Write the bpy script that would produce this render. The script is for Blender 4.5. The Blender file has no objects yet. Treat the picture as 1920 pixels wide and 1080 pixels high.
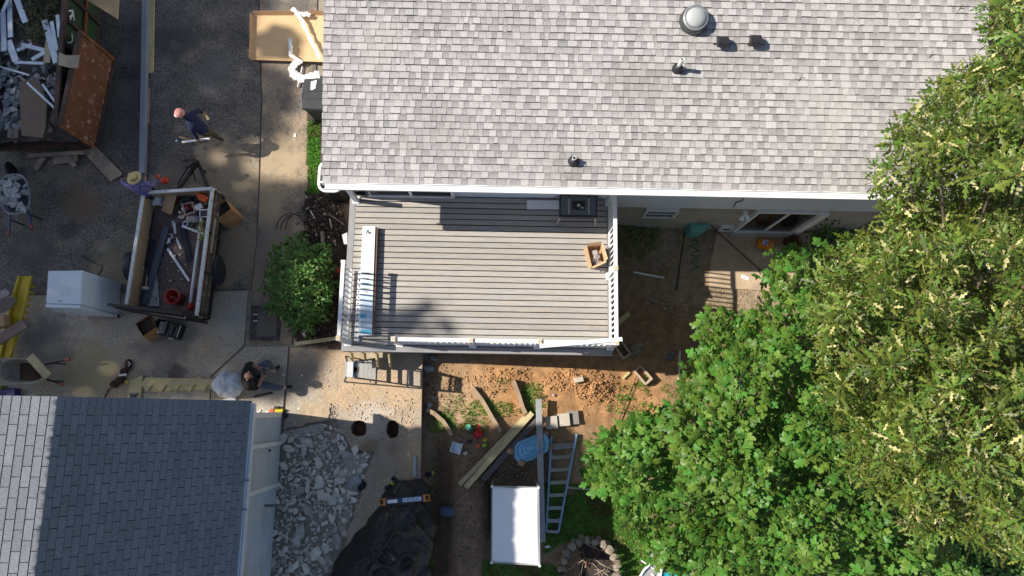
import bpy, bmesh, math, random
import numpy as np
from mathutils import Vector, Matrix, Euler, Quaternion
from mathutils.geometry import tessellate_polygon
random.seed(7)
RNG = np.random.default_rng(7)
SC = bpy.context.scene
COL = SC.collection

# ---------------------------------------------------------------- camera
FPX = 1300.0          # focal length in pixels of a 1920 wide frame
HC = 18.6             # camera height above the lower patio (z = 0)
def _ray(px, py):
    return Vector(((px - 960.0) / FPX, -(py - 540.0) / FPX, -1.0))
_d = _ray(942, 768).normalized()
_p1 = _ray(600, 338); _p1 = _p1 / _p1.dot(_d)
_p2 = _ray(1650, 358); _p2 = _p2 / _p2.dot(_d)
_AX = (_p2 - _p1).normalized(); _AZ = -_d; _AY = _AZ.cross(_AX)
RC = Matrix((_AX, _AY, _AZ))
cam_d = bpy.data.cameras.new('Camera')
cam = bpy.data.objects.new('Camera', cam_d); COL.objects.link(cam)
cam_d.sensor_width = 36.0; cam_d.lens = FPX / 1920.0 * 36.0
cam_d.clip_start = 0.1; cam_d.clip_end = 3000
cam.matrix_world = Matrix.Translation((0, 0, HC)) @ RC.to_4x4()
SC.camera = cam

# ---------------------------------------------------------------- sky, sun, exposure
SUN_COT, SUN_DROP = 1.06, 0.115      # metres a shadow travels (east, south) per metre of height
_sv = Vector((-SUN_COT, SUN_DROP, 1.0)).normalized()      # towards the sun
SUN_EL = math.asin(_sv.z)
world = bpy.data.worlds.new('World'); SC.world = world; world.use_nodes = True
wn = world.node_tree.nodes; wl = world.node_tree.links
sky = wn.new('ShaderNodeTexSky'); sky.sky_type = 'NISHITA'; sky.sun_disc = False
sky.sun_elevation = SUN_EL
sky.sun_rotation = math.atan2(_sv.x, _sv.y)
wn['Background'].inputs[1].default_value = 0.08
sky.dust_density = 1.0; sky.ozone_density = 1.0; sky.air_density = 1.0
wl.new(sky.outputs[0], wn['Background'].inputs[0])
sun_d = bpy.data.lights.new('Sun', 'SUN'); sun_d.energy = 5.0; sun_d.angle = math.radians(0.53)
sun_d.color = (1.0, 0.93, 0.82)
sun = bpy.data.objects.new('Sun', sun_d); COL.objects.link(sun)
sun.rotation_euler = _sv.to_track_quat('Z', 'Y').to_euler(); sun.location = _sv * 60
SC.view_settings.view_transform = 'Standard'; SC.view_settings.look = 'None'
SC.view_settings.exposure = 0.52; SC.view_settings.gamma = 1.0
SC.render.engine = 'CYCLES'
SC.cycles.use_denoising = True
SC.cycles.max_bounces = 6; SC.cycles.transparent_max_bounces = 6

# ---------------------------------------------------------------- pixel -> place
def W(px, py, z=0.0):
    w = RC @ _ray(px, py)
    t = (z - HC) / w.z
    return Vector((w.x * t, w.y * t, z))
def ss(a, b, x):
    t = min(1.0, max(0.0, (x - a) / (b - a))); return t * t * (3 - 2 * t)
ZD = 1.70                      # level of the driveway and the concrete slabs
ZK = 2.72                      # level of the deck boards
XE = W(790, 800, ZD).x         # right edge of the slab
def gz(x, y):                  # lower yard, falling from the slab towards the patio
    return 1.36 - 0.96 * ss(-1.5, 5.0, x) - 0.40 * ss(0.8, 3.2, y) * ss(1.2, 4.0, x)
def G(px, py, up=0.0):         # pixel on the lower yard
    z = 0.8
    for _ in range(8):
        p = W(px, py, z + up); z = gz(p.x, p.y)
    return Vector((p.x, p.y, z + up))
def D(px, py, up=0.0):         # pixel on the driveway level
    return W(px, py, ZD + up)

# ---------------------------------------------------------------- materials
MATS = {}
def _n(nt, t, **kw):
    n = nt.nodes.new(t)
    for k, v in kw.items(): setattr(n, k, v)
    return n
def M(name, col, rough=0.75, var=0.12, scale=6.0, bump=0.0, bscale=40.0, metal=0.0, spec=0.4, col2=None, s2=2.0, t2=(0.5, 0.62),
      tone=0.0, orand=0.0, speck=0.0, sscale=120.0, stretch=None, trans=0.0, coat=0.0, back=None, detail=5.0, coord='pos', hue=0.0):
    if name in MATS: return MATS[name]
    m = bpy.data.materials.new(name); m.use_nodes = True; MATS[name] = m
    nt = m.node_tree; b = nt.nodes['Principled BSDF']; L = nt.links.new
    b.inputs['Roughness'].default_value = rough; b.inputs['Metallic'].default_value = metal
    b.inputs['Specular IOR Level'].default_value = spec
    if coat: b.inputs['Coat Weight'].default_value = coat
    if coord == 'pos': src = _n(nt, 'ShaderNodeNewGeometry').outputs['Position']
    else: src = _n(nt, 'ShaderNodeTexCoord').outputs['Object']
    if stretch:
        mp = _n(nt, 'ShaderNodeMapping'); mp.inputs['Scale'].default_value = stretch; L(src, mp.inputs[0]); src = mp.outputs[0]
    def noise(sc, det=detail):
        n = _n(nt, 'ShaderNodeTexNoise'); n.inputs['Scale'].default_value = sc; n.inputs['Detail'].default_value = det
        n.inputs['Roughness'].default_value = 0.6; L(src, n.inputs['Vector']); return n.outputs[0]
    def mix(fac, a, c, bt='MIX'):
        x = _n(nt, 'ShaderNodeMix', data_type='RGBA', blend_type=bt)
        for s, v in ((x.inputs[0], fac), (x.inputs[6], a), (x.inputs[7], c)):
            if isinstance(v, (int, float)): s.default_value = v
            elif isinstance(v, tuple): s.default_value = (*v[:3], 1)
            else: L(v, s)
        return x.outputs[2]
    def ramp(fac, a, c):
        r = _n(nt, 'ShaderNodeMapRange'); r.inputs[1].default_value = a; r.inputs[2].default_value = c
        L(fac, r.inputs[0]); return r.outputs[0]
    def math_(op, a, c):
        x = _n(nt, 'ShaderNodeMath', operation=op)
        for s, v in ((x.inputs[0], a), (x.inputs[1], c)):
            if isinstance(v, (int, float)): s.default_value = v
            else: L(v, s)
        return x.outputs[0]
    out = tuple(col)
    if col2 is not None:
        out = mix(ramp(noise(s2), *t2), out, tuple(col2))
    f = 1.0
    if var:
        f = math_('MULTIPLY_ADD', ramp(noise(scale), 0.25, 0.75), 2 * var); f.node.inputs[2].default_value = 1 - var
    if speck:
        g = math_('MULTIPLY_ADD', ramp(noise(sscale, 2.0), 0.3, 0.7), 2 * speck); g.node.inputs[2].default_value = 1 - speck
        f = g if isinstance(f, float) else math_('MULTIPLY', f, g)
    if tone:
        a = _n(nt, 'ShaderNodeAttribute', attribute_name='tone')
        g = math_('MULTIPLY_ADD', a.outputs['Fac'], 2 * tone); g.node.inputs[2].default_value = 1 - tone
        f = g if isinstance(f, float) else math_('MULTIPLY', f, g)
    if orand:
        a = _n(nt, 'ShaderNodeObjectInfo')
        g = math_('MULTIPLY_ADD', a.outputs['Random'], 2 * orand); g.node.inputs[2].default_value = 1 - orand
        f = g if isinstance(f, float) else math_('MULTIPLY', f, g)
    if not isinstance(f, float):
        hs = _n(nt, 'ShaderNodeHueSaturation'); L(f, hs.inputs['Value'])
        if isinstance(out, tuple): hs.inputs['Color'].default_value = (*out, 1)
        else: L(out, hs.inputs['Color'])
        if hue:
            a = _n(nt, 'ShaderNodeAttribute', attribute_name='tone2')
            g = math_('MULTIPLY_ADD', a.outputs['Fac'], 2 * hue); g.node.inputs[2].default_value = 0.5 - hue
            L(g, hs.inputs['Hue'])
        out = hs.outputs[0]
    if back is not None:
        g = _n(nt, 'ShaderNodeNewGeometry'); out = mix(g.outputs['Backfacing'], out, tuple(back))
    if isinstance(out, tuple): b.inputs['Base Color'].default_value = (*out, 1)
    else: L(out, b.inputs['Base Color'])
    if bump:
        bp = _n(nt, 'ShaderNodeBump'); bp.inputs['Strength'].default_value = 1.0; bp.inputs['Distance'].default_value = bump
        L(noise(bscale), bp.inputs['Height']); L(bp.outputs[0], b.inputs['Normal'])
    if trans:
        t = _n(nt, 'ShaderNodeBsdfTranslucent'); ms = _n(nt, 'ShaderNodeMixShader'); ms.inputs[0].default_value = trans
        if isinstance(out, tuple): t.inputs[0].default_value = (*out, 1)
        else: L(out, t.inputs[0])
        L(b.outputs[0], ms.inputs[1]); L(t.outputs[0], ms.inputs[2])
        L(ms.outputs[0], nt.nodes['Material Output'].inputs[0])
    m['_out'] = 0
    del m['_out']
    return m

def stain(m, c, r, col, amt=.8, ns=3.0, th=(.35,.6)):      # a spilled or weathered patch with a ragged outline, round a place
    nt = m.node_tree; L = nt.links.new; bi = nt.nodes['Principled BSDF'].inputs['Base Color']; src = bi.links[0].from_socket
    g = _n(nt, 'ShaderNodeNewGeometry'); d = _n(nt, 'ShaderNodeVectorMath', operation='DISTANCE'); L(g.outputs['Position'], d.inputs[0]); d.inputs[1].default_value = tuple(c)
    mr = _n(nt, 'ShaderNodeMapRange'); mr.inputs[1].default_value = r; mr.inputs[2].default_value = 0; L(d.outputs['Value'], mr.inputs[0])
    n = _n(nt, 'ShaderNodeTexNoise'); n.inputs['Scale'].default_value = ns; n.inputs['Detail'].default_value = 8; n.inputs['Roughness'].default_value = .7; L(g.outputs['Position'], n.inputs['Vector'])
    a = _n(nt, 'ShaderNodeMath', operation='MULTIPLY'); L(mr.outputs[0], a.inputs[0]); L(n.outputs[0], a.inputs[1])
    b = _n(nt, 'ShaderNodeMapRange'); b.inputs[1].default_value = th[0]*.6; b.inputs[2].default_value = th[1]*.6; b.inputs[4].default_value = amt; L(a.outputs[0], b.inputs[0])
    x = _n(nt, 'ShaderNodeMix', data_type='RGBA'); L(b.outputs[0], x.inputs[0]); L(src, x.inputs[6]); x.inputs[7].default_value = (*col, 1); L(x.outputs[2], bi)

# ---------------------------------------------------------------- mesh building
ORG = {}
class MB:
    def __init__(s): s.v = []; s.f = []; s.m = []; s.t = []; s.cm = 0; s.ct = 0.5
    def add(s, vs, fs):
        o = len(s.v); s.v.extend(Vector(v) for v in vs)
        for f in fs: s.f.append([i + o for i in f]); s.m.append(s.cm); s.t.append(s.ct)
        return s
    def box(s, x0, x1, y0, y1, z0, z1):
        return s.add([(x0,y0,z0),(x1,y0,z0),(x1,y1,z0),(x0,y1,z0),(x0,y0,z1),(x1,y0,z1),(x1,y1,z1),(x0,y1,z1)],
            [(3,2,1,0),(4,5,6,7),(0,1,5,4),(1,2,6,5),(2,3,7,6),(3,0,4,7)])
    def obox(s, c, sx, sy, sz, rz=0.0, rot=None):
        R = rot if rot is not None else Matrix.Rotation(rz, 3, 'Z'); c = Vector(c); vs = []
        for dz in (-.5, .5):
            for dx, dy in ((-.5,-.5),(.5,-.5),(.5,.5),(-.5,.5)): vs.append(c + R @ Vector((dx*sx, dy*sy, dz*sz)))
        return s.add(vs, [(3,2,1,0),(4,5,6,7),(0,1,5,4),(1,2,6,5),(2,3,7,6),(3,0,4,7)])
    def bar(s, p0, p1, w, h, up=(0,0,1), off=0.0):
        p0 = Vector(p0); p1 = Vector(p1); d = (p1 - p0).normalized(); u = Vector(up)
        sd = d.cross(u)
        if sd.length < 1e-4: sd = d.cross(Vector((0,1,0)))
        sd.normalize(); u = sd.cross(d).normalized(); vs = []
        for p in (p0, p1):
            for a, b in ((-.5,-.5),(.5,-.5),(.5,.5),(-.5,.5)): vs.append(p + sd*(a*w) + u*(b*h + off))
        return s.add(vs, [(0,1,2,3),(7,6,5,4),(0,4,5,1),(1,5,6,2),(2,6,7,3),(3,7,4,0)])
    def prism(s, loops, z0, z1):     # loops: list of xy loops, first outer, others holes; z1 may be a function
        zt = z1 if callable(z1) else (lambda x, y: z1)
        zb = z0 if callable(z0) else (lambda x, y: z0)
        L3 = [[Vector((p[0], p[1], 0)) for p in l] for l in loops]
        flat = [p for l in L3 for p in l]; tri = tessellate_polygon(L3); n = len(flat)
        vs = [(p.x, p.y, zt(p.x, p.y)) for p in flat] + [(p.x, p.y, zb(p.x, p.y)) for p in flat]; fs = []
        for t in tri:
            a, b, c = t
            if (flat[b] - flat[a]).cross(flat[c] - flat[a]).z < 0: a, b, c = a, c, b
            fs.append((a, b, c)); fs.append((c + n, b + n, a + n))
        o = 0
        for k, l in enumerate(L3):
            area = sum(l[i].x*l[(i+1)%len(l)].y - l[(i+1)%len(l)].x*l[i].y for i in range(len(l)))
            for i in range(len(l)):
                a, b = o + i, o + (i + 1) % len(l)
                q = (a + n, b + n, b, a)
                if (area < 0) != (k > 0): q = q[::-1]
                fs.append(q)
            o += len(l)
        return s.add(vs, fs)
    def plate(s, pts, th, n=None):   # planar 3d polygon, thickened against its normal
        pts = [Vector(p) for p in pts]
        if n is None:
            n = Vector((0,0,0))
            for i in range(len(pts)):
                a, b = pts[i], pts[(i+1) % len(pts)]; n += a.cross(b)
            n.normalize()
        k = len(pts); vs = pts + [p - n*th for p in pts]
        fs = [tuple(range(k)), tuple(range(2*k-1, k-1, -1))] + [(i, i+k, (i+1)%k+k, (i+1)%k) for i in range(k)]
        return s.add(vs, fs)
    def tube(s, pts, r, seg=8, caps=True, closed=False, flat=1.0):
        pts = [Vector(p) for p in pts]; n = len(pts); rr = r if isinstance(r, (list, tuple)) else [r]*n
        vs = []; ref = None
        for i, p in enumerate(pts):
            a = pts[i-1] if (i or closed) else p; b = pts[(i+1) % n] if (i < n-1 or closed) else p
            d = (b - a).normalized()
            if ref is None: ref = Vector((0,0,1)) if abs(d.z) < .9 else Vector((1,0,0))
            sd = d.cross(ref); sd = sd.normalized() if sd.length > 1e-5 else Vector((1,0,0)); u = sd.cross(d).normalized(); ref = u
            for k in range(seg):
                t = 2*math.pi*k/seg; vs.append(p + (sd*math.cos(t) + u*math.sin(t)*flat)*rr[i])
        fs = []
        for i in range(n if closed else n-1):
            j = (i+1) % n
            for k in range(seg): fs.append((i*seg+k, i*seg+(k+1)%seg, j*seg+(k+1)%seg, j*seg+k))
        if caps and not closed: fs.append(tuple(range(seg-1,-1,-1))); fs.append(tuple((n-1)*seg+k for k in range(seg)))
        return s.add(vs, fs)
    def lathe(s, prof, c, seg=20, axis=(0,0,1), sx=1.0, sy=1.0):
        q = Vector((0,0,1)).rotation_difference(Vector(axis)); c = Vector(c); vs = []
        for r, z in prof:
            for k in range(seg):
                t = 2*math.pi*k/seg; vs.append(c + q @ Vector((r*math.cos(t)*sx, r*math.sin(t)*sy, z)))
        fs = []; n = len(prof)
        for i in range(n-1):
            for k in range(seg): fs.append((i*seg+k, i*seg+(k+1)%seg, (i+1)*seg+(k+1)%seg, (i+1)*seg+k))
        if prof[0][0] > 1e-4: fs.append(tuple(range(seg-1,-1,-1)))
        if prof[-1][0] > 1e-4: fs.append(tuple((n-1)*seg+k for k in range(seg)))
        return s.add(vs, fs)
    def ball(s, c, rx, ry=None, rz=None, seg=14, rings=8, rot=None):
        ry = rx if ry is None else ry; rz = rx if rz is None else rz; c = Vector(c); R = rot or Matrix.Identity(3); vs = []
        for i in range(rings+1):
            ph = math.pi*i/rings
            for k in range(seg):
                t = 2*math.pi*k/seg
                vs.append(c + R @ Vector((rx*math.sin(ph)*math.cos(t), ry*math.sin(ph)*math.sin(t), -rz*math.cos(ph))))
        fs = [(i*seg+k, i*seg+(k+1)%seg, (i+1)*seg+(k+1)%seg, (i+1)*seg+k) for i in range(rings) for k in range(seg)]
        return s.add(vs, fs)
    def rock(s, c, rx, ry, rz, seed=0, flat=0.0):
        r = random.Random(seed); bm = bmesh.new()
        for _ in range(13):
            v = Vector((r.gauss(0,1), r.gauss(0,1), r.gauss(0,1))).normalized()
            v = Vector((v.x*rx, v.y*ry, v.z*rz)) * r.uniform(.82, 1.1); bm.verts.new(v)
        bmesh.ops.convex_hull(bm, input=bm.verts); bm.verts.index_update()
        used = [v for v in bm.verts if v.link_faces]; idx = {v: i for i, v in enumerate(used)}
        s.add([Vector(c) + v.co for v in used], [[idx[v] for v in f.verts] for f in bm.faces]); bm.free(); return s
    def sheet(s, fn, nu, nv, th=0.0):      # fn(u,v)->Vector
        vs = [fn(i/nu, j/nv) for j in range(nv+1) for i in range(nu+1)]
        fs = [(j*(nu+1)+i, j*(nu+1)+i+1, (j+1)*(nu+1)+i+1, (j+1)*(nu+1)+i) for j in range(nv) for i in range(nu)]
        return s.add(vs, fs)
    def build(s, name, mat, parent=None, label=None, cat=None, group=None, kind=None, smooth=False, bevel=0.0, solid=0.0, sub=0, tone=False):
        vs = s.v
        if parent is not None: o = ORG[parent.name]
        else:
            a = np.array([tuple(v) for v in vs]); o = Vector(((a[:,0].min()+a[:,0].max())/2, (a[:,1].min()+a[:,1].max())/2, a[:,2].min()))
            if kind == 'structure': o = Vector((0,0,0))
        me = bpy.data.meshes.new(name); me.from_pydata([tuple(v - o) for v in vs], [], s.f)
        for mm in (mat if isinstance(mat, (list, tuple)) else [mat]): me.materials.append(mm)
        if any(s.m): me.polygons.foreach_set('material_index', s.m)
        if tone: at = me.attributes.new('tone', 'FLOAT', 'FACE'); at.data.foreach_set('value', s.t)
        if bevel:
            bm = bmesh.new(); bm.from_mesh(me)
            es = [e for e in bm.edges if len(e.link_faces) == 2 and e.calc_face_angle(0) > 0.6]
            bmesh.ops.bevel(bm, geom=es, offset=bevel, segments=1, affect='EDGES', profile=0.7); bm.to_mesh(me); bm.free()
        if smooth: me.polygons.foreach_set('use_smooth', [True]*len(me.polygons))
        ob = bpy.data.objects.new(name, me); COL.objects.link(ob)
        if parent is not None: ob.parent = parent
        else: ob.location = o
        ORG[ob.name] = o
        if solid: md = ob.modifiers.new('Solidify', 'SOLIDIFY'); md.thickness = solid; md.offset = -1
        if sub: md = ob.modifiers.new('Subdivision', 'SUBSURF'); md.levels = sub; md.render_levels = sub
        tag(ob, label, cat, group, kind); return ob
def tag(o, label=None, cat=None, group=None, kind=None):
    if label: o['label'] = label
    if cat: o['category'] = cat
    if group: o['group'] = group
    if kind: o['kind'] = kind
    return o
def thing(name, label, cat, loc, group=None, kind=None):
    o = bpy.data.objects.new(name, None); COL.objects.link(o); o.location = loc; o.empty_display_size = 0.1
    ORG[o.name] = Vector(loc); return tag(o, label, cat, group, kind)
def inst(name, me, parent, loc, rot=None, scale=(1,1,1)):       # a piece that shares its mesh with alike pieces
    ob = bpy.data.objects.new(name, me); COL.objects.link(ob)
    R = (rot or Matrix.Identity(3)).to_4x4()
    o = Vector((0,0,0))
    if parent is not None: ob.parent = parent; o = ORG[parent.name]
    ob.matrix_local = Matrix.Translation(Vector(loc) - o) @ R @ Matrix.Diagonal((*scale, 1))
    ORG[ob.name] = o
    return ob
def mesh_of(mb, name, mat, smooth=False, tone=False):
    me = bpy.data.meshes.new(name); me.from_pydata([tuple(v) for v in mb.v], [], mb.f)
    for mm in (mat if isinstance(mat, (list, tuple)) else [mat]): me.materials.append(mm)
    if any(mb.m): me.polygons.foreach_set('material_index', mb.m)
    if tone: at = me.attributes.new('tone', 'FLOAT', 'FACE'); at.data.foreach_set('value', mb.t)
    if smooth: me.polygons.foreach_set('use_smooth', [True]*len(me.polygons))
    return me
def npmesh(name, V, F, mat, tone=None, tone2=None, smooth=False):  # V (n,3); F (k,3|4) arrays
    me = bpy.data.meshes.new(name); k, c = F.shape
    me.vertices.add(len(V)); me.vertices.foreach_set('co', np.ascontiguousarray(V, np.float32).ravel())
    me.loops.add(k*c); me.loops.foreach_set('vertex_index', np.ascontiguousarray(F, np.int32).ravel())
    me.polygons.add(k); me.polygons.foreach_set('loop_start', np.arange(0, k*c, c, dtype=np.int32))
    me.polygons.foreach_set('loop_total', np.full(k, c, np.int32))
    me.update(calc_edges=True); me.materials.append(mat)
    if tone is not None: a = me.attributes.new('tone', 'FLOAT', 'FACE'); a.data.foreach_set('value', np.ascontiguousarray(tone, np.float32))
    if tone2 is not None: a = me.attributes.new('tone2', 'FLOAT', 'FACE'); a.data.foreach_set('value', np.ascontiguousarray(tone2, np.float32))
    if smooth: me.polygons.foreach_set('use_smooth', np.ones(k, bool))
    return me
def npobj(name, me, parent=None, label=None, cat=None, group=None, kind=None):
    ob = bpy.data.objects.new(name, me); COL.objects.link(ob)
    if parent is not None: ob.parent = parent; ob.location = -ORG[parent.name]
    ORG[ob.name] = Vector((0,0,0)); return tag(ob, label, cat, group, kind)
def in_poly(P, poly):      # numpy points (n,2) in polygon
    x, y = P[:,0], P[:,1]; c = np.zeros(len(P), bool); n = len(poly)
    for i in range(n):
        x0, y0 = poly[i][0], poly[i][1]; x1, y1 = poly[(i+1) % n][0], poly[(i+1) % n][1]
        k = ((y0 > y) != (y1 > y)) & (x < (x1-x0)*(y-y0)/((y1-y0) if y1 != y0 else 1e-9) + x0); c ^= k
    return c
def jag(pts, amp=0.03, step=0.15, seed=1, close=True):       # roughen a broken outline (xy points)
    r = random.Random(seed); out = []
    n = len(pts)
    for i in range(n if close else n-1):
        a = Vector(pts[i][:2]); b = Vector(pts[(i+1) % n][:2]); k = max(1, int((b-a).length/step))
        for j in range(k):
            p = a.lerp(b, j/k)
            if j: p += Vector((r.uniform(-amp, amp), r.uniform(-amp, amp)))
            out.append((p.x, p.y))
    if not close: out.append(tuple(pts[-1][:2]))
    return out
def nz2(x, y, s=1.0, seed=0):                 # cheap smooth value noise, numpy
    x = np.asarray(x, float)*s + seed*17.3; y = np.asarray(y, float)*s + seed*9.1
    xi = np.floor(x); yi = np.floor(y); fx = x-xi; fy = y-yi; fx = fx*fx*(3-2*fx); fy = fy*fy*(3-2*fy)
    def h(a, b):
        q = np.sin(a*127.1 + b*311.7)*43758.5453; return q - np.floor(q)
    return (h(xi,yi)*(1-fx)+h(xi+1,yi)*fx)*(1-fy) + (h(xi,yi+1)*(1-fx)+h(xi+1,yi+1)*fx)*fy
# ================================================================ ground
def rotmats(n, rng, tilt=math.pi):
    a = rng.uniform(0, 2*math.pi, n); b = rng.uniform(-tilt, tilt, n); c = rng.uniform(0, 2*math.pi, n)
    def Rz(t): z = np.zeros((n,3,3)); z[:,0,0]=np.cos(t); z[:,0,1]=-np.sin(t); z[:,1,0]=np.sin(t); z[:,1,1]=np.cos(t); z[:,2,2]=1; return z
    def Rx(t): z = np.zeros((n,3,3)); z[:,1,1]=np.cos(t); z[:,1,2]=-np.sin(t); z[:,2,1]=np.sin(t); z[:,2,2]=np.cos(t); z[:,0,0]=1; return z
    return Rz(a) @ Rx(b) @ Rz(c)
def scatter(TV, TF, P, S, R):          # copies of one little template, as arrays
    n = len(P); S = np.asarray(S, float); S = S[:,None] if S.ndim == 1 else S
    V = np.einsum('nij,nkj->nki', R, TV[None]*S[:,None,:]) + P[:,None,:]
    F = TF[None] + (np.arange(n)*len(TV))[:,None,None]
    return V.reshape(-1,3), F.reshape(-1, TF.shape[1])
def rock_template(seed):
    m = MB().rock((0,0,0), 1, 1, .7, seed); V = np.array([tuple(v) for v in m.v]); return V, np.array(m.f)
def pts_in(px_poly, n, rng, fn):       # n points spread over a pixel outline, put on the ground by fn
    w = [fn(*p) for p in px_poly]; a = np.array([(p.x, p.y) for p in w]); lo, hi = a.min(0), a.max(0); out = np.zeros((0,2))
    while len(out) < n:
        q = rng.uniform(lo, hi, (n*2, 2)); out = np.vstack([out, q[in_poly(q, a)]])
    return out[:n]
gz_v = np.vectorize(gz)

xs = np.concatenate([[-900,-300,-120,-60,-35,-24,-19], np.arange(-16, 12.01, .065), [13,14.5,17,22,32,60,120,300,900]])
ys = np.concatenate([[-900,-300,-120,-60,-30,-16,-11,-8.5], np.arange(-6.6, 9.01, .065), [10,11.5,14,19,28,55,120,300,900]])
XX, YY = np.meshgrid(xs, ys); PXY = np.stack([XX.ravel(), YY.ravel()], 1)
ZZ = gz_v(XX, YY)
left = XX < XE - 0.12
def pxpoly(pts, fn): return [(fn(*p).x, fn(*p).y) for p in pts]
BED = pxpoly([(577,180),(600,180),(600,330),(660,355),(660,660),(556,645),(548,625),(540,480),(574,430)], D)
RUB = pxpoly([(528,804),(560,798),(617,788),(634,792),(648,817),(662,842),(703,846),(694,866),(676,927),(652,992),(622,1120),(480,1120)], D)
inbed = in_poly(PXY, BED).reshape(XX.shape); inrub = in_poly(PXY, RUB).reshape(XX.shape)
ZZ = np.where(left, 1.665, ZZ)
ZZ = np.where(left & inrub, 1.60 + .07*nz2(XX, YY, 5, 3), ZZ)
ZZ = np.where(inbed, 1.70 + .05*nz2(XX, YY, 4, 5) + .03*nz2(XX, YY, 14, 6), ZZ)
yard = ~left
relief = .05*(nz2(XX,YY,1.3,1)-.5) + .035*(nz2(XX,YY,5,2)-.5) + .02*(nz2(XX,YY,13,3)-.5)
def blob(cx, cy, rx, ry, fn):       # soft patch given in pixels
    c = fn(cx, cy); e = fn(cx+rx, cy); g = fn(cx, cy+ry)
    return np.exp(-(((XX-c.x)/(e.x-c.x))**2 + ((YY-c.y)/(g.y-c.y))**2))
heap = blob(1085,715,60,22,G) + .8*blob(1120,735,30,20,G) + .7*blob(960,705,25,12,G)
relief += heap*(.10*nz2(XX,YY,6,7) + .10*nz2(XX,YY,15,8) + .03)
trench = np.clip(blob(829,880,20,75,G) + blob(829,980,22,90,G) + blob(826,1070,22,60,G), 0, 1)
path = np.clip(blob(880,900,32,60,G) + blob(878,1000,32,90,G), 0, 1)
relief = relief*(1-.6*path) - .20*trench
ZZ = np.where(yard, ZZ + relief, ZZ)
for hx, hy, rx, ry in ((673,804,14.5,14), (736,805,12,15.5)):
    c = D(hx, hy); ax = D(hx+rx, hy).x - c.x; ay = D(hx, hy-ry).y - c.y
    ZZ = np.where(((XX-c.x)/ax)**2 + ((YY-c.y)/ay)**2 < 1.6, 1.36, ZZ)
ny, nx = XX.shape; idx = np.arange(nx*ny).reshape(ny, nx)
GF = np.stack([idx[:-1,:-1], idx[:-1,1:], idx[1:,1:], idx[1:,:-1]], -1).reshape(-1,4)
GV = np.stack([XX, YY, ZZ], -1).reshape(-1,3)
# soil colours: differences of the earth (clay, brown path, gravel, mulch), plus painted shade under the oak
clay = np.array([.50,.278,.13]); brown = np.array([.20,.135,.085]); gravel = np.array([.40,.31,.215]); mulch = np.array([.075,.055,.042]); dust = np.array([.30,.26,.2]); tan = np.array([.44,.32,.2])
def lay(C, w, c): return C*(1-w[...,None]) + w[...,None]*c
CC = np.ones(XX.shape+(3,))*(.75*brown + .25*tan)
n1 = nz2(XX,YY,1.7,11); n2 = nz2(XX,YY,6,12)
CC = lay(CC, np.clip(blob(1020,720,190,60,G)+blob(1150,760,120,70,G)+blob(930,740,60,40,G), 0, 1)*np.clip(.55+.9*n1,0,1), clay)
CC = lay(CC, np.clip(blob(860,740,55,50,G)+blob(1100,860,25,60,G)+blob(1190,1010,30,40,G),0,1)*.8, tan)
CC = lay(CC, np.clip(blob(1350,560,110,50,G)+blob(1270,470,70,60,G)+blob(1400,590,80,40,G),0,1)*np.clip(.5+.8*n2,0,1), gravel)
CC = lay(CC, np.clip(blob(1230,600,90,60,G),0,1)*.7, np.array([.34,.175,.088]))
CC = lay(CC, np.clip(path*1.2,0,1)*.85, np.array([.27,.19,.125])); CC = lay(CC, trench*.9, np.array([.12,.075,.045]))
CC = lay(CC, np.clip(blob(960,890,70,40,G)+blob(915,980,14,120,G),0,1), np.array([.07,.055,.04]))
CC = lay(CC, np.clip(blob(1760,850,330,330,G)*1.3,0,1), np.array([.07,.055,.04])); CC = np.where(left[...,None], dust, CC); CC = np.where((left & (ZZ < 1.5))[...,None], np.array([.16,.09,.055]), CC); CC = np.where(inbed[...,None], mulch, CC)  # the broad dark blob paints tree shade into the soil colour
CC *= (.75 + .5*nz2(XX,YY,9,21))[...,None]
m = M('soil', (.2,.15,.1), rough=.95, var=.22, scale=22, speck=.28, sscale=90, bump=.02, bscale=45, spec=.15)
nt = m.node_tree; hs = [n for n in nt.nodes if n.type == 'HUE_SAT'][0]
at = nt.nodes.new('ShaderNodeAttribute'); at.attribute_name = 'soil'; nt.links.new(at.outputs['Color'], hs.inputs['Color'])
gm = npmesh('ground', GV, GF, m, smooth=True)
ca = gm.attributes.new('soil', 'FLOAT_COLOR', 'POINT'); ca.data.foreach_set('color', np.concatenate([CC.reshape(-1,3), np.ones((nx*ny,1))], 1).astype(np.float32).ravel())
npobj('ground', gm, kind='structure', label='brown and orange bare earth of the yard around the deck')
def tz(x, y):                               # height of the built terrain
    i = int(np.clip(np.searchsorted(xs, x), 1, nx-1)); j = int(np.clip(np.searchsorted(ys, y), 1, ny-1))
    return float(max(ZZ[j,i], ZZ[j-1,i-1], ZZ[j,i-1], ZZ[j-1,i]))
def T(px, py, up=0.0):                      # pixel on the lower yard, at the terrain's real height
    z = 0.8
    for _ in range(9):
        p = W(px, py, z + up); z = gz(p.x, p.y) if p.x > XE else ZD
    z = tz(p.x, p.y) if p.x > XE else ZD
    p = W(px, py, z + up); return Vector((p.x, p.y, z + up))

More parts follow.
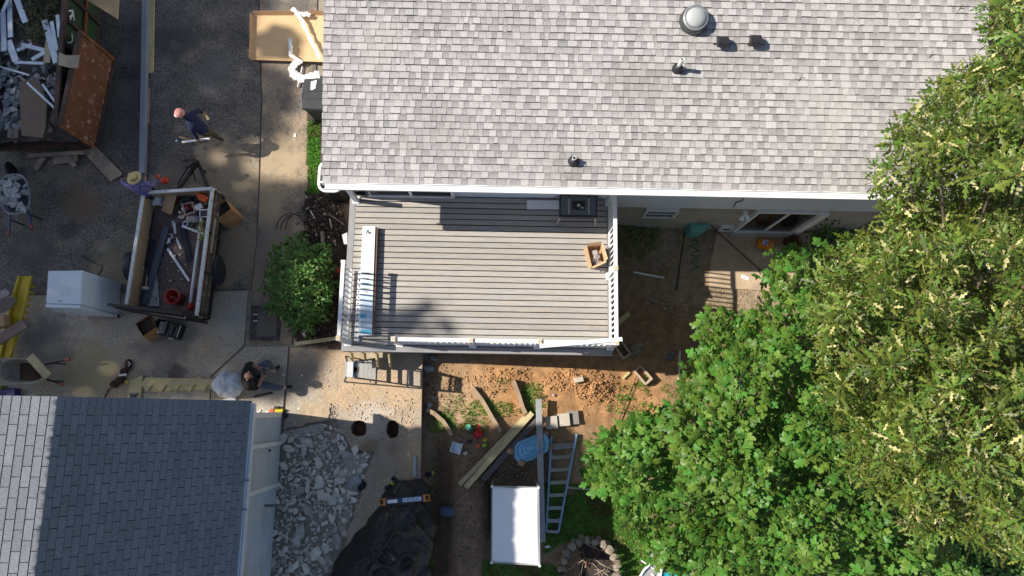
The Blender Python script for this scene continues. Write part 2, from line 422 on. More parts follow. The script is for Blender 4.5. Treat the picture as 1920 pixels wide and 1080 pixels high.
# ---- paving
asph = M('asphalt', (.132,.119,.105), rough=.93, var=.3, scale=2.2, col2=(.17,.158,.14), s2=.9, t2=(.45,.72), speck=.6, sscale=24, bump=.012, bscale=90, spec=.3)
asph2 = M('old asphalt', (.30,.235,.17), rough=.95, var=.22, scale=3, col2=(.15,.135,.12), s2=1.1, t2=(.45,.62), speck=.38, sscale=32, bump=.012, bscale=90, spec=.25)
conc = M('concrete', (.40,.36,.30), rough=.93, var=.16, scale=1.6, col2=(.40,.29,.18), s2=.8, t2=(.5,.75), speck=.32, sscale=24, bump=.006, bscale=70, spec=.25)
conc2 = M('warm concrete', (.47,.345,.225), rough=.93, var=.18, scale=2.5, col2=(.36,.32,.27), s2=1.1, t2=(.42,.66), speck=.26, sscale=28, bump=.01, bscale=60, spec=.2)
sand = (.34,.27,.185)
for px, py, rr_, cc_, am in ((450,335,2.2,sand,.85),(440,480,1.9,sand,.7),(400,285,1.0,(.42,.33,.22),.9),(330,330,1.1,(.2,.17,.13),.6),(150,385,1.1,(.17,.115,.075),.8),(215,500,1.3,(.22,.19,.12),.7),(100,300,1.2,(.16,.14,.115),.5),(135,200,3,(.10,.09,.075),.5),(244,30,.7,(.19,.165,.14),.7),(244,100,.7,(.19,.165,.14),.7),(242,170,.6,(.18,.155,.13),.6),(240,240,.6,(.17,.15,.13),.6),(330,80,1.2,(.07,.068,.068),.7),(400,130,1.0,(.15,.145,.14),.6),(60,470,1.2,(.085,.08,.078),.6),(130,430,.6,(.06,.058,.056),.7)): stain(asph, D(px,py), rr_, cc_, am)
for px, py, rr_, cc_, am in ((170,690,1.4,(.38,.32,.17),.7),(430,600,.9,(.42,.40,.36),.7),(300,660,1.6,(.16,.15,.14),.6),(90,640,1.5,(.13,.125,.12),.7),(330,700,.5,(.08,.07,.06),.7),(505,700,.8,(.14,.12,.10),.5)): stain(conc, D(px,py), rr_, cc_, am)
for px, py, rr_, cc_, am in ((520,300,1.6,(.44,.34,.22),.8),(520,460,1.6,(.22,.19,.16),.7),(500,380,1.0,(.38,.30,.19),.7),(540,120,1.5,(.24,.20,.165),.6)): stain(asph2, D(px,py), rr_, cc_, am)
for px, py, rr_, cc_, am in ((700,790,1.1,(.50,.43,.36),.8),(560,700,1.0,(.22,.19,.16),.7),(720,860,1.3,(.30,.26,.20),.6),(690,840,.5,(.26,.19,.11),.8),(735,840,.35,(.30,.20,.14),.8)): stain(conc2, D(px,py), rr_, cc_, am)
def sheet_px(name, pts, mat, z1=ZD, th=.10, fn=D, holes=(), jagged=0, **kw):
    lo = pxpoly(pts, fn)
    if jagged: lo = jag(lo, jagged, .12, 3)
    return MB().prism([lo] + [pxpoly(h, fn) for h in holes], z1-th, z1).build(name, mat, **kw)
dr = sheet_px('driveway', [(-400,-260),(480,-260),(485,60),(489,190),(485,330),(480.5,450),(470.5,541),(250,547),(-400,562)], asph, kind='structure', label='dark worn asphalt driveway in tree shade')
sheet_px('old_asphalt_strip', [(483,-260),(600,-260),(593,60),(592,150),(583,226),(577,300),(575,425),(551,470),(549,560),(547,645),(466,640),(472,541),(482,450),(488,330),(492,190),(488,60)], asph2, parent=dr)
cs = sheet_px('pavement', [(-400,565),(465,545),(457,647),(396,704),(391,775),(-400,775)], conc, z1=ZD+.004, kind='structure', label='grey concrete slabs between the driveway and the garage')
sheet_px('panel', [(461,650),(541,650),(529,781),(523,800),(392,800),(398,706)], conc, ZD+.006, parent=cs)
def sqr(cx, cy, rx, ry, n=20, amp=.11, seed=1):       # squarish ragged outline
    r = random.Random(seed); g = lambda t: math.copysign(abs(t)**.78, t)
    return [(cx+rx*g(math.cos(2*math.pi*k/n))*(1+r.uniform(-amp,amp)), cy+ry*g(math.sin(2*math.pi*k/n))*(1+r.uniform(-amp,amp))) for k in range(n)]
def ell(cx, cy, rx, ry, n=18, amp=.14, seed=1):
    r = random.Random(seed); return [(cx+rx*math.cos(2*math.pi*k/n)*(1+r.uniform(-amp,amp)), cy+ry*math.sin(2*math.pi*k/n)*(1+r.uniform(-amp,amp))) for k in range(n)]
slab_o = [(544,652),(792,664),(788,900),(775,1120),(618,1120),(655,990),(677,925),(696,862),(702,847),(660,840),(646,815),(633,793),(629,762),(620,755),(615,786),(600,790),(560,800),(532,806)]
lo = [D(*p) for p in slab_o]; lo = [(p.x,p.y) for p in lo]
lo = lo[:5] + jag(lo[4:], .035, .10, 5, close=False)[1:-1] + [lo[-1]]
MB().prism([lo, pxpoly(sqr(673,804,15,14.5,seed=3), D), pxpoly(sqr(736,805,12.5,16.5,seed=8), D)], ZD-.13, ZD+.003).build('panel', conc2, cs)
# kerb strip and broken plates left in the rubble
for k, pts in enumerate(([(532,809),(558,803),(600,794),(612,800),(598,815),(560,822),(530,830)], [(640,850),(690,852),(672,915),(640,960),(622,945),(648,905)], [(668,935),(650,985),(632,1040),(610,1075),(602,1040),(630,990),(650,945)])):
    w = jag([(D(*p).x, D(*p).y) for p in pts], .03, .1, k)
    MB().prism([w], ZD-.12, ZD-.02-.015*k).build('broken_plate', conc, cs)
# metal hatch beside the bush
ht = M('hatch iron', (.055,.052,.05), rough=.8, var=.3, scale=6, bump=.004, bscale=60, col2=(.12,.10,.085), s2=5)
h = thing('access_hatch', 'dark rusty metal access hatch set in the paving beside the bush', 'hatch', D(498,607))
MB().prism([pxpoly([(472,573),(528,577),(524,639),(468,637)], D)], ZD, ZD+.025).build('frame', ht, h, bevel=.006)
MB().prism([pxpoly([(484,580),(522,582),(519,632),(482,631)], D)], ZD+.02, ZD+.045).build('lid', M('hatch lid', (.13,.115,.10), rough=.9, var=.3, scale=7, speck=.25), h, bevel=.006)
for px, py in ((478,590),(478,602)): MB().tube([D(px-3,py,.035), D(px+3,py-1,.05), D(px+5,py+1,.035)], .012, 5).build('handle', M('white litter', (.75,.75,.75)), h)

# ---- patio slab in front of the lower door
sheet_px('patio', [(1345,436),(1520,436),(1516,552),(1480,548),(1330,538),(1332,495)], M('patio concrete', (.46,.35,.24), rough=.9, var=.2, scale=3, col2=(.40,.31,.22), s2=1.2, speck=.2, bump=.006), z1=.05, th=.12, fn=lambda x, y: W(x, y, .05), kind='structure', label='concrete patio slab in front of the lower sliding door')

# ---- rubble of broken concrete: the largest chunks are pieces, the rest one mass
rub_m = M('broken concrete', (.66,.59,.50), rough=.95, var=.2, scale=9, orand=.28, tone=.0, speck=.12, bump=.01, bscale=35)
rub_m2 = M('concrete crumbs', (.62,.55,.46), rough=.95, var=.2, scale=9, tone=.35, speck=.1)
bedr = MB().prism([pxpoly([(530,812),(600,800),(640,812),(655,842),(692,850),(676,922),(648,985),(610,1110),(495,1110)], D)], 1.50, lambda x, y: 1.58).build('rubble_bed', M('rubble dust', (.33,.31,.275), var=.3, scale=14, speck=.3, bump=.02), kind='structure', label='broken up concrete slab beside the garage wall')
ORG[bedr.name] = Vector((0,0,0))
rockmesh = []
for k in range(14):
    mb = MB().rock((0,0,0), 1, .8, .45, 100+k); rockmesh.append(mesh_of(mb, 'chunk', rub_m))
rr = random.Random(5); RUBP = [(530,812),(600,797),(640,806),(652,840),(690,848),(678,915),(655,975),(610,1095),(500,1095)]
P = pts_in(RUBP, 7000, RNG, D); kept = []
for x, y in P:
    big = rr.random(); s = .05 + .12*big**2.6
    if all((x-a)**2 + (y-b)**2 > (.62*(s+c))**2*1.0 for a, b, c in kept): kept.append((x, y, s))
kept.sort(key=lambda t: -t[2])
for k, (x, y, s) in enumerate(kept[:285]):
    R = Euler((rr.uniform(-.3,.3), rr.uniform(-.3,.3), rr.uniform(0,6.28))).to_matrix()
    inst('concrete_chunk', rockmesh[k % 14], bedr, (x, y, 1.62 + .35*s + rr.uniform(0,.03)), R, (s*rr.uniform(.9,1.35), s*rr.uniform(.8,1.1), s*rr.uniform(.7,1.1)))
for px, py, w_, h_ in ((668,905,.24,.16),(644,895,.14,.24),(598,905,.22,.16),(576,830,.2,.13),(610,935,.22,.17),(560,1000,.26,.2),(590,1040,.24,.2),(545,1060,.24,.18),(578,960,.22,.15)):
    p = D(px, py); inst('concrete_chunk', rockmesh[rr.randrange(14)], bedr, (p.x, p.y, 1.68), Euler((rr.uniform(-.15,.15), rr.uniform(-.15,.15), rr.uniform(0,6))).to_matrix(), (w_, h_, .16))
TV, TF = rock_template(77)
rest = np.array(kept[285:]); n = len(rest)
V, F = scatter(TV, TF, np.column_stack([rest[:,:2], np.full(n, 1.63)]), rest[:,2:]*np.array([[1.1,.95,.75]]), rotmats(n, RNG, .5))
npobj('small_rubble', npmesh('small_rubble', V, F, rub_m2, tone=np.repeat(RNG.uniform(0,1,n), len(TF))), bedr, kind='stuff')
n = 4200; Q = pts_in(RUBP, n, RNG, D)
V, F = scatter(TV, TF, np.column_stack([Q, np.full(n, 1.59) + RNG.uniform(0,.03,n)]), RNG.uniform(.2,1,n)**2*.05+.004, rotmats(n, RNG))
npobj('fine_rubble', npmesh('fine_rubble', V, F, rub_m2, tone=np.repeat(RNG.uniform(0,1,n), len(TF))), bedr, kind='stuff')
# crumbs about the post holes and on the slab
spots = []
for cx, cy, rx, ry, k in ((673,800,24,24,120),(738,800,28,30,260),(760,775,25,30,160),(700,770,60,16,160),(625,772,9,22,80),(705,825,40,14,140),(690,730,90,35,50),(600,715,60,30,30)):
    for _ in range(k):
        a = rr.uniform(0,6.28); q = math.sqrt(rr.random()); px, py = cx+rx*q*math.cos(a), cy+ry*q*math.sin(a)
        if ((px-673)/15)**2+((py-804)/15)**2 > 1.1 and ((px-736)/13)**2+((py-805)/17)**2 > 1.1: p = D(px,py,.012); spots.append(tuple(p))
n = len(spots); V, F = scatter(TV, TF, np.array(spots), RNG.uniform(.1,1,n)**4*.026+.004, rotmats(n, RNG))
npobj('concrete_crumbs', npmesh('crumbs', V, F, M('pale crumbs', (.52,.44,.35), rough=.95, var=.2, tone=.3), tone=np.repeat(RNG.uniform(0,1,n), len(TF))), None, 'pale concrete crumbs scattered round the two post holes', kind='stuff')

# ---- clods, pebbles and litter on the open earth
def field(name, label, mat, regs, fn, smin, smax, flat=.7):
    P = []
    for cx, cy, rx, ry, k in regs:
        a = RNG.uniform(0,6.283,k); q = np.sqrt(RNG.uniform(0,1,k))
        for i in range(k):
            px, py = cx+rx*q[i]*math.cos(a[i]), cy+ry*q[i]*math.sin(a[i]); p = fn(px, py); P.append((p.x, p.y, tz(p.x,p.y)+.005))
    P = np.array(P); n = len(P); tv, tf = rock_template(int(P[0,0]*100) % 97)
    sz = RNG.uniform(0, 1, n)**4*(smax-smin)+smin; V, F = scatter(tv, tf, P, np.stack([sz, sz, sz*flat], 1), rotmats(n, RNG))
    return npobj(name, npmesh(name, V, F, mat, tone=np.repeat(RNG.uniform(0,1,n), len(tf))), None, label, kind='stuff')
field('clay_clods', 'orange clay clods turned up in front of the deck', M('clay clod', (.47,.26,.12), rough=.97, var=.2, tone=.4), [(1085,715,70,24,700),(1120,735,40,22,400),(960,705,40,14,220),(1000,730,200,45,600),(900,720,60,25,300),(1180,760,90,40,260)], G, .005, .04)
field('gravel', 'loose grey brown gravel under the fig tree edge and patio', M('gravel stones', (.42,.33,.23), rough=.95, tone=.5), [(1340,570,100,45,1500),(1270,470,70,60,1300),(1390,590,60,35,700),(1200,560,60,110,500)], G, .008, .03)
field('path_clods', 'small earth clods on the brown dirt path', M('path clod', (.22,.155,.10), rough=.97, tone=.45), [(880,930,35,140,900),(829,950,20,140,400),(960,885,60,30,400),(830,740,40,60,400),(805,720,15,60,200)], G, .008, .035)
field('mulch', 'dark wood mulch and leaf litter in the bed beside the deck', M('mulch bits', (.085,.06,.045), rough=.95, tone=.75), [(600,420,45,55,1200),(590,560,50,80,1000),(620,600,30,45,500),(600,370,30,20,300)], D, .015, .07, .25)
field('litter', 'pale wood scraps and plaster crumbs strewn over the bed', M('scraps', (.42,.34,.26), rough=.9, tone=.7), [(605,420,40,50,90),(600,620,40,20,40),(600,380,30,20,40)], D, .02, .07, .3)

# ---- grass
gm1 = M('grass blade', (.14,.36,.05), rough=.55, var=.25, scale=3, tone=.45, trans=.3, spec=.3, col2=(.17,.19,.05), s2=2.0)
def grass(name, label, regs, fn, hmin, hmax, wmin=.006, thr=.42):
    P = []; H = []
    for poly, k in regs:
        q = pts_in(poly, k, RNG, fn)
        for x, y in q:
            if nz2(x, y, 2.2, 31) + .5*nz2(x, y, 8, 32) > thr: P.append((x, y, tz(x, y)-.01)); H.append(RNG.uniform(hmin, hmax))
    P = np.array(P); H = np.array(H); n = len(P); a = RNG.uniform(0, 6.283, n); lean = RNG.uniform(.1, .9, n)*H
    d = np.stack([np.cos(a), np.sin(a), np.zeros(n)], 1); sd = np.stack([-np.sin(a), np.cos(a), np.zeros(n)], 1)*(wmin*RNG.uniform(.8,1.8,n))[:,None]
    up = np.array([0,0,1.])
    v0 = P - sd; v1 = P + sd; mid = P + d*(lean*.35)[:,None] + up*(H*.6)[:,None]; tip = P + d*lean[:,None] + up*(H*.9)[:,None]
    V = np.stack([v0, v1, mid+sd*.8, mid-sd*.8, tip], 1).reshape(-1,3); b = (np.arange(n)*5)[:,None]
    F = np.concatenate([b+np.array([[0,1,2]]), b+np.array([[0,2,3]]), b+np.array([[3,2,4]])]); t = np.tile(RNG.uniform(0,1,n), 3)
    return npobj(name, npmesh(name, V, F, gm1, tone=t), None, label, kind='stuff')
grass('lawn_grass', 'green lawn between the white canopy and the fig tree', [([(1018,905),(1135,910),(1200,960),(1250,1010),(1270,1090),(1160,1090),(1140,1020),(1060,1015),(1020,1040)], 22000), ([(905,1050),(1060,1060),(1050,1095),(900,1095)], 3500), ([(1085,880),(1130,870),(1240,970),(1170,940),(1100,915)], 5000), ([(795,960),(812,900),(812,1090),(770,1090)], 2500)], G, .03, .075)
W_ = []
for cx, cy, rx, ry, k in ((905,765,16,14,420),(860,785,28,14,520),(935,770,20,10,350),(1003,735,14,16,420),(1012,765,26,14,420),(978,765,20,18,520),(822,795,14,14,420),(1180,735,28,14,420),(1165,760,30,12,320),(1210,715,10,8,120),(1110,860,16,30,260),(890,800,22,12,320),(845,760,25,12,160),(1260,730,12,10,160),(1060,775,10,8,120),(945,720,12,10,90),(1085,700,6,6,40),(1200,440,36,28,1100),(1160,480,20,50,500),(1560,440,45,30,900),(1290,440,15,20,120)):
    W_.append((ell(cx,cy,rx*1.5,ry*1.5,12,.3,int(cx)), int(k*1.3)))
grass('weeds', 'tufts of weeds and grass growing on the bare earth', W_, G, .02, .075, .007, .62)
grass('grass_strip', 'narrow strip of grass along the house wall by the driveway', [([(578,228),(600,228),(601,365),(577,365)], 3800)], D, .03, .10, .007)
# ================================================================ house
YW = 5.02; YE = 4.53; ZE = 4.95; RS = 0.19      # wall plane, eave edge, eave height, roof rise per metre
XL, XR = -3.79, 9.88                            # roof ends
YR = YE + 4.6; ZR = ZE + 4.6*RS                 # ridge
white = M('white vinyl', (.80,.80,.80), rough=.45, var=.04, scale=3, spec=.5)
white2 = M('white trim', (.78,.78,.77), rough=.5, var=.07, scale=5, spec=.5)
siding = M('siding', (.66,.69,.73), rough=.5, var=.05, scale=2, spec=.4, stretch=(1,1,4))
stucco = M('foundation paint', (.42,.385,.325), rough=.9, var=.13, scale=3, bump=.004, bscale=60, col2=(.34,.31,.26), s2=1.5)
glass = M('dark glass', (.012,.014,.015), rough=.15, var=0, spec=.3)
shing = M('laminate shingle', (.415,.395,.39), rough=.95, var=.09, scale=.7, tone=.24, speck=.24, sscale=50, bump=.006, bscale=160, spec=.15)
shing_base = M('shingle base', (.14,.135,.135), rough=.95, var=.1, speck=.2, spec=.1)
H = thing('house', 'long white house with grey shingle roof and walkout lower level', 'house', (3, 7, 0))
MB().box(XL+.3, XR-.3, YW, YR+4.2, -.2, 2.17).build('foundation_wall', stucco, H)
MB().box(XL+.28, XR-.28, YW-.02, YR+4.2, 2.17, ZE+.02).build('upper_wall', siding, H)
mb = MB()                                       # lap siding courses, each tilted out at its foot
for k in range(20):
    z0 = 2.18 + k*.135; z1 = z0 + .135
    if z1 > ZE: break
    mb.add([(XL+.28,YW-.045,z0),(XR-.28,YW-.045,z0),(XR-.28,YW-.025,z1),(XL+.28,YW-.025,z1),(XL+.28,YW-.02,z0),(XR-.28,YW-.02,z0)], [(0,1,2,3),(4,5,1,0)])
mb.build('siding_courses', siding, H)
MB().box(XL+.26, XR-.26, YW-.05, YW-.018, 2.13, 2.178).build('drip_trim', white2, H)
# roof
roof = MB()
def rp(x, s, up=0.0): return Vector((x, YE + s, ZE + s*RS + up))
roof.add([rp(XL,0,-.02), rp(XR,0,-.02), Vector((XR,YR,ZR-.02)), Vector((XL,YR,ZR-.02)), Vector((XR,2*YR-YE,ZE-.02)), Vector((XL,2*YR-YE,ZE-.02)),
          rp(XL,0,-.14), rp(XR,0,-.14), Vector((XR,YR,ZR-.16)), Vector((XL,YR,ZR-.16)), Vector((XR,2*YR-YE,ZE-.14)), Vector((XL,2*YR-YE,ZE-.14))],
         [(0,1,2,3),(3,2,4,5),(7,6,9,8),(8,9,11,10),(0,6,7,1),(4,10,11,5),(1,7,8,2),(0,3,9,6),(2,8,10,4),(3,5,11,9)])
roof = roof.build('roof', shing_base, H)
EXP = .143; tabs = []; r = random.Random(11); SL = math.sqrt(1 + RS*RS); nrow = int(4.55*SL/EXP)
for row in range(nrow):
    s0 = row*EXP/SL - .01; x = XL - r.uniform(0,.2) ; hi = False
    while x < XR:
        w = r.choice((.09,.12,.15,.17,.2,.22)) if hi else r.choice((.09,.13,.16,.2,.12)); x1 = min(XR, x + w); x0 = max(x, XL)
        if x1 - x0 > .03:
            t = r.uniform(.5,.98) if hi else r.uniform(.05,.55)
            if r.random() < .12: t = r.uniform(.0,1)
            tabs.append((x0, x1, s0, hi, t, row))
        x = x1; hi = not hi
def tab_mesh(mb, x0, x1, s0, hi, t, row):
    e = EXP/SL; s0 = s0 + .005; up = .016 if hi else .008; g = .0025; j = .006*math.sin(x0*37+row); z = lambda s, u: Vector((0, YE+s, ZE+s*RS+u))
    def q(x, s, u): v = z(s, u); return (x, v.y, v.z)
    lap = s0 + e - .009
    mb.ct = t; mid = s0 + e*.52
    mb.add([q(x0+g,s0+j,up), q(x1-g,s0+j,up), q(x1-g,mid,up*.8), q(x0+g,mid,up*.8), q(x0+g,s0+j,-.018), q(x1-g,s0+j,-.018), q(x1-g,lap,-.002), q(x0+g,lap,-.002)],
           [(0,1,2,3), (4,5,1,0), (0,3,7,4), (1,5,6,2)])
    mb.ct = t-.12 if hi else t-.30; mb.add([q(x0+g,mid,up*.8), q(x1-g,mid,up*.8), q(x1-g,lap,-.002), q(x0+g,lap,-.002)], [(0,1,2,3)])
for sx_, sy_, sr_, sc2, sa_ in ((2.6,6.6,1.3,(.30,.285,.275),.5),(-1.5,5.6,1.6,(.33,.31,.30),.45),(6.5,6.2,1.8,(.47,.45,.43),.5),(1.2,5.0,.9,(.29,.275,.265),.5),(4.6,7.3,1.2,(.31,.295,.285),.5),(-2.6,7.2,1.2,(.46,.44,.42),.5)): stain(shing, (sx_, sy_, ZE+.3), sr_, sc2, sa_, 1.6)
order = sorted(range(len(tabs)), key=lambda i: -(tabs[i][1]-tabs[i][0])*(1+.02*tabs[i][5]) if tabs[i][1] < 8.2 and tabs[i][5] < 24 else 0)
pick = set(order[:300]); mass = MB()
for i, tb in enumerate(tabs):
    if i in pick: mb = MB(); tab_mesh(mb, *tb); mb.build('shingle', shing, roof, tone=True)
    else: tab_mesh(mass, *tb)
mass.build('shingle_field', shing, roof, kind='stuff', tone=True)
MB().box(XL-.02, XR, YE-.02, YE+.02, ZE-.17, ZE+.002).build('fascia', white2, H)
MB().box(XL+.02, XR, YE+.02, YW-.05, ZE-.15, ZE-.125).build('soffit', white2, H)
# gutter: a trough with front lip and back
gt = MB()
gx0, gx1 = XL+.06, XR-.05
prof = [(-.03,-.01),(-.03,-.12),(-.12,-.12),(-.15,-.06),(-.15,-.004),(-.135,-.004),(-.135,-.055),(-.11,-.105),(-.045,-.105),(-.045,-.01)]
n = len(prof); gt.add([(x, YE+a, ZE+b) for x in (gx0, gx1) for a, b in prof], [(i, (i+1)%n, (i+1)%n+n, i+n) for i in range(n)] + [tuple(range(n-1,-1,-1)), tuple(range(n,2*n))])
gt.build('gutter', white, H)
MB().box(gx0+.02, gx1-.02, YE-.134, YE-.03, ZE-.03, ZE-.006).build('gutter_guard', white, H)
# openings; every one a frame set proud of the wall with recessed panes
def wall_z(px, py, y=YW):      # point of the wall plane under a pixel
    w = RC @ _ray(px, py); t = y / w.y; return Vector((w.x*t, y, HC + w.z*t))
def opening(name, parent, x0, x1, z0, z1, panes, fw=.06, mat=white2, y=YW-.05, d=.05, gl=glass, label=None, dark=None):
    f = MB(); f.box(x0, x0+fw, y-d, y+.06, z0, z1); f.box(x1-fw, x1, y-d, y+.06, z0, z1); f.box(x0+fw, x1-fw, y-d, y+.06, z1-fw, z1); f.box(x0+fw, x1-fw, y-d, y+.06, z0, z0+fw)
    w = (x1-x0-2*fw)
    for k in range(1, panes): f.box(x0+fw+w*k/panes-fw*.45, x0+fw+w*k/panes+fw*.45, y-d*.6, y+.05, z0+fw, z1-fw)
    o = f.build(name, mat, parent); tag(o, label)
    for k in range(panes):
        MB().box(x0+fw+w*k/panes+.01, x0+fw+w*(k+1)/panes-.01, y-.012-.01*(k % 2), y+.002-.01*(k % 2), z0+fw-.01, z1-fw+.01).build('pane', gl, o)
    return o
a = wall_z(697, 371); b = wall_z(850, 371)
opening('sliding_door', H, a.x, b.x+.06, ZK+.01, ZK+2.05, 2, fw=.075, label='white upper sliding door opening onto the deck')
c = wall_z(672, 368); e = wall_z(690, 368)
opening('pet_door', H, c.x-.02, e.x+.12, ZK+.12, ZK+.62, 1, fw=.045, mat=M('black trim', (.02,.02,.022), rough=.5), label='small black framed pet door beside the sliding door')
a = wall_z(1203, 402); b = wall_z(1263, 403)
opening('window', H, a.x, b.x, a.z, wall_z(1240, 389).z-.03, 1, fw=.05, label='low basement window right of the deck')
wo = bpy.data.objects['window']
MB().box(a.x+.05, b.x-.05, YW-.085, YW-.05, a.z+.28, a.z+.32).build('sash_bar', white2, wo)
a = wall_z(1385, 420); b = wall_z(1492, 427)
sd = opening('lower_sliding_door', H, a.x-.02, b.x+.03, .12, 2.08, 2, fw=.065, d=.07, label='white lower sliding door opening onto the patio')
MB().box(b.x-.10, b.x+.10, YW-.16, YW-.05, .10, 2.1).build('door_casing', white2, sd)
MB().box(a.x-.1, b.x+.1, YW-.22, YW-.04, -.02, .11).build('door_sill', stucco, sd)
a = wall_z(1532, 366, YW-.05); b = wall_z(1592, 366, YW-.05)
opening('window', H, a.x, b.x, a.z, min(a.z+1.1, ZE-.4), 1, fw=.05, label='upper window under the eave near the tree')
a = wall_z(1346, 428); b = wall_z(1366, 428)
opening('crawl_vent', H, a.x, b.x+.05, .1, .5, 1, fw=.05, label='small low vent window left of the patio door')
pts = [wall_z(1394, 370, YW-.06), wall_z(1392, 376, YW-.06), wall_z(1380, 380, YW-.06), wall_z(1376, 387, YW-.06), wall_z(1374, 388, YW-.06)]
MB().tube(pts, .012, 5).build('cable', M('black cable', (.015,.015,.015), rough=.6), H)
# gutter corner pot: rounded white tub half under the roof corner
# roof fittings
def R_(px, py, up=0.0):        # point of the roof under a pixel
    w = RC @ _ray(px, py); n_ = Vector((0, -RS, 1)); t = (n_.dot(Vector((0, YE, ZE+up)) - Vector((0,0,HC)))) / n_.dot(w); return Vector((0,0,HC)) + w*t
rn = Vector((0, -RS, 1)).normalized(); blackp = M('black plastic', (.022,.023,.026), rough=.5, var=.1)
p = R_(1300, 40); t = thing('skylight', 'round domed tubular skylight with grey ring on the grey roof', 'skylight', p)
MB().lathe([(.30,-.02),(.29,.10),(.27,.16),(.20,.16)], p, 36, rn).build('flashing', M('grey metal', (.10,.105,.11), rough=.35, metal=.6), t, smooth=False)
MB().lathe([(.255,.16),(.262,.20),(.225,.215),(.205,.20)], p, 36, rn).build('ring', M('light ring', (.34,.35,.36), rough=.35, metal=.5), t, smooth=True)
MB().lathe([(.212,.20),(.19,.24),(.14,.275),(.07,.295),(.001,.30)], p, 36, rn).build('dome', M('dome acrylic', (.42,.44,.43), rough=.03, var=0, spec=1.0, coat=1.0), t, smooth=True)
for (px, py), lb in (((1350,82),'dark hooded roof vent nearest the domed skylight'), ((1411,80),'dark hooded roof vent farther right of the skylight')):
    p = R_(px, py); t = thing('roof_vent', lb, 'roof vent', p, 'hooded roof vents')
    MB().lathe([(.085,-.01),(.085,.12)], p, 14, rn).build('neck', blackp, t)
    hood = MB(); R = rn.to_track_quat('Z', 'Y').to_matrix() @ Matrix.Identity(3)
    def hd(u, v):
        ang = math.pi*v; rad = .115
        return p + Vector((-.09 + .2*u, 0, 0)) + Vector((0, -.115*math.cos(ang) , 0)) + rn*(.10 + .13*math.sin(ang)**.6)
    hood.sheet(hd, 2, 8); f0 = [hd(0, k/8) for k in range(9)]; f1 = [hd(1, k/8) for k in range(9)]
    hood.plate(f1, .006); hood.plate(f0[::-1], .006); hood.build('hood', blackp, t, solid=.008)
    MB().lathe([(.15,-.005),(.15,.006)], p, 4, rn).build('flange', blackp, t)
for (px, py), hh, lb in (((1270,130),.42,'white vent pipe in black boot below the skylight'), ((1075,303),.22,'short vent pipe in black boot near the eave above the deck')):
    p = R_(px, py); t = thing('vent_pipe', lb, 'vent pipe', p, 'pipes through the roof')
    MB().lathe([(.12,0),(.10,.04),(.085,.13),(.06,.17)], p, 18, rn).build('boot', blackp, t, smooth=True)
    MB().lathe([(.042,.05),(.042,hh),(.034,hh),(.034,hh-.1)], p, 14).build('pipe', M('pvc', (.72,.72,.70), rough=.4), t)
twig = M('twig', (.10,.075,.055), rough=.9)
for px, py, k in ((1742,108,0),(1497,152,1),(1795,22,2)):
    a = R_(px, py, .015); MB().tube([a, a+Vector((.05,.06,.012)), a+Vector((.09,.15,.02))], .008, 5).tube([a+Vector((.05,.06,.012)), a+Vector((.13,.07,.02))], .006, 5).build('fallen_twig', twig, None, ('forked dry twig lying on the roof near the big tree','short dry twig on the middle of the roof slope','dry twig on the roof close to the top right edge')[k], 'twig', 'twigs on the roof')
# ================================================================ deck
DX0, DX1, DY0, DY1 = -3.70, 2.50, 1.26, YW-.06
dk = M('composite board', (.355,.338,.322), rough=.6, var=.12, scale=1.5, orand=.12, col2=(.385,.345,.30), s2=1.2, t2=(.42,.62), stretch=(1.0,14,14), speck=.10, sscale=6, bump=.002, bscale=8, spec=.35)
dkb = M('grey border board', (.27,.265,.27), rough=.6, var=.08, scale=2, spec=.35)
pt = M('treated lumber', (.33,.25,.15), rough=.85, var=.2, scale=4, stretch=(1,8,8))
K = thing('deck', 'raised grey composite deck with white railing behind the house', 'deck', ((DX0+DX1)/2, (DY0+DY1)/2, 0))
# border boards, then field boards
B = .145
MB().box(DX0, DX0+B-.005, DY0+B, DY1, ZK-.025, ZK).build('border_board', dkb, K)
MB().box(DX0, DX1, DY0, DY0+B-.005, ZK-.025, ZK).build('border_board', dkb, K)
MB().box(DX1-.10, DX1, DY0+B, DY1, ZK-.025, ZK).build('border_board', dkb, K)
nb = 26; pitch = (DY1 - DY0 - B)/nb
_b = [(-.5,-1),(.5,-1),(.5,-.93),(.432,-.93),(.428,-.06),(.416,0),(-.416,0),(-.428,-.06),(-.432,-.93),(-.5,-.93)]
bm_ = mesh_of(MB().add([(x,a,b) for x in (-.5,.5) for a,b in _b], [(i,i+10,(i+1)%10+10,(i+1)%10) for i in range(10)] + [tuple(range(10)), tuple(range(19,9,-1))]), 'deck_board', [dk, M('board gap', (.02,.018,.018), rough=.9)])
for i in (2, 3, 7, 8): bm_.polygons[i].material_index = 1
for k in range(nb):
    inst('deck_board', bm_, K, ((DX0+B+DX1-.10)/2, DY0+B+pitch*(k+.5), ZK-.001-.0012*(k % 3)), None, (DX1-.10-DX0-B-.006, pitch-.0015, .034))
MB().box(DX0+.01, DX0+.04, DY0+.02, DY1, ZK-.30, ZK-.028).box(DX1-.04, DX1-.01, DY0+.02, DY1, ZK-.30, ZK-.028).build('rim_joist', pt, K)
MB().box(DX0+.0, DX1-.0, DY0+.004, DY0+.03, ZK-.30, ZK-.027).build('fascia_board', dkb, K)
jm = mesh_of(MB().box(-.02,.02,DY0+.04,DY1,ZK-.27,ZK-.04), 'joist', pt)
for k in range(14): inst('joist', jm, K, (DX0+.3+k*(DX1-DX0-.5)/14, 0, 0))
MB().box(DX0+.2, DX1-.2, DY0+.55, DY0+.62, ZK-.52, ZK-.28).build('beam', pt, K)
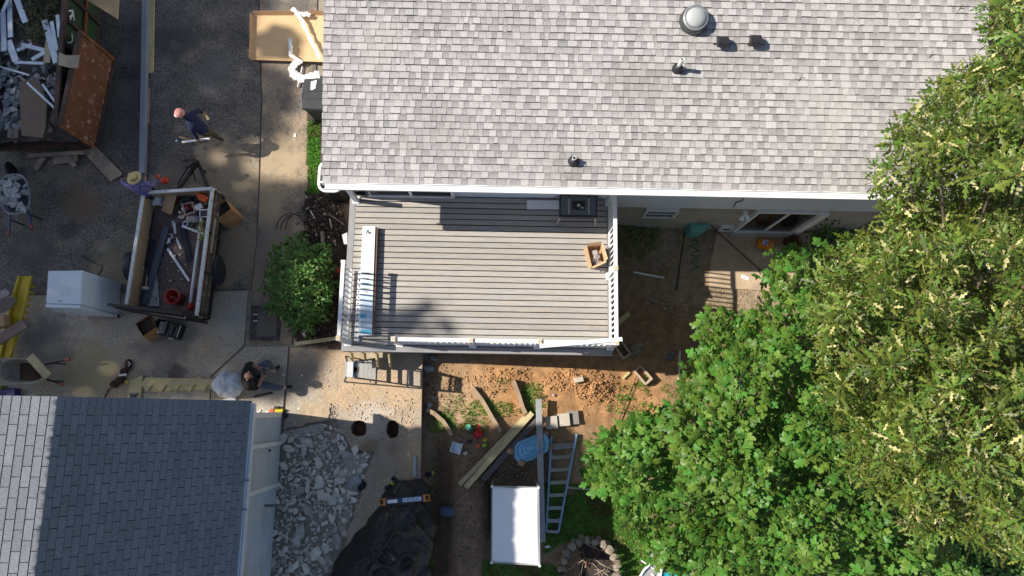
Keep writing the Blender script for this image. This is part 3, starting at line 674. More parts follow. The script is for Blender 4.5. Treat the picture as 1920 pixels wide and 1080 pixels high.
for x in (DX0+.3, -.6, DX1-.35): MB().box(x-.07, x+.07, DY0+.52, DY0+.66, gz(x, DY0)-.3 if x > XE else ZD-.05, ZK-.30).build('support_post', pt, K)
# posts and railing
RH = .93
capm = M('post top wood', (.55,.43,.27), rough=.8, var=.15, scale=20)
def post(x, y, h=RH+.06, cap=False):
    p = MB().box(x-.052, x+.052, y-.052, y+.052, ZK, ZK+h).build('railing_post', white, K, bevel=.006)
    MB().box(x-.085, x+.085, y-.085, y+.085, ZK+.002, ZK+.03).build('post_skirt', white, p, bevel=.008)
    MB().box(x-.041, x+.041, y-.041, y+.041, ZK+h+.001, ZK+h+.006).build('post_core', capm, p)
balm = {}
def rail(a, b, lab=None, z0=.10, n=None, skew=0):
    a = Vector((*a, 0)); b = Vector((*b, 0)); L = (b-a).length; d = (b-a)/L
    o = MB().bar(a+Vector((0,0,ZK+RH)), b+Vector((0,0,ZK+RH)), .085, .04).bar(a+Vector((0,0,ZK+RH-.045)), b+Vector((0,0,ZK+RH-.045)), .045, .055).build('rail', white, K, bevel=.006)
    tag(o, lab)
    MB().bar(a+Vector((0,0,ZK+z0)), b+Vector((0,0,ZK+z0)), .05, .07).build('bottom_rail', white, o, bevel=.005)
    n = n or max(2, int(L/.122)); rz = math.atan2(d.y, d.x)
    if 'b' not in balm: balm['b'] = mesh_of(MB().box(-.018,.018,-.018,.018,ZK+z0+.03,ZK+RH-.06), 'baluster', white)
    for k in range(n): inst('baluster', balm['b'], o, a + d*(L*(k+.5)/n), Matrix.Rotation(rz, 3, 'Z'))
xr = DX1-.055; yf = DY0+.20; xl = DX0+.15
Ysp = W(1143,502,ZK+1).y
xo = W(737,642,ZK+1).x
xp2, xp3 = W(883,645,ZK+1).x, W(1012,645,ZK+1).x
post(xr, DY1-.08); post(xr, Ysp); post(xr, yf)
post(xp2, yf); post(xp3, yf); post(xo, yf)
post(xl, yf); post(xl, DY1-.13)
rail((xr, DY1-.14), (xr, Ysp+.06)); rail((xr, Ysp-.06), (xr, yf+.06))
rail((xo+.06, yf), (xp2-.06, yf)); rail((xp2+.06, yf), (xp3-.06, yf)); rail((xp3+.06, yf), (xr-.06, yf))
ytop = W(652, 492, ZK+RH).y
rail((xl, yf+.06), (xl, ytop))
MB().box(xl-.05, xl+.05, ytop-.02, ytop+.05, ZK+RH-.10, ZK+RH+.03).build('rail_bracket', white, K, bevel=.006)
# things lying about on the deck
rl = MB(); a = W(676, 510, ZK+.05); b = W(668, 640, ZK+.05)
rl.bar(a, b, .10, .05); hr = rl.build('routed_rail', white, None, 'white railing profile with square holes lying beside the left railing', 'rail', bevel=.004)
blk = M('hole black', (.015,.016,.018), rough=.8)
for k in range(12):
    p = a.lerp(b, (k+.5)/12); MB().box(p.x-.024, p.x+.008, p.y-.02, p.y+.02, p.z+.018, p.z+.0275).box(p.x+.02, p.x+.05, p.y-.004, p.y+.012, p.z+.018, p.z+.0275).build('slot', blk, hr)
p = W(671, 637, ZK); MB().lathe([(.055,0),(.055,.02),(.028,.022),(.028,.015),(.0,.015)], p, 20).build('post_ring', white, None, 'small white round trim ring on the deck near the stair opening', 'trim ring')
MB().bar(W(1012, 649, ZK+RH+.05), W(1167, 636, ZK+RH+.05), .09, .045).build('loose_rail', white, None, 'loose white rail section resting across the front corner of the railing', 'rail', bevel=.006)
MB().bar(W(988, 384, ZK+.03), W(1052, 384, ZK+.03), .22, .025).build('white_trim_board', white, None, 'flat white trim board lying on the deck by the house wall', 'board', bevel=.004)
# long carton
cart = M('white carton', (.70,.74,.79), rough=.45, var=.04, scale=3, spec=.5)
t = thing('long_carton', 'long white and pale blue railing carton lying on the deck', 'carton', W(690, 526, ZK))
hz = .17
q = [W(680,424,ZK+hz), W(704,424,ZK+hz), W(697,628,ZK+hz), W(671,629,ZK+hz)]
body = MB().prism([[(p.x,p.y) for p in q]], ZK+.01, ZK+hz).build('box', M('carton face', (.72,.76,.80), rough=.4, var=.03), t, bevel=.006)
kraft = M('kraft side', (.20,.12,.08), rough=.85)
a, b = q[1], q[2]; MB().bar(Vector((a.x+.03,a.y-.02,ZK+.075)), Vector((b.x+.022,b.y+.03,ZK+.075)), .035, .13).build('kraft_side', kraft, t)
def on_top(px, py, w, h, mat, parent, z, name='print', rz=0.0):
    p = W(px, py, z); e = W(px+w, py, z).x - p.x; g = p.y - W(px, py+h, z).y
    return MB().obox((p.x, p.y, z), e, abs(g), .002, rz).build(name, mat, parent)
ink = M('dark ink', (.06,.065,.08), rough=.6); blue = M('cyan print', (.08,.42,.62), rough=.5); pale = M('pale blue band', (.50,.62,.74), rough=.45); wht = M('white print', (.86,.86,.86), rough=.5)
zt = ZK+hz+.0015
f4 = lambda v: [W(680-4.4*v+.6, 424+203*v, zt), W(703.3-4.2*v*1.6, 424+203*v, zt)]
def band(v0, v1, mat, z=0.0): (l0, r0), (l1, r1) = f4(v0), f4(v1); MB().plate([l1+Vector((0,0,z)), r1+Vector((0,0,z)), r0+Vector((0,0,z)), l0+Vector((0,0,z))], .001).build('print', mat, t)
band(.50, .96, pale); band(.44, .47, pale); band(.955, .99, blue, .001)
for v in (.432, .443): band(v, v+.004, ink, .002)
band(.455, .505, wht, .002); band(.565, .585, wht, .002); band(.60, .625, wht, .002)
for vy, dx, w in ((511.5,0,15),(513.2,1,8),(522,-1,11),(523.6,3,7),(531,-1,14),(533.5,1,15),(541,0,17),(547,-2,9),(548.5,3,6)): on_top(687+dx, vy, w, 1.0, ink, t, zt+.004)
on_top(681, 593, 11, 7, blue, t, zt+.004)
def strokes(pts_list, w, z, mat, parent):
    mb = MB()
    for pl in pts_list:
        for a, b in zip(pl[:-1], pl[1:]): mb.bar(W(*a, z), W(*b, z), w, .002)
    mb.build('print', mat, parent)
strokes([[(686,438),(689.5,431.5),(692,438),(693.2,434.5),(695.5,438.5)]], .02, zt+.004, ink, t)
# portable table saw
saw = thing('table_saw', 'black portable table saw with silver rails standing by the house wall', 'table saw', W(1085, 390, ZK))
q = [W(1049,363,ZK+.62), W(1121,365,ZK+.62), W(1120,407,ZK+.62), W(1049,406,ZK+.62)]
MB().prism([[(p.x,p.y) for p in q]], ZK+.46, ZK+.59).build('body', blackp, saw, bevel=.02)
qi = [W(1052,366,ZK+.62), W(1118,368,ZK+.62), W(1117,403,ZK+.62), W(1052,402,ZK+.62)]
MB().prism([[(p.x,p.y) for p in qi]], ZK+.585, ZK+.612).build('table_top', M('saw table', (.115,.135,.155), rough=.4, metal=.3, var=.06), saw, bevel=.005)
on_top(1085, 385, 25, 17, M('insert plate', (.018,.018,.02), rough=.4), saw, ZK+.613, 'insert')
p = W(1085, 385, ZK+.62); MB().lathe([(.036,0),(.036,.006),(.012,.008),(.0,.008)], p, 18).build('arbor_disc', M('bright steel', (.62,.62,.60), rough=.3, metal=.8), saw)
on_top(1092, 389.5, 6, 3, M('dull steel', (.4,.4,.4), rough=.5), saw, ZK+.615, 'guard')
for x in (1066.5, 1104.0):
    o = MB().bar(W(x, 371, ZK+.62), W(x, 402, ZK+.62), .030, .012).build('rail_slot', M('bright steel', (.62,.62,.60)), saw)
    MB().bar(W(x, 371, ZK+.628), W(x, 402, ZK+.628), .008, .004).build('groove', blk, o); on_top(x, 370, 2.4, 4, blk, saw, ZK+.625, 'stop')
for (ax, ay), (bx, by) in (((1051,407),(1043,421)),((1116,407),(1116,425)),((1052,366),(1040,371)),((1118,368),(1126,374))):
    MB().tube([W(ax, ay, ZK+.48), W(bx, by, ZK+.02)], .022, 8).build('leg', M('leg steel', (.42,.42,.40), rough=.4, metal=.5), saw)
    MB().ball(W(bx, by, ZK+.02), .03, .03, .02).build('foot', blackp, saw)
# open carton of brackets by the right railing
ob = thing('open_box', 'open brown cardboard box holding grey caps beside the right railing', 'box', W(1119, 482, ZK))
tq = [W(1101,462,ZK+.30), W(1127,459,ZK+.30), W(1136,488,ZK+.30), W(1110,500,ZK+.30)]
cb = M('cardboard', (.52,.36,.21), rough=.85, var=.08, scale=5); cbi = M('cardboard inside', (.40,.26,.15), rough=.9)
ctr = sum((Vector(p) for p in tq), Vector())/4
bq = [Vector((*(ctr + (p-ctr)*.97).xy, ZK+.01)) for p in tq]
for k, nm in enumerate('abcd'):
    a, b, c, d_ = tq[k], tq[(k+1)%4], bq[(k+1)%4], bq[k]; MB().plate([d_, c, b, a], .006).build('side', cb, ob)
    out = ((a+b)/2 - ctr); out.z = 0; out.normalize(); fl = (.05,.03,.05,.10)[k]
    MB().plate([a, b, b+out*fl+Vector((0,0,(.10,.12,.02,.01)[k])), a+out*fl+Vector((0,0,(.10,.12,.02,.01)[k]))], .005).build('flap', cb, ob)
MB().plate(bq, .004).build('base', cbi, ob)
capg = M('grey plastic caps', (.30,.27,.27), rough=.35, spec=.6)
for k, (px, py, w) in enumerate(((1116,474,.12),(1119,482,.13),(1113,488,.10),(1123,492,.12),(1117,496,.09))):
    p = W(px, py, ZK+.22-.03*k); MB().obox(p, w, w, .05, .3+k*.8, Euler((.3*(k % 2), -.25, .3+k*.8)).to_matrix()).build('plastic_sleeve', capg, None, ('grey plastic cap lying topmost at the back of the open box','largest grey plastic cap in the middle of the open box','grey plastic cap at the left side of the open box','grey plastic cap at the right front of the open box','smallest grey plastic cap at the front of the open box')[k], 'cap', 'caps in the open box', bevel=.01)
# corner tub under the roof corner
tub = thing('planter_tub', 'white rimmed tub with brown contents at the house corner by the driveway', 'tub', D(620, 352))
def rrect(cx, cy, hx, hy, r, z, n=6):
    out = []
    for qx, qy, a0 in ((1,-1,-90),(1,1,0),(-1,1,90),(-1,-1,180)):
        for k in range(n+1): a_ = math.radians(a0+90*k/n); out.append((cx+qx*(hx-r)+r*math.cos(a_), cy+qy*(hy-r)+r*math.sin(a_)))
    return out
c0 = W(598,300,ZD+1.05); c1 = W(642,361,ZD+1.05); cx, cy = (c0.x+c1.x)/2, (c0.y+c1.y)/2; hx, hy = (c1.x-c0.x)/2, (c0.y-c1.y)/2
MB().prism([rrect(cx,cy,hx,hy,.22,0), rrect(cx,cy,hx-.055,hy-.055,.17,0)[::-1]], ZD+1.0, ZD+1.06).build('rim', white, tub)
MB().prism([rrect(cx,cy,hx-.05,hy-.05,.17,0), rrect(cx,cy,hx-.07,hy-.07,.15,0)[::-1]], ZD+.05, ZD+1.0).build('body', M('dark tub', (.03,.03,.03), rough=.6), tub)
MB().prism([rrect(cx,cy,hx-.07,hy-.07,.15,0)], ZD+.06, ZD+.80).build('contents', M('brown litter', (.20,.09,.045), rough=.95, var=.5, scale=14), tub)
MB().obox((cx+.02, cy-hy+.2, ZD+.83), .13, .11, .05, .2).build('wood_block', pt, tub)
# ================================================================ garage with gambrel roof
GXE, GZE = -5.27, 3.90; GXB, GZB = -7.48, 6.63; GYN = .10; GYS = -7.5
gsh = M('three tab shingle', (.215,.232,.262), rough=.95, var=.06, scale=1.4, tone=.09, speck=.26, sscale=45, bump=.004, bscale=120, spec=.12)
gbase = M('shingle slots', (.03,.03,.032), rough=.95)
gwall = M('garage siding', (.50,.55,.60), rough=.6, var=.08, scale=2, col2=(.44,.47,.48), s2=1.2)
GA = thing('garage', 'garage with steep grey shingled gambrel roof and white side wall', 'garage', (-8.5, -3.5, ZD))
up_r = .20                                            # rise of the upper slope per metre
GXT = -10.2; GZT = GZB + (GXB-GXT)*up_r
prof = [(GXE,GZE),(GXB,GZB),(GXT,GZT),(2*GXT-GXB,GZB),(2*GXT-GXE,GZE)]
mb = MB(); n = len(prof)
vs = [(x, y, z-.02) for y in (GYN, GYS) for x, z in prof] + [(x, y, z-.14) for y in (GYN, GYS) for x, z in prof]
fs = []
for i in range(n-1): fs += [(i, i+1, n+i+1, n+i), (2*n+i+1, 2*n+i, 3*n+i, 3*n+i+1), (i+1, i, 2*n+i, 2*n+i+1), (n+i, n+i+1, 3*n+i+1, 3*n+i)]
fs += [(0, n, 3*n, 2*n), (2*n-1, n-1, 3*n-1, 4*n-1)]
groof = mb.add(vs, fs).build('roof', gbase, GA)
tabs = []; r = random.Random(4)
def slope(x0, z0, x1, z1, e, first, hi):
    L = math.hypot(x1-x0, z1-z0); u = Vector((x1-x0, 0, z1-z0))/L; nn = Vector((-u.z, 0, u.x)); nn = nn if nn.z > 0 else -nn
    k = 0
    while k*e < L + .02:
        y = GYN + .03 - (TW/2 if (k+first) % 2 else 0) + r.uniform(-.008,.008)
        y0 = GYN + .01
        while y0 > GYS:
            y1 = min(y0, y - TW) if y - TW < y0 - .02 else y0 - .02
            y1 = y - TW; tabs.append((x0, z0, u, nn, k*e, e, min(y0, GYN+.01), y1, r.random(), k, hi)); y = y1; y0 = y1
        k += 1
    return k
TW = .335
k1 = slope(GXE+.01, GZE, GXB, GZB, .123, 0, False)
k2 = slope(GXB-.01, GZB, GXT, GZT, .143, k1, True)
def gtab(mb, x0, z0, u, nn, s, e, ya, yb, t, k, hi):
    mb.ct = t; g = .006; o = Vector((x0,0,z0)); b0 = o + u*(s+.001); b1 = o + u*(s+e-.007)
    def q(p, y, up): v = p + nn*up; return (v.x, y, v.z)
    mb.add([q(b0,ya-g,.012), q(b0,yb+g,.012), q(b1,yb+g,.004), q(b1,ya-g,.004), q(b0,ya-g,-.02), q(b0,yb+g,-.02), q(b1,yb+g,-.01), q(b1,ya-g,-.01)],
           [(3,2,1,0), (0,1,5,4), (0,4,7,3), (1,2,6,5)])
vis = [i for i, t in enumerate(tabs) if t[6] > -3.6 and (not t[10] or t[9] < 10)]
vis.sort(key=lambda i: -(tabs[i][2].z*tabs[i][4] + tabs[i][1])); pick = set(vis[:300]); mass = MB()
for i, tb in enumerate(tabs):
    if i in pick: mb = MB(); gtab(mb, *tb); mb.build('shingle', gsh, groof, tone=True)
    else: gtab(mass, *tb)
mass.build('shingle_field', gsh, groof, kind='stuff', tone=True)
# walls
MB().prism([[(GXE-.02,GYN-.33),(GXE-.02,GYS),(2*GXT-GXE,GYS),(2*GXT-GXE,GYN-.33)]], ZD-.1, GZE-.15).build('wall', gwall, GA)
gb = [(x, z-.16) for x, z in prof]; MB().plate([(x, GYN-.34, z) for x, z in gb], .1).build('gable_wall', gwall, GA)
mb = MB()
for k in range(24):
    z0 = ZD + .02 + k*.092
    mb.add([(GXE+.012,GYN-.36,z0),(GXE+.012,GYS,z0),(GXE-.012,GYS,z0+.092),(GXE-.012,GYN-.36,z0+.092),(GXE-.02,GYN-.36,z0),(GXE-.02,GYS,z0)], [(0,3,2,1),(4,0,1,5)])
mb.build('siding_courses', gwall, GA)
MB().box(GXE-.03, GXE+.03, GYN-.36, GYN-.24, ZD-.02, GZE-.1).build('corner_board', white2, GA)
MB().box(GXE-.015, GXE+.02, GYS, GYN-.3, GZE-.30, GZE-.16).build('frieze_board', white2, GA)
# gutter in three fine lines
for k, (o, w, h) in enumerate(((-.02,.03,.05),(.035,.028,.03),(.085,.035,.05))):
    MB().box(GXE+o, GXE+o+w, GYS, GYN-.05, GZE-.06, GZE-.05+h).build('gutter_line', white, GA)
MB().box(GXE-.02, GXE+.12, GYS, GYN-.06, GZE-.10, GZE-.055).build('gutter', white, GA)
for py in (900, 955): y = W(455, py, GZE).y; MB().box(GXE-.03, GXE+.125, y-.012, y+.012, GZE-.02, GZE+.008).build('gutter_strap', M('grey strap', (.2,.2,.22)), GA)
# side door under the eave and its canopy board
def gw(px, py, x=GXE+.03):
    w = RC @ _ray(px, py); t = x / w.x; return Vector((x, w.y*t, HC + w.z*t))
y0 = gw(500, 838).y; y1 = gw(490, 915).y
dm = M('door paint', (.53,.56,.58), rough=.5, var=.05)
dd = MB().box(GXE+.0, GXE+.035, y1, y0, ZD+.03, ZD+1.92).build('side_door', dm, GA)
MB().box(GXE+.03, GXE+.06, y0, y0+.09, ZD, ZD+2.0).box(GXE+.03, GXE+.06, y1-.09, y1, ZD, ZD+2.0).box(GXE+.03, GXE+.062, y1, y0, ZD+1.92, ZD+2.0).build('door_frame', white2, dd)
for z0, z1 in ((.2,.85),(1.0,1.75)): MB().box(GXE+.036, GXE+.044, y1+.12, y0-.12, ZD+z0, ZD+z1).build('door_panel', dm, dd, bevel=.004)
MB().ball((GXE+.09, y0-.08, ZD+.95), .03, seg=10, rings=6).build('door_knob', M('dark brass', (.05,.045,.035), metal=.6, rough=.4), dd)
p = gw(497, 948, GXE+.02); MB().tube([p, p+Vector((.14,0,0)), p+Vector((.30,.02,-.03))], [.03,.035,.02], 8).build('wall_lamp', M('lamp grey', (.14,.15,.16), rough=.5), GA)
# ================================================================ trees and shrubs
def leaf_template(outline, fold=.10, droop=.12):
    # outline: half outline (x along the leaf, y sideways); midrib kept high, edges lower, tip drooping
    mid = [(x, 0.0, -droop*x*x) for x, y in outline]
    L = [(x, y, -droop*x*x - fold*y) for x, y in outline]; R = [(x, -y, -droop*x*x - fold*y) for x, y in outline]
    V = mid + L + R; n = len(outline); F = []
    for i in range(n-1):
        F += [(i, i+1, n+i+1), (i, n+i+1, n+i), (i, 2*n+i, 2*n+i+1), (i, 2*n+i+1, i+1)]
    V = np.array(V, float); F = [f for f in F if np.linalg.norm(np.cross(V[f[1]]-V[f[0]], V[f[2]]-V[f[0]])) > 1e-6]
    return V, np.array(F)
FIG = leaf_template([(0,0),(-.04,.16),(.10,.30),(.20,.13),(.30,.36),(.52,.46),(.60,.40),(.48,.13),(.70,.20),(.86,.15),(1.0,0)], .34, .22)
OAK = leaf_template([(0,0),(.2,.022),(.33,.15),(.40,.035),(.60,.17),(.66,.035),(.82,.11),(.86,.03),(1.0,0)], .25, .12)
SHR = leaf_template([(0,0),(.3,.22),(.65,.24),(1.0,0)], .2, .2)
def rosettes(P, rng, tmpl, nl, lmin, lmax, pet, el0, el1, wid=1.0, lean=.5, flip=0.0):
    # leaf frames round each shoot tip; returns (n,3,3) axes*size and positions
    Rs, Ps = [], []
    for p in P:
        ax = np.array([rng.normal(0,lean), rng.normal(0,lean), 1.0]); ax /= np.linalg.norm(ax)
        t1 = np.cross(ax, [1,0,0]); t1 /= np.linalg.norm(t1); t2 = np.cross(ax, t1); a0 = rng.uniform(0, 6.28)
        n = int(rng.integers(nl[0], nl[1]+1))
        for k in range(n):
            f = (k+.5)/n; a = a0 + 2.39996*k + rng.normal(0,.2); el = el1 + (el0-el1)*f + rng.normal(0,.18)
            d = (t1*math.cos(a) + t2*math.sin(a))*math.cos(el) + ax*math.sin(el)
            s = (lmin + (lmax-lmin)*min(1, f*1.5))*rng.uniform(.62,1.25)
            side = np.cross(ax, d); side /= (np.linalg.norm(side)+1e-9); up = np.cross(d, side); tw = rng.normal(0,.3) + (math.pi if rng.random() < flip else 0)
            side, up = side*math.cos(tw)+up*math.sin(tw), up*math.cos(tw)-side*math.sin(tw)
            Rs.append(np.stack([d*s, side*s*wid, up*s], 1)); Ps.append(p + d*pet*f*rng.uniform(.5,1.1) - ax*.10*f)
    return np.array(Rs), np.array(Ps)
def foliage(name, root, tmpl, Rs, Ps, mat, nparts, rng, score=None):
    TV, TF = tmpl; n = len(Ps); tone = rng.uniform(0,1,n); tone2 = rng.uniform(0,1,n)
    sc = Ps[:,2] if score is None else score
    pick = np.argsort(-sc)[:nparts]; keep = np.ones(n, bool); keep[pick] = False
    K = np.where(keep)[0]; V = np.einsum('nij,kj->nki', Rs[K], TV) + Ps[K][:,None,:]
    F = TF[None] + (np.arange(len(K))*len(TV))[:,None,None]
    npobj(name, npmesh(name, V.reshape(-1,3), F.reshape(-1,3), mat, np.repeat(tone[K], len(TF)), np.repeat(tone2[K], len(TF))), root, kind='stuff')
    ms = [npmesh('leaf', TV, TF, mat, np.full(len(TF), t), np.full(len(TF), u)) for t in (.05,.25,.45,.65,.85,1.0) for u in (.2,.8)]
    o = ORG[root.name]
    for i in pick:
        ob = bpy.data.objects.new('leaf', ms[int(rng.integers(len(ms)))]); COL.objects.link(ob); ob.parent = root
        m4 = Matrix([list(Rs[i][r]) + [Ps[i][r]-o[r]] for r in range(3)] + [[0,0,0,1]]); ob.matrix_local = m4
def spread(px_poly, spacing, rng, tries=30000):      # even spread of pixel points in an outline
    a = np.array(px_poly, float); lo, hi = a.min(0), a.max(0); cell = {}; out = []
    Q = rng.uniform(lo, hi, (tries, 2)); Q = Q[in_poly(Q, a)]
    for x, y in Q:
        c = (int(x//spacing), int(y//spacing)); ok = True
        for i in (-1,0,1):
            for j in (-1,0,1):
                for u, v in cell.get((c[0]+i, c[1]+j), ()):
                    if (u-x)**2 + (v-y)**2 < spacing*spacing: ok = False
        if ok: cell.setdefault(c, []).append((x, y)); out.append((x, y))
    return out
def edge_dist(p, poly):
    d = 1e9; n = len(poly)
    for i in range(n):
        a = Vector(poly[i]); b = Vector(poly[(i+1) % n]); q = Vector(p); t = max(0, min(1, (q-a).dot(b-a)/((b-a).length_squared+1e-9))); d = min(d, (q-(a+(b-a)*t)).length)
    return d
def limb(mb, a, b, r0, r1, rng, sag=.3, n=6):
    pts = []
    for k in range(n+1):
        t = k/n; p = Vector(a).lerp(Vector(b), t); p += Vector((rng.normal(0,.05), rng.normal(0,.05), -sag*t*(1-t))); pts.append(p)
    mb.tube(pts, [r0+(r1-r0)*k/n for k in range(n+1)], 7)
figm = M('fig leaf', (.088,.188,.028), rough=.42, var=.10, scale=30, tone=.36, trans=.22, spec=.25, hue=.03, back=(.21,.29,.11))
oakm = M('oak leaf', (.094,.140,.022), rough=.44, var=.08, scale=30, tone=.55, trans=.10, spec=.3, hue=.04, back=(.48,.45,.2))
shrm = M('shrub leaf', (.085,.18,.035), rough=.5, var=.1, scale=20, tone=.5, trans=.2, spec=.3, hue=.03, back=(.14,.2,.07))
bark = M('grey bark', (.17,.145,.12), rough=.95, var=.3, scale=8, bump=.02, bscale=20)
rng = np.random.default_rng(21)
# ---- fig tree
FP = [(1455,478),(1498,462),(1545,468),(1590,520),(1560,600),(1570,720),(1640,790),(1660,900),(1720,990),(1810,1060),(1840,1110),(1330,1110),(1240,1058),(1195,990),(1150,940),(1112,905),(1108,850),(1140,810),(1200,788),(1240,772),(1262,762),(1283,735),(1300,690),(1318,655),(1312,610),(1335,585),(1385,580),(1410,606),(1425,585),(1440,560),(1435,520)]
tips = []
for px, py in spread(FP, 18.5, rng):
    e = edge_dist((px,py), FP); z = 1.6 + 1.7*min(1, e/75)**.6 + 1.7*float(nz2(px, py, 1/48, 3)) + rng.normal(0,.10) - (.5 if py < 620 else 0)
    tips.append(tuple(W(px, py, z)))
low = []
for px, py in spread(FP, 26, rng):
    e = edge_dist((px,py), FP)
    if e > 6: low.append(tuple(W(px, py, 1.1 + 1.2*min(1, e/90) + rng.normal(0,.25))))
ft = thing('fig_tree', 'broad fig tree with large lobed bright green leaves right of the deck', 'tree', (6.0, -1.5, .3))
Rs, Ps = rosettes(np.array(tips), rng, FIG, (9,12), .10, .24, .15, -.40, .95)
R2, P2 = rosettes(np.array(low), rng, FIG, (6,8), .16, .26, .15, -.3, .6)
inview = np.array([0 < (p[0]*1300/(HC-p[2])+942) < 1920 for p in Ps])
foliage('crown', ft, FIG, np.concatenate([Rs, R2]), np.concatenate([Ps, P2]), figm, 300, rng, np.concatenate([np.where(inview & (Ps[:,1] > -4.2), Ps[:,2]+.6*Rs[:,2,2], -5), np.full(len(P2), -9.)]))
mb = MB(); limb(mb, (6.0,-1.5,.2), (6.1,-1.4,1.2), .13, .10, rng, 0); mb.build('trunk', bark, ft)
for k, t in enumerate(rng.choice(len(tips), 34, replace=False)):
    mb = MB(); limb(mb, (6.0+.04*math.cos(k), -1.5+.04*math.sin(k), .5+.02*k), Vector(tips[t])-Vector((0,0,.12)), .05, .012, rng, .5); mb.build('branch', bark, ft)
# ---- oak
OP = [(1855,-60),(1850,60),(1856,110),(1826,120),(1790,135),(1760,160),(1738,180),(1736,215),(1700,228),(1675,240),(1668,275),(1690,300),(1668,310),(1636,318),(1640,345),(1665,372),(1652,395),(1668,430),(1612,436),(1580,450),(1568,480),(1545,500),(1530,540),(1522,600),(1545,640),(1528,700),(1540,745),(1570,790),(1600,830),(1590,870),(1620,905),(1660,930),(1700,990),(1740,1010),(1800,1000),(1850,1030),(1900,1050),(1990,1060),(2080,900),(2100,400),(2060,-60)]
HOLES = [(1808,545,28,14),(1665,560,24,12),(1600,640,18,12),(1850,500,30,10),(1690,960,30,14),(1870,480,20,14),(1780,820,16,12)]
tips, low = [], []
def oakz(px, py):
    e = edge_dist((px,py), OP); return 4.6 + 2.2*min(1, e/130)**.6 + 2.2*float(nz2(px, py, 1/50, 5)) + 1.0*float(nz2(px, py, 1/25, 6)) + (1.1 if py < 330 else 0)
for px, py in spread(OP, 14.0, rng, 60000):
    if any(((px-a)/c)**2+((py-b)/d)**2 < rng.uniform(.6,1.2) for a,b,c,d in HOLES): continue
    if nz2(px, py, 1/32, 9) < .16: continue
    tips.append(tuple(W(px, py, oakz(px,py) + rng.normal(0,.16))))
for px, py in spread(OP, 18, rng, 60000):
    if any(((px-a)/c)**2+((py-b)/d)**2 < .8 for a,b,c,d in HOLES) or edge_dist((px,py), OP) < 8: continue
    low.append(tuple(W(px, py, oakz(px,py) - rng.uniform(.3,1.0))))
ot = thing('oak_tree', 'tall oak tree with narrow glossy leaves overhanging the roof corner', 'tree', (10.2, .5, .2))
Rs, Ps = rosettes(np.array(tips), rng, OAK, (13,16), .13, .27, .03, -.2, .9, .85, .5, .07)
R2, P2 = rosettes(np.array(low), rng, OAK, (8,10), .14, .24, .05, -.3, .6, 1.0, .7)
inv = (Ps[:,0]*1300/(HC-Ps[:,2])+942 < 1900) & (np.abs(Ps[:,1]-1.5) < 4.5)
foliage('crown', ot, OAK, np.concatenate([Rs, R2]), np.concatenate([Ps, P2]), oakm, 300, rng, np.concatenate([np.where(inv, Ps[:,2]+Rs[:,2,2], -5), np.full(len(P2), -9.)]))
bud = M('oak buds', (.30,.15,.05), rough=.7, var=.2, scale=20); TV, TF = rock_template(9); P = np.array(tips)
V, F = scatter(TV, TF, P + np.array([0,0,.01]), np.full(len(P), .014), rotmats(len(P), rng)); npobj('buds', npmesh('buds', V, F, bud), ot, kind='stuff')
mb = MB(); limb(mb, (10.2,.5,0), (10.0,.7,3.6), .32, .22, rng, 0); mb.build('trunk', bark, ot)
for k, t in enumerate(rng.choice(len(tips), 46, replace=False)):
    mb = MB(); limb(mb, (10.0,.7,2.2+.03*k), Vector(tips[t])-Vector((0,0,.25)), .07, .012, rng, .6, 8); mb.build('branch', bark, ot)
# ---- bush at the driveway edge
BP = [(497,492),(520,488),(512,462),(540,455),(562,440),(585,470),(606,456),(622,490),(610,515),(630,530),(618,562),(606,575),(612,605),(590,598),(575,624),(556,600),(548,618),(530,588),(500,580),(510,555),(490,540),(508,520)]
tips = []
for px, py in [q for q in spread(BP, 8.2, rng) if nz2(q[0], q[1], 1/16, 14) > .22]:
    e = edge_dist((px,py), BP); tips.append(tuple(W(px, py, ZD + .35 + .75*min(1, e/45)**.7 + .3*float(nz2(px,py,1/20,4)) + rng.normal(0,.08))))
low = [tuple(W(px, py, ZD + .25 + .4*rng.random())) for px, py in spread(BP, 12, rng)]
bu = thing('bush', 'round leafy green bush between the driveway and the deck', 'bush', D(565, 545))
Rs, Ps = rosettes(np.array(tips), rng, SHR, (7,10), .05, .12, .09, -.3, .8, 1.1)
R2, P2 = rosettes(np.array(low), rng, SHR, (6,8), .09, .15, .1, -.3, .6, 1.1)
foliage('foliage', bu, SHR, np.concatenate([Rs, R2]), np.concatenate([Ps, P2]), shrm, 150, rng)
c = D(565, 548)
for k in range(14):
    mb = MB(); limb(mb, (c.x+.1*math.cos(k), c.y+.1*math.sin(k), ZD-.05), Vector(tips[(k*13) % len(tips)])-Vector((0,0,.1)), .022, .006, rng, .1, 4); mb.build('stem', bark, bu)
# ---- small plants
def small_plant(name, label, poly, z0, h, fn, n, lmin, lmax, mat=shrm, parts=30, base=None):
    pts = spread(poly, 9, rng, 6000); t = thing(name, label, 'plant', base or fn(sum(p[0] for p in poly)/len(poly), sum(p[1] for p in poly)/len(poly)))
    P = np.array([tuple(W(px, py, z0 + h*rng.uniform(.35,1))) for px, py in pts]); Rs, Ps = rosettes(P, rng, SHR, n, lmin, lmax, .08, -.3, .7, 1.1)
    foliage('foliage', t, SHR, Rs, Ps, mat, min(parts, len(Ps)//2), rng)
    mb = MB(); o = t.location
    for p in P[::3]: limb(mb, (o.x, o.y, z0-.03), Vector(p), .012, .004, rng, .05, 3)
    mb.build('stem', bark, t)
small_plant('climbing_shrub', 'dark climbing shrub against the wall beside the lower door', [(1525,400),(1560,392),(1590,405),(1575,425),(1535,430)], .1, 1.5, G, (5,7), .07,.13)
small_plant('shrub', 'low dark shrub in shade under the oak by the wall', ell(1570,440,48,20), .05, .5, G, (6,8), .08,.14)
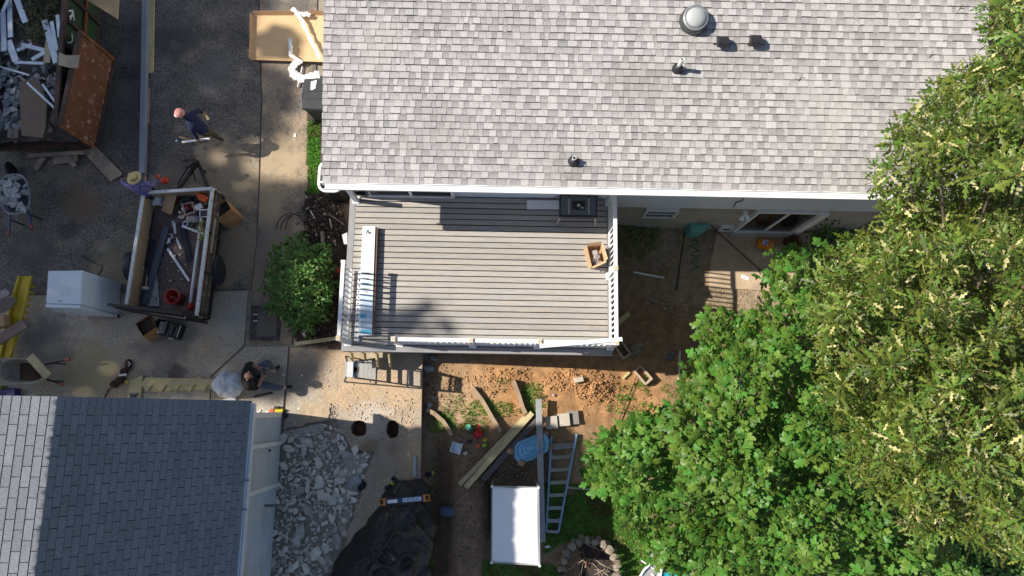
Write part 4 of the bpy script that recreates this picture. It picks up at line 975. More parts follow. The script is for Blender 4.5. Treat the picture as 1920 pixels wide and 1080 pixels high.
small_plant('groundcover_plant', 'low dark green plant clump by the wall right of the deck', ell(1200,436,40,20), .02, .3, G, (5,7), .05,.10)
small_plant('leafy_seedling', 'bright small leafy plant at the foot of the white canopy', ell(925,1065,20,16), .95, .35, G, (5,7), .06,.12)
small_plant('yard_sapling', 'bright green broad leaf sapling in front of the fig tree edge', ell(1235,790,28,16), .5, 1.0, G, (6,8), .09,.16, figm)
small_plant('added_shrub', 'dark leafy undergrowth added in the bottom right corner to deepen the shade under the oak', [(1690,1010),(1800,1000),(1990,1010),(1990,1110),(1700,1110)], .1, .7, G, (7,9), .10,.18, shrm)  # dense leaves added to darken the corner below the oak
# ---- unseen trees left of the picture, crowns shaped for their shade; the yard one is added
cov_m = M('far leaf', (.06,.11,.03), rough=.6, var=.2, tone=.4, trans=.08)
def uv(p): return (p.x + SUN_COT*p.z, p.y - SUN_DROP*p.z)
def crown_over(name, label, poly, zlo, zhi, n, trunk, edge=0.0, holes=(), lsize=.26, south=None):
    a = np.array(poly); lo, hi = a.min(0), a.max(0); q = np.zeros((0,2))
    while len(q) < n:
        c = rng.uniform(lo, hi, (n, 2)); k = in_poly(c + rng.normal(0, edge+1e-6, c.shape), a)
        for hx, hy, hr in holes: k &= ((c[:,0]-hx)**2 + (c[:,1]-hy)**2 > (hr*rng.uniform(.6,1.2,len(c)))**2)
        q = np.vstack([q, c[k]])
    q = q[:n]; z = rng.uniform(zlo, zhi, n); P = np.stack([q[:,0]-SUN_COT*z, q[:,1]+SUN_DROP*z, z], 1)
    TV = np.array([[-.5,-.3,0],[.1,-.5,.05],[.6,0,0],[.1,.5,.05],[-.5,.3,0]]); TF = np.array([[0,1,2],[0,2,3],[0,3,4]])
    V, F = scatter(TV, TF, P, rng.uniform(.7,1.3,n)*lsize, rotmats(n, rng, .9))
    t = thing(name, label, 'tree', (trunk[0], trunk[1], ZD-.1), 'trees shading the driveway')
    npobj('crown', npmesh('crown', V, F, cov_m, tone=np.repeat(rng.uniform(0,1,n), 3)), t, kind='stuff')
    c = P.mean(0); c[1] = c[1] if south is None else south; mb = MB(); limb(mb, (*trunk, ZD-.1), (c[0], c[1], c[2]-1.5), .35, .2, rng, 0); mb.build('trunk', bark, t)
    for k in range(12):
        mb = MB(); limb(mb, (c[0],c[1],c[2]-2), tuple(P[(k*531) % n] if south is None else np.array([c[0],south+.1*k,c[2]+.1*k])), .1, .02, rng, .3); mb.build('branch', bark, t)
d2 = lambda x, y: uv(D(x, y))
crown_over('unseen_shade_tree', 'tall leafy tree beyond the left edge shading the upper driveway', [d2(-330,-190), d2(470,-190), d2(500,-30), d2(512,8), d2(470,30), d2(470,112), d2(500,128), d2(556,150), d2(556,196), d2(520,225), d2(540,245), d2(520,262), d2(440,268), d2(-330,268)], 25, 28, 18000, (-36, 10), .10, [(*d2(525,70),.5)], lsize=.165)
crown_over('unseen_shade_tree', 'tall leafy tree beyond the left edge shading the trailer', [d2(-330,262), d2(436,262), d2(455,300), d2(440,335), d2(560,345), d2(640,372), d2(676,480), d2(676,600), d2(640,650), d2(590,675), d2(612,705), d2(560,725), d2(545,745), d2(-330,765)], 25, 28, 20000, (-36, 5), .10, [(*d2(410,295),.22),(*d2(505,320),.3)], lsize=.165)
uA = uv(W(967, 990, 2.5))[0]
crown_over('unseen_shade_tree', 'added unseen tree beyond the left edge lengthening the garage shadow', [(-.44,-.66), (1.0,-.60), (uA-.5,-.50), (uA-.15,-.75), (uA,-1.4), (uA,-7.0), (-.44,-7.0)], 10, 12.5, 20000, (-14,-9), .006, lsize=.11, south=-6.0)  # added tree, box crown shaped to carry the garage's shadow across the yard
# dapple on deck and carton: a loose high branch of the same trees
crown_over('unseen_shade_tree', 'sparse leaning tree beyond the left edge dappling the deck boards', [uv(W(770,575,ZK)), uv(W(830,560,ZK)), uv(W(850,620,ZK)), uv(W(790,640,ZK)), uv(W(660,655,ZK)), uv(W(655,610,ZK))], 24, 26, 34, (-31,2.0), .12, lsize=.30)
crown_over('unseen_shade_tree', 'thin high tree beyond the left edge dappling the cardboard', [d2(505,60), d2(540,55), d2(560,90), d2(530,105), d2(490,100)], 18, 20, 330, (-27,11), .10)
# ================================================================ driveway side: dumpster, trailer, fridge, barrows
def plank(name, label, cat, a, b, z, w, th, mat, group=None, z2=None, parent=None, bevel=0.004):
    return MB().bar(W(*a, z), W(*b, z if z2 is None else z2), w, th).build(name, mat, parent, label, cat, group, bevel=bevel)
def panel(name, label, cat, pts, z, th, mat, group=None, parent=None):      # flat sheet, corners in pixels (z may be per corner)
    zs = z if isinstance(z, (list, tuple)) else [z]*len(pts)
    P = [W(*p, q) for p, q in zip(pts, zs)]
    n = (P[1]-P[0]).cross(P[2]-P[0])
    if n.z < 0: P = P[::-1]
    return MB().plate(P, th).build(name, mat, parent, label, cat, group)
rust = M('rusty steel', (.20,.072,.024), rough=.85, var=.35, scale=5, col2=(.30,.12,.045), s2=4, speck=.2, bump=.004)
rust_paint = M('rust with worn paint', (.175,.068,.032), rough=.8, var=.3, scale=5, col2=(.40,.31,.25), s2=6, t2=(.57,.67), speck=.15, bump=.004)
dgreen = M('dumpster green', (.035,.075,.035), rough=.6, var=.25, scale=4, col2=(.10,.05,.03), s2=5, t2=(.6,.7))
rimb = M('brown rim', (.075,.045,.035), rough=.8, var=.3, scale=6)
wtrim = M('old white trim', (.72,.77,.83), rough=.6, var=.15, scale=6, col2=(.45,.42,.38), s2=5, t2=(.62,.75))
oldwood = M('weathered wood', (.27,.22,.175), rough=.9, var=.25, scale=5, bump=.003)
newwood = M('fresh lumber', (.56,.47,.26), rough=.8, var=.14, scale=5, col2=(.42,.36,.20), s2=3)
greywood = M('grey composite', (.26,.29,.33), rough=.6, var=.08, scale=2)
darkcomp = M('dark composite', (.055,.06,.07), rough=.6, var=.12, scale=6)
cardb = M('flat cardboard', (.42,.27,.16), rough=.9, var=.1, scale=4); cardd = M('dull cardboard', (.22,.155,.11), rough=.9, var=.12, scale=4)
# ---- dumpster
ZT = 3.30; du = thing('dumpster', 'open green and rusty dumpster full of demolition debris', 'dumpster', W(40, 120, ZD))
a, b = W(126, -60, ZT), W(105, 231, ZT); dirv = (b-a).normalized(); nrm = Vector((-dirv.y, dirv.x, 0)); nrm = nrm if nrm.x > 0 else -nrm
wd = 2.35; zb = ZD + .22
def dplate(p, q, z0, z1, th, n): return [Vector((p.x,p.y,z0)), Vector((q.x,q.y,z0)), Vector((q.x,q.y,z1)), Vector((p.x,p.y,z1))]
MB().plate(dplate(b, a, zb, ZT, .05, nrm)[::1], .04, nrm).build('side_wall', dgreen, du)
a2, b2 = a - nrm*wd, b - nrm*wd
MB().plate(dplate(a2, b2, zb, ZT, .05, nrm), .04, -nrm).build('side_wall', dgreen, du)
MB().plate(dplate(a, a2, zb, ZT, .05, nrm), .04, -dirv).build('end_wall', dgreen, du)
MB().prism([[(p.x,p.y) for p in (a, a2, b2+dirv*.03, b+dirv*.03)]], ZD+.14, zb+.02).build('floor', M('dark rust floor', (.085,.042,.03), rough=.9, var=.4, scale=6), du)
for k, (p, q) in enumerate(((a,b),(a2,b2),(a,a2))): MB().bar(Vector((p.x,p.y,ZT)), Vector((q.x,q.y,ZT)), .11, .10).build('rim', rimb, du, bevel=.01)
for k in range(7):
    p = a.lerp(b, k/6.0) + nrm*.04; MB().bar(Vector((p.x,p.y,zb)), Vector((p.x,p.y,ZT-.06)), .09, .07, up=tuple(nrm)).build('rib', rimb, du)
MB().bar(a+nrm*.05+Vector((0,0,-.75)), b+nrm*.05+Vector((0,0,-.75)), .05, .09).build('rib', rust, du)
for s_ in (0, 1): p = (b if s_ == 0 else b2); MB().bar(Vector((p.x,p.y,zb)), Vector((p.x,p.y,ZT)), .10, .10, up=(0,1,0)).build('corner_post', rimb, du)
def on_wall(px, py, o, n):       # pixel on a plane through o with normal n
    w = RC @ _ray(px, py); c = Vector((0,0,HC)); return c + w*((o-c).dot(n)/w.dot(n))
for pl in ([(131,40),(137,19),(129,21)], [(137,19),(139,38)], [(130,31),(138,29)], [(135,63),(136,76),(131,81),(126,79)]):
    mb = MB()
    for p, q in zip(pl[:-1], pl[1:]): mb.bar(on_wall(*p, a+nrm*.052, nrm), on_wall(*q, a+nrm*.052, nrm), .035, .006, up=tuple(nrm))
    mb.build('letter_stroke', M('chalky white paint', (.75,.77,.75), rough=.8), du)
dt0, dt1 = W(150,60,ZT), W(112,236,ZT); db0, db1 = W(213,110,2.0), W(188,280,2.0)
db0 = Vector((dt0.x+.08, dt0.y, 2.0)); db1 = Vector((dt1.x+.05, dt1.y-.03, 2.0))
dn = (dt1-dt0).cross(Vector((0,0,1))).normalized(); dn = dn if dn.x > 0 else -dn
door = MB().plate([db1, db0, dt0, dt1], .06, dn).build('open_door', rust_paint, du); tag(door, 'rusty end door with flaking pale paint swung open')
MB().bar(dt0+dn*.0, dt1, .09, .07).build('door_rim', rimb, door); MB().bar(db0, db1, .06, .05).build('door_rim', rimb, door)
for p, q in ((dt0, db0), (dt1, db1)): MB().bar(p+dn*.02, q+dn*.02, .06, .04, up=tuple(dn)).build('door_rim', rust, door)
# debris heap inside: one mass below, pieces on top
heap_c = W(30, 150, zb+.3)
def heap(u, v):
    p = a2.lerp(b2, v) + nrm*(wd*u); h = .55*math.sin(math.pi*min(1,max(0,u)))**.5*(1-.55*v**3) + .18*float(nz2(p.x, p.y, 3, 4)); return Vector((p.x, p.y, zb + .05 + h))
MB().sheet(heap, 24, 40).build('debris_heap', M('debris dirt', (.12,.10,.085), rough=.95, var=.5, scale=10, bump=.03, bscale=20), None, 'dirt and dust heap filling the dumpster', None, kind='stuff')
chunkm = [mesh_of(MB().rock((0,0,0), 1, .8, .6, 300+k), 'concrete_chunk', M('dumpster concrete', (.33,.33,.33), rough=.95, orand=.3, var=.15, scale=8)) for k in range(6)]
hp = thing('concrete_pile', 'grey concrete chunks piled in the dumpster left of the cardboard', 'rubble pile', W(20, 200, zb+.4))
r = random.Random(9)
for k in range(70):
    px, py = (r.uniform(-15,45), r.uniform(110,245)) if k < 52 else (r.uniform(60,105), r.uniform(120,190)); s = r.uniform(.07,.17)
    if k >= 52: s *= .7
    inst('concrete_chunk', chunkm[k % 6], hp, W(px, py, zb+.62+.04*(k % 3)), Euler((r.uniform(-.5,.5), r.uniform(-.5,.5), r.uniform(0,6))).to_matrix(), (s*1.3, s, s*.9))
zt = zb + .85
sc_ = MB()
for k in range(190):
    px, py = r.uniform(-10,104), r.uniform(75,262); sc_.ct = r.random()
    sc_.obox(W(px, py, zb+.5+.25*r.random()*(1 if py < 230 else .2)-(.40 if py > 228 else 0)), r.uniform(.05,.34), r.uniform(.02,.09), .02, 0, Euler((r.uniform(-.3,.3), r.uniform(-.3,.3), r.uniform(0,6.28))).to_matrix())
sc_.build('wood_scraps', M('mixed scraps', (.36,.33,.30), rough=.9, tone=.8, var=.2), None, 'small mixed scraps and splinters strewn over the dumpster load', kind='stuff', tone=True)
for k, (p, q, w_, z_, lb) in enumerate((((6,22),(8,96),.13,zt,'wide white trim board leftmost in the dumpster'), ((18,0),(20,70),.12,zt+.05,'second white trim board upright beside the leftmost one'), ((27,-14),(48,42),.14,zt+.2,'short white board pointing down from the top edge'),
    ((84,38),(106,118),.15,zt+.15,'broad white board leaning near the dumpster rim'), ((97,40),(107,95),.09,zt+.22,'narrow white board against the dumpster rim'), ((16,76),(30,115),.16,zt,'white board end beside the concrete pile'), ((42,84),(86,95),.10,zt+.05,'white board lying crosswise in the dumpster'),
    ((32,95),(60,82),.08,zt,'thin white strip slanting below the branches'), ((28,117),(82,119),.07,zt+.1,'thin white strip lying level above the rubble'), ((0,125),(55,141),.04,zt+.1,'white stick lying across the dark hollow'), ((51,155),(104,204),.05,zt+.25,'long white stick lying over the cardboard'),
    ((80,158),(104,192),.05,zt+.2,'short white stick beside the dumpster rim'), ((60,112),(84,98),.10,zt+.06,'white board scrap inside the square frame'), ((5,22),(18,-5),.09,zt+.12,'white board crossing the top left corner'), ((108,28),(112,70),.09,zt+.35,'white siding strip standing along the rim'))):
    plank('trim_board', lb, 'board', p, q, z_, w_, .03, wtrim, 'white trim boards in the dumpster', z2=z_+.05)
plank('tan_board', 'short tan board between white boards in the dumpster', 'board', (92,75), (88,118), zt+.12, .16, .03, M('tan board', (.50,.42,.27), rough=.8, var=.1))
for k, (p, q, lb) in enumerate((((24,205),(20,258),'grey weathered plank at the open dumpster end'), ((33,208),(29,258),'short weathered plank beside the dumpster cardboard'), ((38,35),(32,78),'greenish old board under the branches'))):
    plank('old_plank', lb, 'plank', p, q, zb+.6, .14, .05, oldwood)
panel('cardboard_sheet', 'large brown cardboard sheet lying on the dumpster debris', 'cardboard', [(35,153),(72,147),(88,190),(86,235),(80,258),(40,254)], zt+.12, .012, cardd)
panel('cardboard_scrap', 'smaller brown cardboard scrap beside the large sheet', 'cardboard', [(84,215),(99,246),(82,250),(86,235)], zt+.05, .012, cardd)
panel('fabric_strap', 'beige cloth flap hung over the dumpster rim and door', 'cloth', [(111,98),(124,104),(150,104),(145,128),(128,127),(110,122)], [ZT+.07,ZT+.08,ZT+.06,ZT+.05,ZT+.07,ZT+.07], .015, M('beige cloth', (.36,.30,.22), rough=.95))
bl = thing('brush_pile', 'dry leafy branches heaped at the top of the dumpster', 'branches', W(75, 50, zt))
P = np.array([tuple(W(px, py, zt + .05 + .35*rng.random())) for px, py in spread([(45,-20),(110,-20),(112,30),(84,40),(86,72),(50,75),(45,40)], 7, rng, 4000)])
Rs, Ps = rosettes(P, rng, SHR, (6,8), .05, .11, .06, -.3, .7, 1.0)
foliage('foliage', bl, SHR, Rs, Ps, M('dry leaf', (.10,.095,.03), rough=.7, tone=.6, trans=.1, hue=.03), 20, rng)
for k in range(12): q = W(48+5*k, 70-4*(k % 4), zt); MB().tube([q, q+Vector((r.uniform(-.4,.4), r.uniform(.2,.6), .15))], .012, 5).build('branch', bark, bl)
panel('plywood_sheet', 'orange brown plywood corner sticking in at the top beside the dumpster', 'plywood', [(163,0),(150,-60),(225,-60),(223,0),(221,36),(196,20)], 2.9, .02, M('plywood', (.52,.34,.17), rough=.8, var=.15, scale=4))
# ---- long boards on the driveway
MB().bar(D(274,-40,.10), D(268,326,.10), .14, .14).build('grey_beam', greywood, None, 'long grey beam lying along the driveway past the man in the straw hat', 'beam', bevel=.006)
plank('lumber_board', 'pale treated board lying beside the long grey beam', 'lumber', (286,-30), (283,137), ZD+.03, .13, .04, newwood)
plank('lumber_offcut', 'thin reddish wood strip next to the grey beam', 'lumber', (279,166), (277,231), ZD+.03, .06, .03, M('reddish wood', (.42,.26,.16), rough=.85))
plank('lumber_strip', 'short thin wood strip at the lower end of the grey beam', 'lumber', (273.5,316), (272.5,341), ZD+.03, .04, .03, M('reddish wood', (.42,.26,.16)))
for k, (p, q, w_, z_, lb) in enumerate((((52,292),(158,286),.10,.14,'long thin weathered board on top of the scrap by the dumpster'), ((66,318),(88,285),.14,.05,'broken tapered scrap board pointing down left of the pile'), ((100,298),(145,292),.30,.07,'broken panel in the middle of the wood scrap'), ((124,288),(140,312),.12,.10,'short split board in the wood scrap pile'))):
    plank('scrap_board', lb, 'plank', p, q, ZD+z_, w_, .03, oldwood, 'scrap boards by the dumpster')
for k, (p, q) in enumerate((((160,282),(212,338)),((168,279),(220,333)),((176,278),(227,329)))):
    plank('decking_offcut', ('lower left grooved decking offcut of three below the rusty door','middle grooved decking offcut of three below the rusty door','upper right grooved decking offcut of three below the rusty door')[k], 'plank', p, q, ZD+.04+.01*k, .13, .03, oldwood, 'decking offcuts')
# ---- refrigerator
white_app = M('appliance white', (.66,.73,.80), rough=.35, var=.04, scale=2, spec=.5)
fr = thing('refrigerator', 'white refrigerator standing on the concrete left of the trailer', 'refrigerator', D(190, 560))
fh = 1.62; zf = ZD + fh
q = [W(90,508,zf), W(155,507,zf), W(151,571,zf), W(86,569,zf)]
MB().prism([[(p.x,p.y) for p in q]], ZD+.04, zf).build('cabinet', white_app, fr, bevel=.012)
dq = [Vector((q[3].x-.005,q[3].y-.01,0)), Vector((q[2].x-.005,q[2].y-.01,0)), Vector((q[2].x-.005,q[2].y-.085,0)), Vector((q[3].x-.005,q[3].y-.085,0))]
lowd = MB().prism([[(p.x,p.y) for p in dq]], ZD+.10, ZD+1.08).build('door', white_app, fr, bevel=.012)
upd = MB().prism([[(p.x,p.y) for p in dq]], ZD+1.10, zf+.004).build('freezer_door', white_app, fr, bevel=.012)
for o, z0, z1 in ((lowd, .6, 1.05), (upd, 1.12, 1.5)):
    x = dq[0].x+.10; y = dq[3].y; MB().tube([(x,y,ZD+z0),(x,y-.05,ZD+z0+.04),(x,y-.055,ZD+(z0+z1)/2),(x,y-.05,ZD+z1-.04),(x,y,ZD+z1)], .014, 6).build('handle', white_app, o)
MB().prism([[(p.x,p.y) for p in dq]], ZD+.02, ZD+.09).build('kick_plate', M('dark plastic', (.03,.03,.03)), fr)
sp = M('grime spots', (.10,.10,.10))
for k in range(16):
    p = W(112+r.uniform(-4,24), 540+r.uniform(-5,14), zf+.002); MB().lathe([(.006,0),(.006,.002)], p, 6).build('dirt_spot', sp, fr)
on_top(113, 564.5, 8, 1.4, ink, fr, zf+.002); 
for x in (q[0].x+.05, q[1].x-.05): MB().lathe([(.025,0),(.025,.04)], (x, q[0].y-.1, ZD), 8).build('foot', sp, fr)
pth = [D(155,478), D(160,484), D(178,494), D(192,498), D(190,508), D(184,516)]; MB().tube([p+Vector((0,0,.012)) for p in pth], .009, 5).build('power_cord', M('black cable', (.02,.02,.02)), fr)
# ---- wheelbarrows
def wheelbarrow(label, quad, z, depth, mat, inner, handles, wheel, group):
    P = [W(*p, z) for p in quad]; c = sum(P, Vector())/4; t = thing('wheelbarrow', label, 'wheelbarrow', Vector((c.x, c.y, ZD)), group)
    # tray: rounded outline drawn in towards the bottom
    def ring(s, zz, k=24):
        out = []
        for i in range(k):
            f = i/k*4; e = int(f); u = f-e; p = P[e].lerp(P[(e+1)%4], u); m_ = P[e] if u < .5 else P[(e+1)%4]; w_ = abs(u-.5)*2
            q_ = p.lerp(c, .13*max(0,(w_-.45))/.55*1.6); out.append(c + (q_-c)*s + Vector((0,0,zz)))
        return out
    rings = [ring(1.03,0), ring(1.0,.012), ring(.97,-.01), ring(.78,-depth*.8), ring(.70,-depth), ring(.02,-depth-.005)]
    mb = MB(); vs = [v for g in rings for v in g]; n = 24; mb.add(vs, [(i*n+k, i*n+(k+1)%n, (i+1)*n+(k+1)%n, (i+1)*n+k) for i in range(len(rings)-1) for k in range(n)][:])
    tr = mb.build('tray', mat, t, smooth=True, solid=.008)
    MB().tube(ring(1.03,.005), .014, 6, closed=True).build('tray_rim', mat, tr)
    for a_, b_ in handles:
        h0 = W(*a_, z-.18); h1 = W(*b_, z-.05); h = MB().tube([h0, h0.lerp(h1,.5), h1], .022, 8).build('handle', inner, t)
        d = (h1-h0).normalized(); MB().tube([h1-d*.10, h1+d*.02], .027, 8).build('grip', M('red grip', (.30,.03,.03), rough=.5), h)
        l0 = h0.lerp(h1,.35); MB().bar(l0, Vector((l0.x, l0.y, ZD)), .03, .03, up=(1,0,0)).build('leg', M('black steel', (.02,.02,.022), rough=.5), t)
    wp = W(*wheel, ZD+.2); ax = (P[1]-P[0]).normalized() if abs((P[1]-P[0]).x) > abs((P[1]-P[0]).y)*0 else Vector((0,1,0))
    hd = W(*handles[0][1], z)-W(*handles[0][0], z); ax = Vector((-hd.y, hd.x, 0)).normalized()
    w_ = MB().lathe([(.10,-.045),(.17,-.045),(.20,-.02),(.20,.02),(.17,.045),(.10,.045)], wp, 20, ax).build('wheel', M('tyre rubber', (.018,.018,.02), rough=.8), t, smooth=False)
    MB().lathe([(.10,-.03),(.02,-.04),(.02,.04),(.10,.03)], wp, 14, ax).build('hub', M('black steel', (.02,.02,.022)), w_)
    return t, c, P
bs = M('blue steel', (.03,.06,.16), rough=.5)
wb1, c1, P1 = wheelbarrow('grey wheelbarrow loaded with concrete chunks below the dumpster', [(-2,330),(50,326),(58,396),(6,404)], ZD+.62, .26, M('grey tray', (.23,.24,.25), rough=.6, var=.25, scale=6), bs, [((52,388),(60,428)),((20,398),(17,440))], (20,318), 'wheelbarrows')
lp = thing('wheelbarrow_load', 'pale concrete chunks heaped in the upper wheelbarrow', 'rubble pile', c1+Vector((0,0,-.2)))
for k in range(38):
    u, v = r.uniform(.06,.94), r.uniform(.06,.94); p = P1[0].lerp(P1[1],u).lerp(P1[3].lerp(P1[2],u), v); s = r.uniform(.07,.13)
    inst('concrete_chunk', chunkm[k % 6], lp, p + Vector((0,0,-.05+.10*math.sin(math.pi*u)*math.sin(math.pi*v)+.02*(k % 3))), Euler((r.uniform(-.4,.4), r.uniform(-.4,.4), r.uniform(0,6))).to_matrix(), (s*1.35, s, s*.7))
wb2, c2, P2 = wheelbarrow('muddy beige wheelbarrow with soil beside the garage roof', [(2,672),(78,674),(84,718),(0,720)], ZD+.60, .26, M('beige tray', (.30,.27,.22), rough=.6, var=.2, scale=5), M('black steel', (.02,.02,.022)), [((82,684),(130,674)),((84,710),(118,721))], (-12,697), 'wheelbarrows')
MB().sheet(lambda u, v: W(37+38*u, 678+38*v, ZD+.36+.05*math.sin(3*u)*math.sin(2*v)), 6, 6).build('soil', M('wet soil', (.06,.038,.025), rough=.9, var=.3, bump=.02), wb2)
plank('yellow_plank', 'short pale yellow plank resting on the beige wheelbarrow', 'plank', (56,668), (91,706), ZD+.66, .19, .04, newwood)
# ---- yellow slide and boxes at the left edge
sl = thing('slide', 'yellow plastic playground slide lying at the left edge', 'slide', D(30, 600)); yel = M('yellow plastic', (.55,.40,.02), rough=.45, var=.12, scale=3)
def slp(u, v): x0 = 38-35*v-3*math.sin(v*3); x1 = 62-40*v+2*math.sin(v*3); return W(x0+(x1-x0)*u, 518+153*v, ZD+.30-.10*v)
MB().sheet(lambda u, v: slp(.1+.8*u, v), 4, 18).build('chute', yel, sl, solid=.02)
for s_, u in ((0,.05),(1,.97)): MB().tube([slp(u, k/18)+Vector((0,0,.05)) for k in range(19)], .035, 8).build('side_wall', yel, sl, smooth=True)
for k in range(6): p = slp(1.04, .12+.08*k); MB().obox(p-Vector((0,0,.05)), .06, .05, .10).build('rib', yel, sl)
panel('cardboard_scrap', 'brown torn cardboard topmost on the yellow slide', 'cardboard', [(0,560),(16,555),(32,560),(20,580),(0,588)], [ZD+.55,ZD+.5,ZD+.45,ZD+.5,ZD+.55], .02, M('grey brown card', (.20,.15,.13), rough=.9))
panel('cardboard_scrap', 'crumpled grey paper above the slide boxes', 'paper', [(0,546),(10,541),(18,548),(14,556),(0,560)], ZD+.5, .01, M('grey paper', (.30,.28,.27)))
MB().obox(W(4,603,ZD+.42), .26, .28, .25, .2).build('cardboard_box', cardb, None, 'small orange brown cardboard box on the slide', 'box', bevel=.01)
plank('flat_cardboard', 'long folded brown cardboard strip crossing the slide', 'cardboard', (-6,640), (48,606), ZD+.5, .24, .05, M('grey brown card', (.20,.15,.13)))
MB().lathe([(.16,0),(.20,.22),(.21,.22)], D(-6,690), 16).build('toy_bucket', M('green plastic', (.02,.22,.07), rough=.4), None, 'green plastic toy bucket at the left edge by the beige wheelbarrow', 'toy')
MB().obox(D(18,737,.10), .42, .20, .20, .1).build('toy_crate', M('purple plastic', (.05,.025,.16), rough=.4), None, 'purple plastic crate half hidden above the garage roof', 'crate', bevel=.03)
MB().obox(D(3,735,.10), .10, .3, .2, .1).build('toy_block', M('yellow green plastic', (.30,.32,.03), rough=.4), None, 'yellow green plastic toy at the very left edge above the garage', 'toy', bevel=.03)
# ---- trailer
ZB = ZD + .55; ZW = ZB + .52
tl = thing('utility_trailer', 'worn white utility trailer loaded with tools and offcuts', 'trailer', D(322, 470))
A_, B_, C_, E_ = W(270,362,ZW), W(399,354,ZW), W(369,592,ZW), W(238,571,ZW)
peel = M('peeling white paint', (.62,.63,.62), rough=.7, var=.12, scale=6, col2=(.10,.075,.055), s2=16, t2=(.60,.66)); tanp = M('tan inner boards', (.44,.31,.18), rough=.8, var=.15, scale=4, col2=(.16,.11,.07), s2=12, t2=(.62,.70))
plyf = M('worn ply floor', (.135,.10,.085), rough=.9, var=.35, scale=4, col2=(.21,.165,.14), s2=3)
bq = [Vector((p.x,p.y,0)) for p in (A_,B_,C_,E_)]
MB().prism([[(p.x,p.y) for p in (E_,C_,B_,A_)]], ZB-.06, ZB).build('floor', plyf, tl)
steel = M('black steel', (.02,.02,.022))
for k, (p, q) in enumerate(((A_,B_),(B_,C_),(E_,A_))):
    inn = Vector((-(q-p).y, (q-p).x, 0)).normalized(); mid = (bq[0]+bq[1]+bq[2]+bq[3])/4
    if inn.dot(mid-p) < 0: inn = -inn
    nm = ('front_wall','side_wall','side_wall')[k]
    w_ = MB().bar(Vector((p.x,p.y,(ZB+ZW)/2)), Vector((q.x,q.y,(ZB+ZW)/2)), .03, ZW-ZB).build(nm, tanp, tl)
    MB().bar(p+Vector((0,0,.02)), q+Vector((0,0,.02)), .075, .045).build('top_rail', peel, w_, bevel=.005)
    o = -inn*.035; MB().bar(p+o+Vector((0,0,-.16)), q+o+Vector((0,0,-.16)), .03, .16).bar(p+o+Vector((0,0,-.38)), q+o+Vector((0,0,-.38)), .03, .16).build('outer_board', peel if k != 1 else M('dark outer boards', (.10,.08,.065), rough=.8, var=.3, scale=8, col2=(.4,.33,.25), s2=7, t2=(.6,.68)), w_)
    for u in (.02,.35,.66,.98): v = p.lerp(q,u)-inn*.03; MB().bar(Vector((v.x,v.y,ZB-.1)), Vector((v.x,v.y,ZW-.06)), .05, .05, up=(0,1,0)).build('stake', steel, w_)
MB().bar(Vector((A_.x,A_.y,ZB-.10)), Vector((E_.x,E_.y,ZB-.10)), .08, .10).bar(Vector((B_.x,B_.y,ZB-.10)), Vector((C_.x,C_.y,ZB-.10)), .08, .10).bar(Vector((A_.x,A_.y,ZB-.10)), Vector((B_.x,B_.y,ZB-.10)), .08, .10).bar(Vector((E_.x,E_.y,ZB-.10)), Vector((C_.x,C_.y,ZB-.10)), .08, .10).build('chassis', steel, tl)
lat = (bq[1]-bq[0]).normalized(); tyre = M('tyre rubber', (.018,.018,.02), rough=.8); trb = M('tyre bluish', (.02,.024,.035), rough=.55)
for px, py, s_ in ((405,506,1),(246,503,-1)):
    ctr = D(px, py, .36) if s_ > 0 else D(250, 500, .36)
    w_ = MB().lathe([(.20,-.11),(.30,-.12),(.355,-.09),(.365,-.04),(.365,.04),(.355,.09),(.30,.12),(.20,.11)], ctr, 28, lat*s_).build('wheel', trb, tl); tag(w_, 'black tyre on the outer side of the trailer')
    MB().lathe([(.20,-.10),(.20,.05),(.15,.03),(.06,.035),(.05,.07),(.0,.07)], ctr, 20, lat*s_).build('rim', M('dark rim', (.05,.045,.04), rough=.6, var=.2), w_, smooth=True)
g0, g1 = W(203,571,ZB+1.05), W(343,588,ZB+1.05); h0, h1 = Vector((E_.x-.02,E_.y-.10,ZB-.02)), Vector((C_.x+.02,C_.y-.10,ZB-.02))
gate = MB().bar(g0, g1, .06, .07).bar(h0, h1, .05, .05).bar(g0, h0, .05, .05).bar(g1, h1, .05, .05).build('ramp_gate', steel, tl)
for k in range(1, 7): MB().bar(g0.lerp(g1,k/7), h0.lerp(h1,k/7), .035, .03, up=(0,1,0)).build('gate_bar', steel, gate)
for k in range(1, 4): MB().bar(g0.lerp(h0,k/4), g1.lerp(h1,k/4), .03, .10, up=(0,1,0)).build('gate_slat', steel, gate)
MB().plate([g0.lerp(h0,.05)+Vector((0,.015,0)), h0+Vector((0,.015,0)), h1+Vector((0,.015,0)), g1.lerp(h1,.05)+Vector((0,.015,0))], .006).build('gate_mesh', M('dark mesh', (.03,.024,.022), rough=.7), gate)
MB().tube([g0.lerp(h0,.3)+Vector((0.2,-.05,0)), g0.lerp(h0,.4)+Vector((.3,-.06,0)), g1.lerp(h1,.22)+Vector((-.06,-.06,0)), g1.lerp(h1,.1)+Vector((0,-.05,.02))], .012, 6).build('gate_rope', M('tan rope', (.48,.40,.30)), gate)
tp = (A_+B_)/2; MB().bar(Vector((A_.x+.3,A_.y,ZB-.12)), Vector((tp.x+.1,tp.y+.95,ZB-.12)), .07, .07).bar(Vector((B_.x-.3,B_.y,ZB-.12)), Vector((tp.x+.1,tp.y+.95,ZB-.12)), .07, .07).build('tongue', steel, tl)
MB().tube([Vector((tp.x+.1,tp.y+.85,ZD)), Vector((tp.x+.1,tp.y+.85,ZB+.25))], .03, 8).build('jack', steel, tl); MB().ball((tp.x+.1,tp.y+.95,ZB-.07), .05).build('coupler', M('dark brown steel', (.05,.03,.025)), tl)
zb_ = ZB + .02
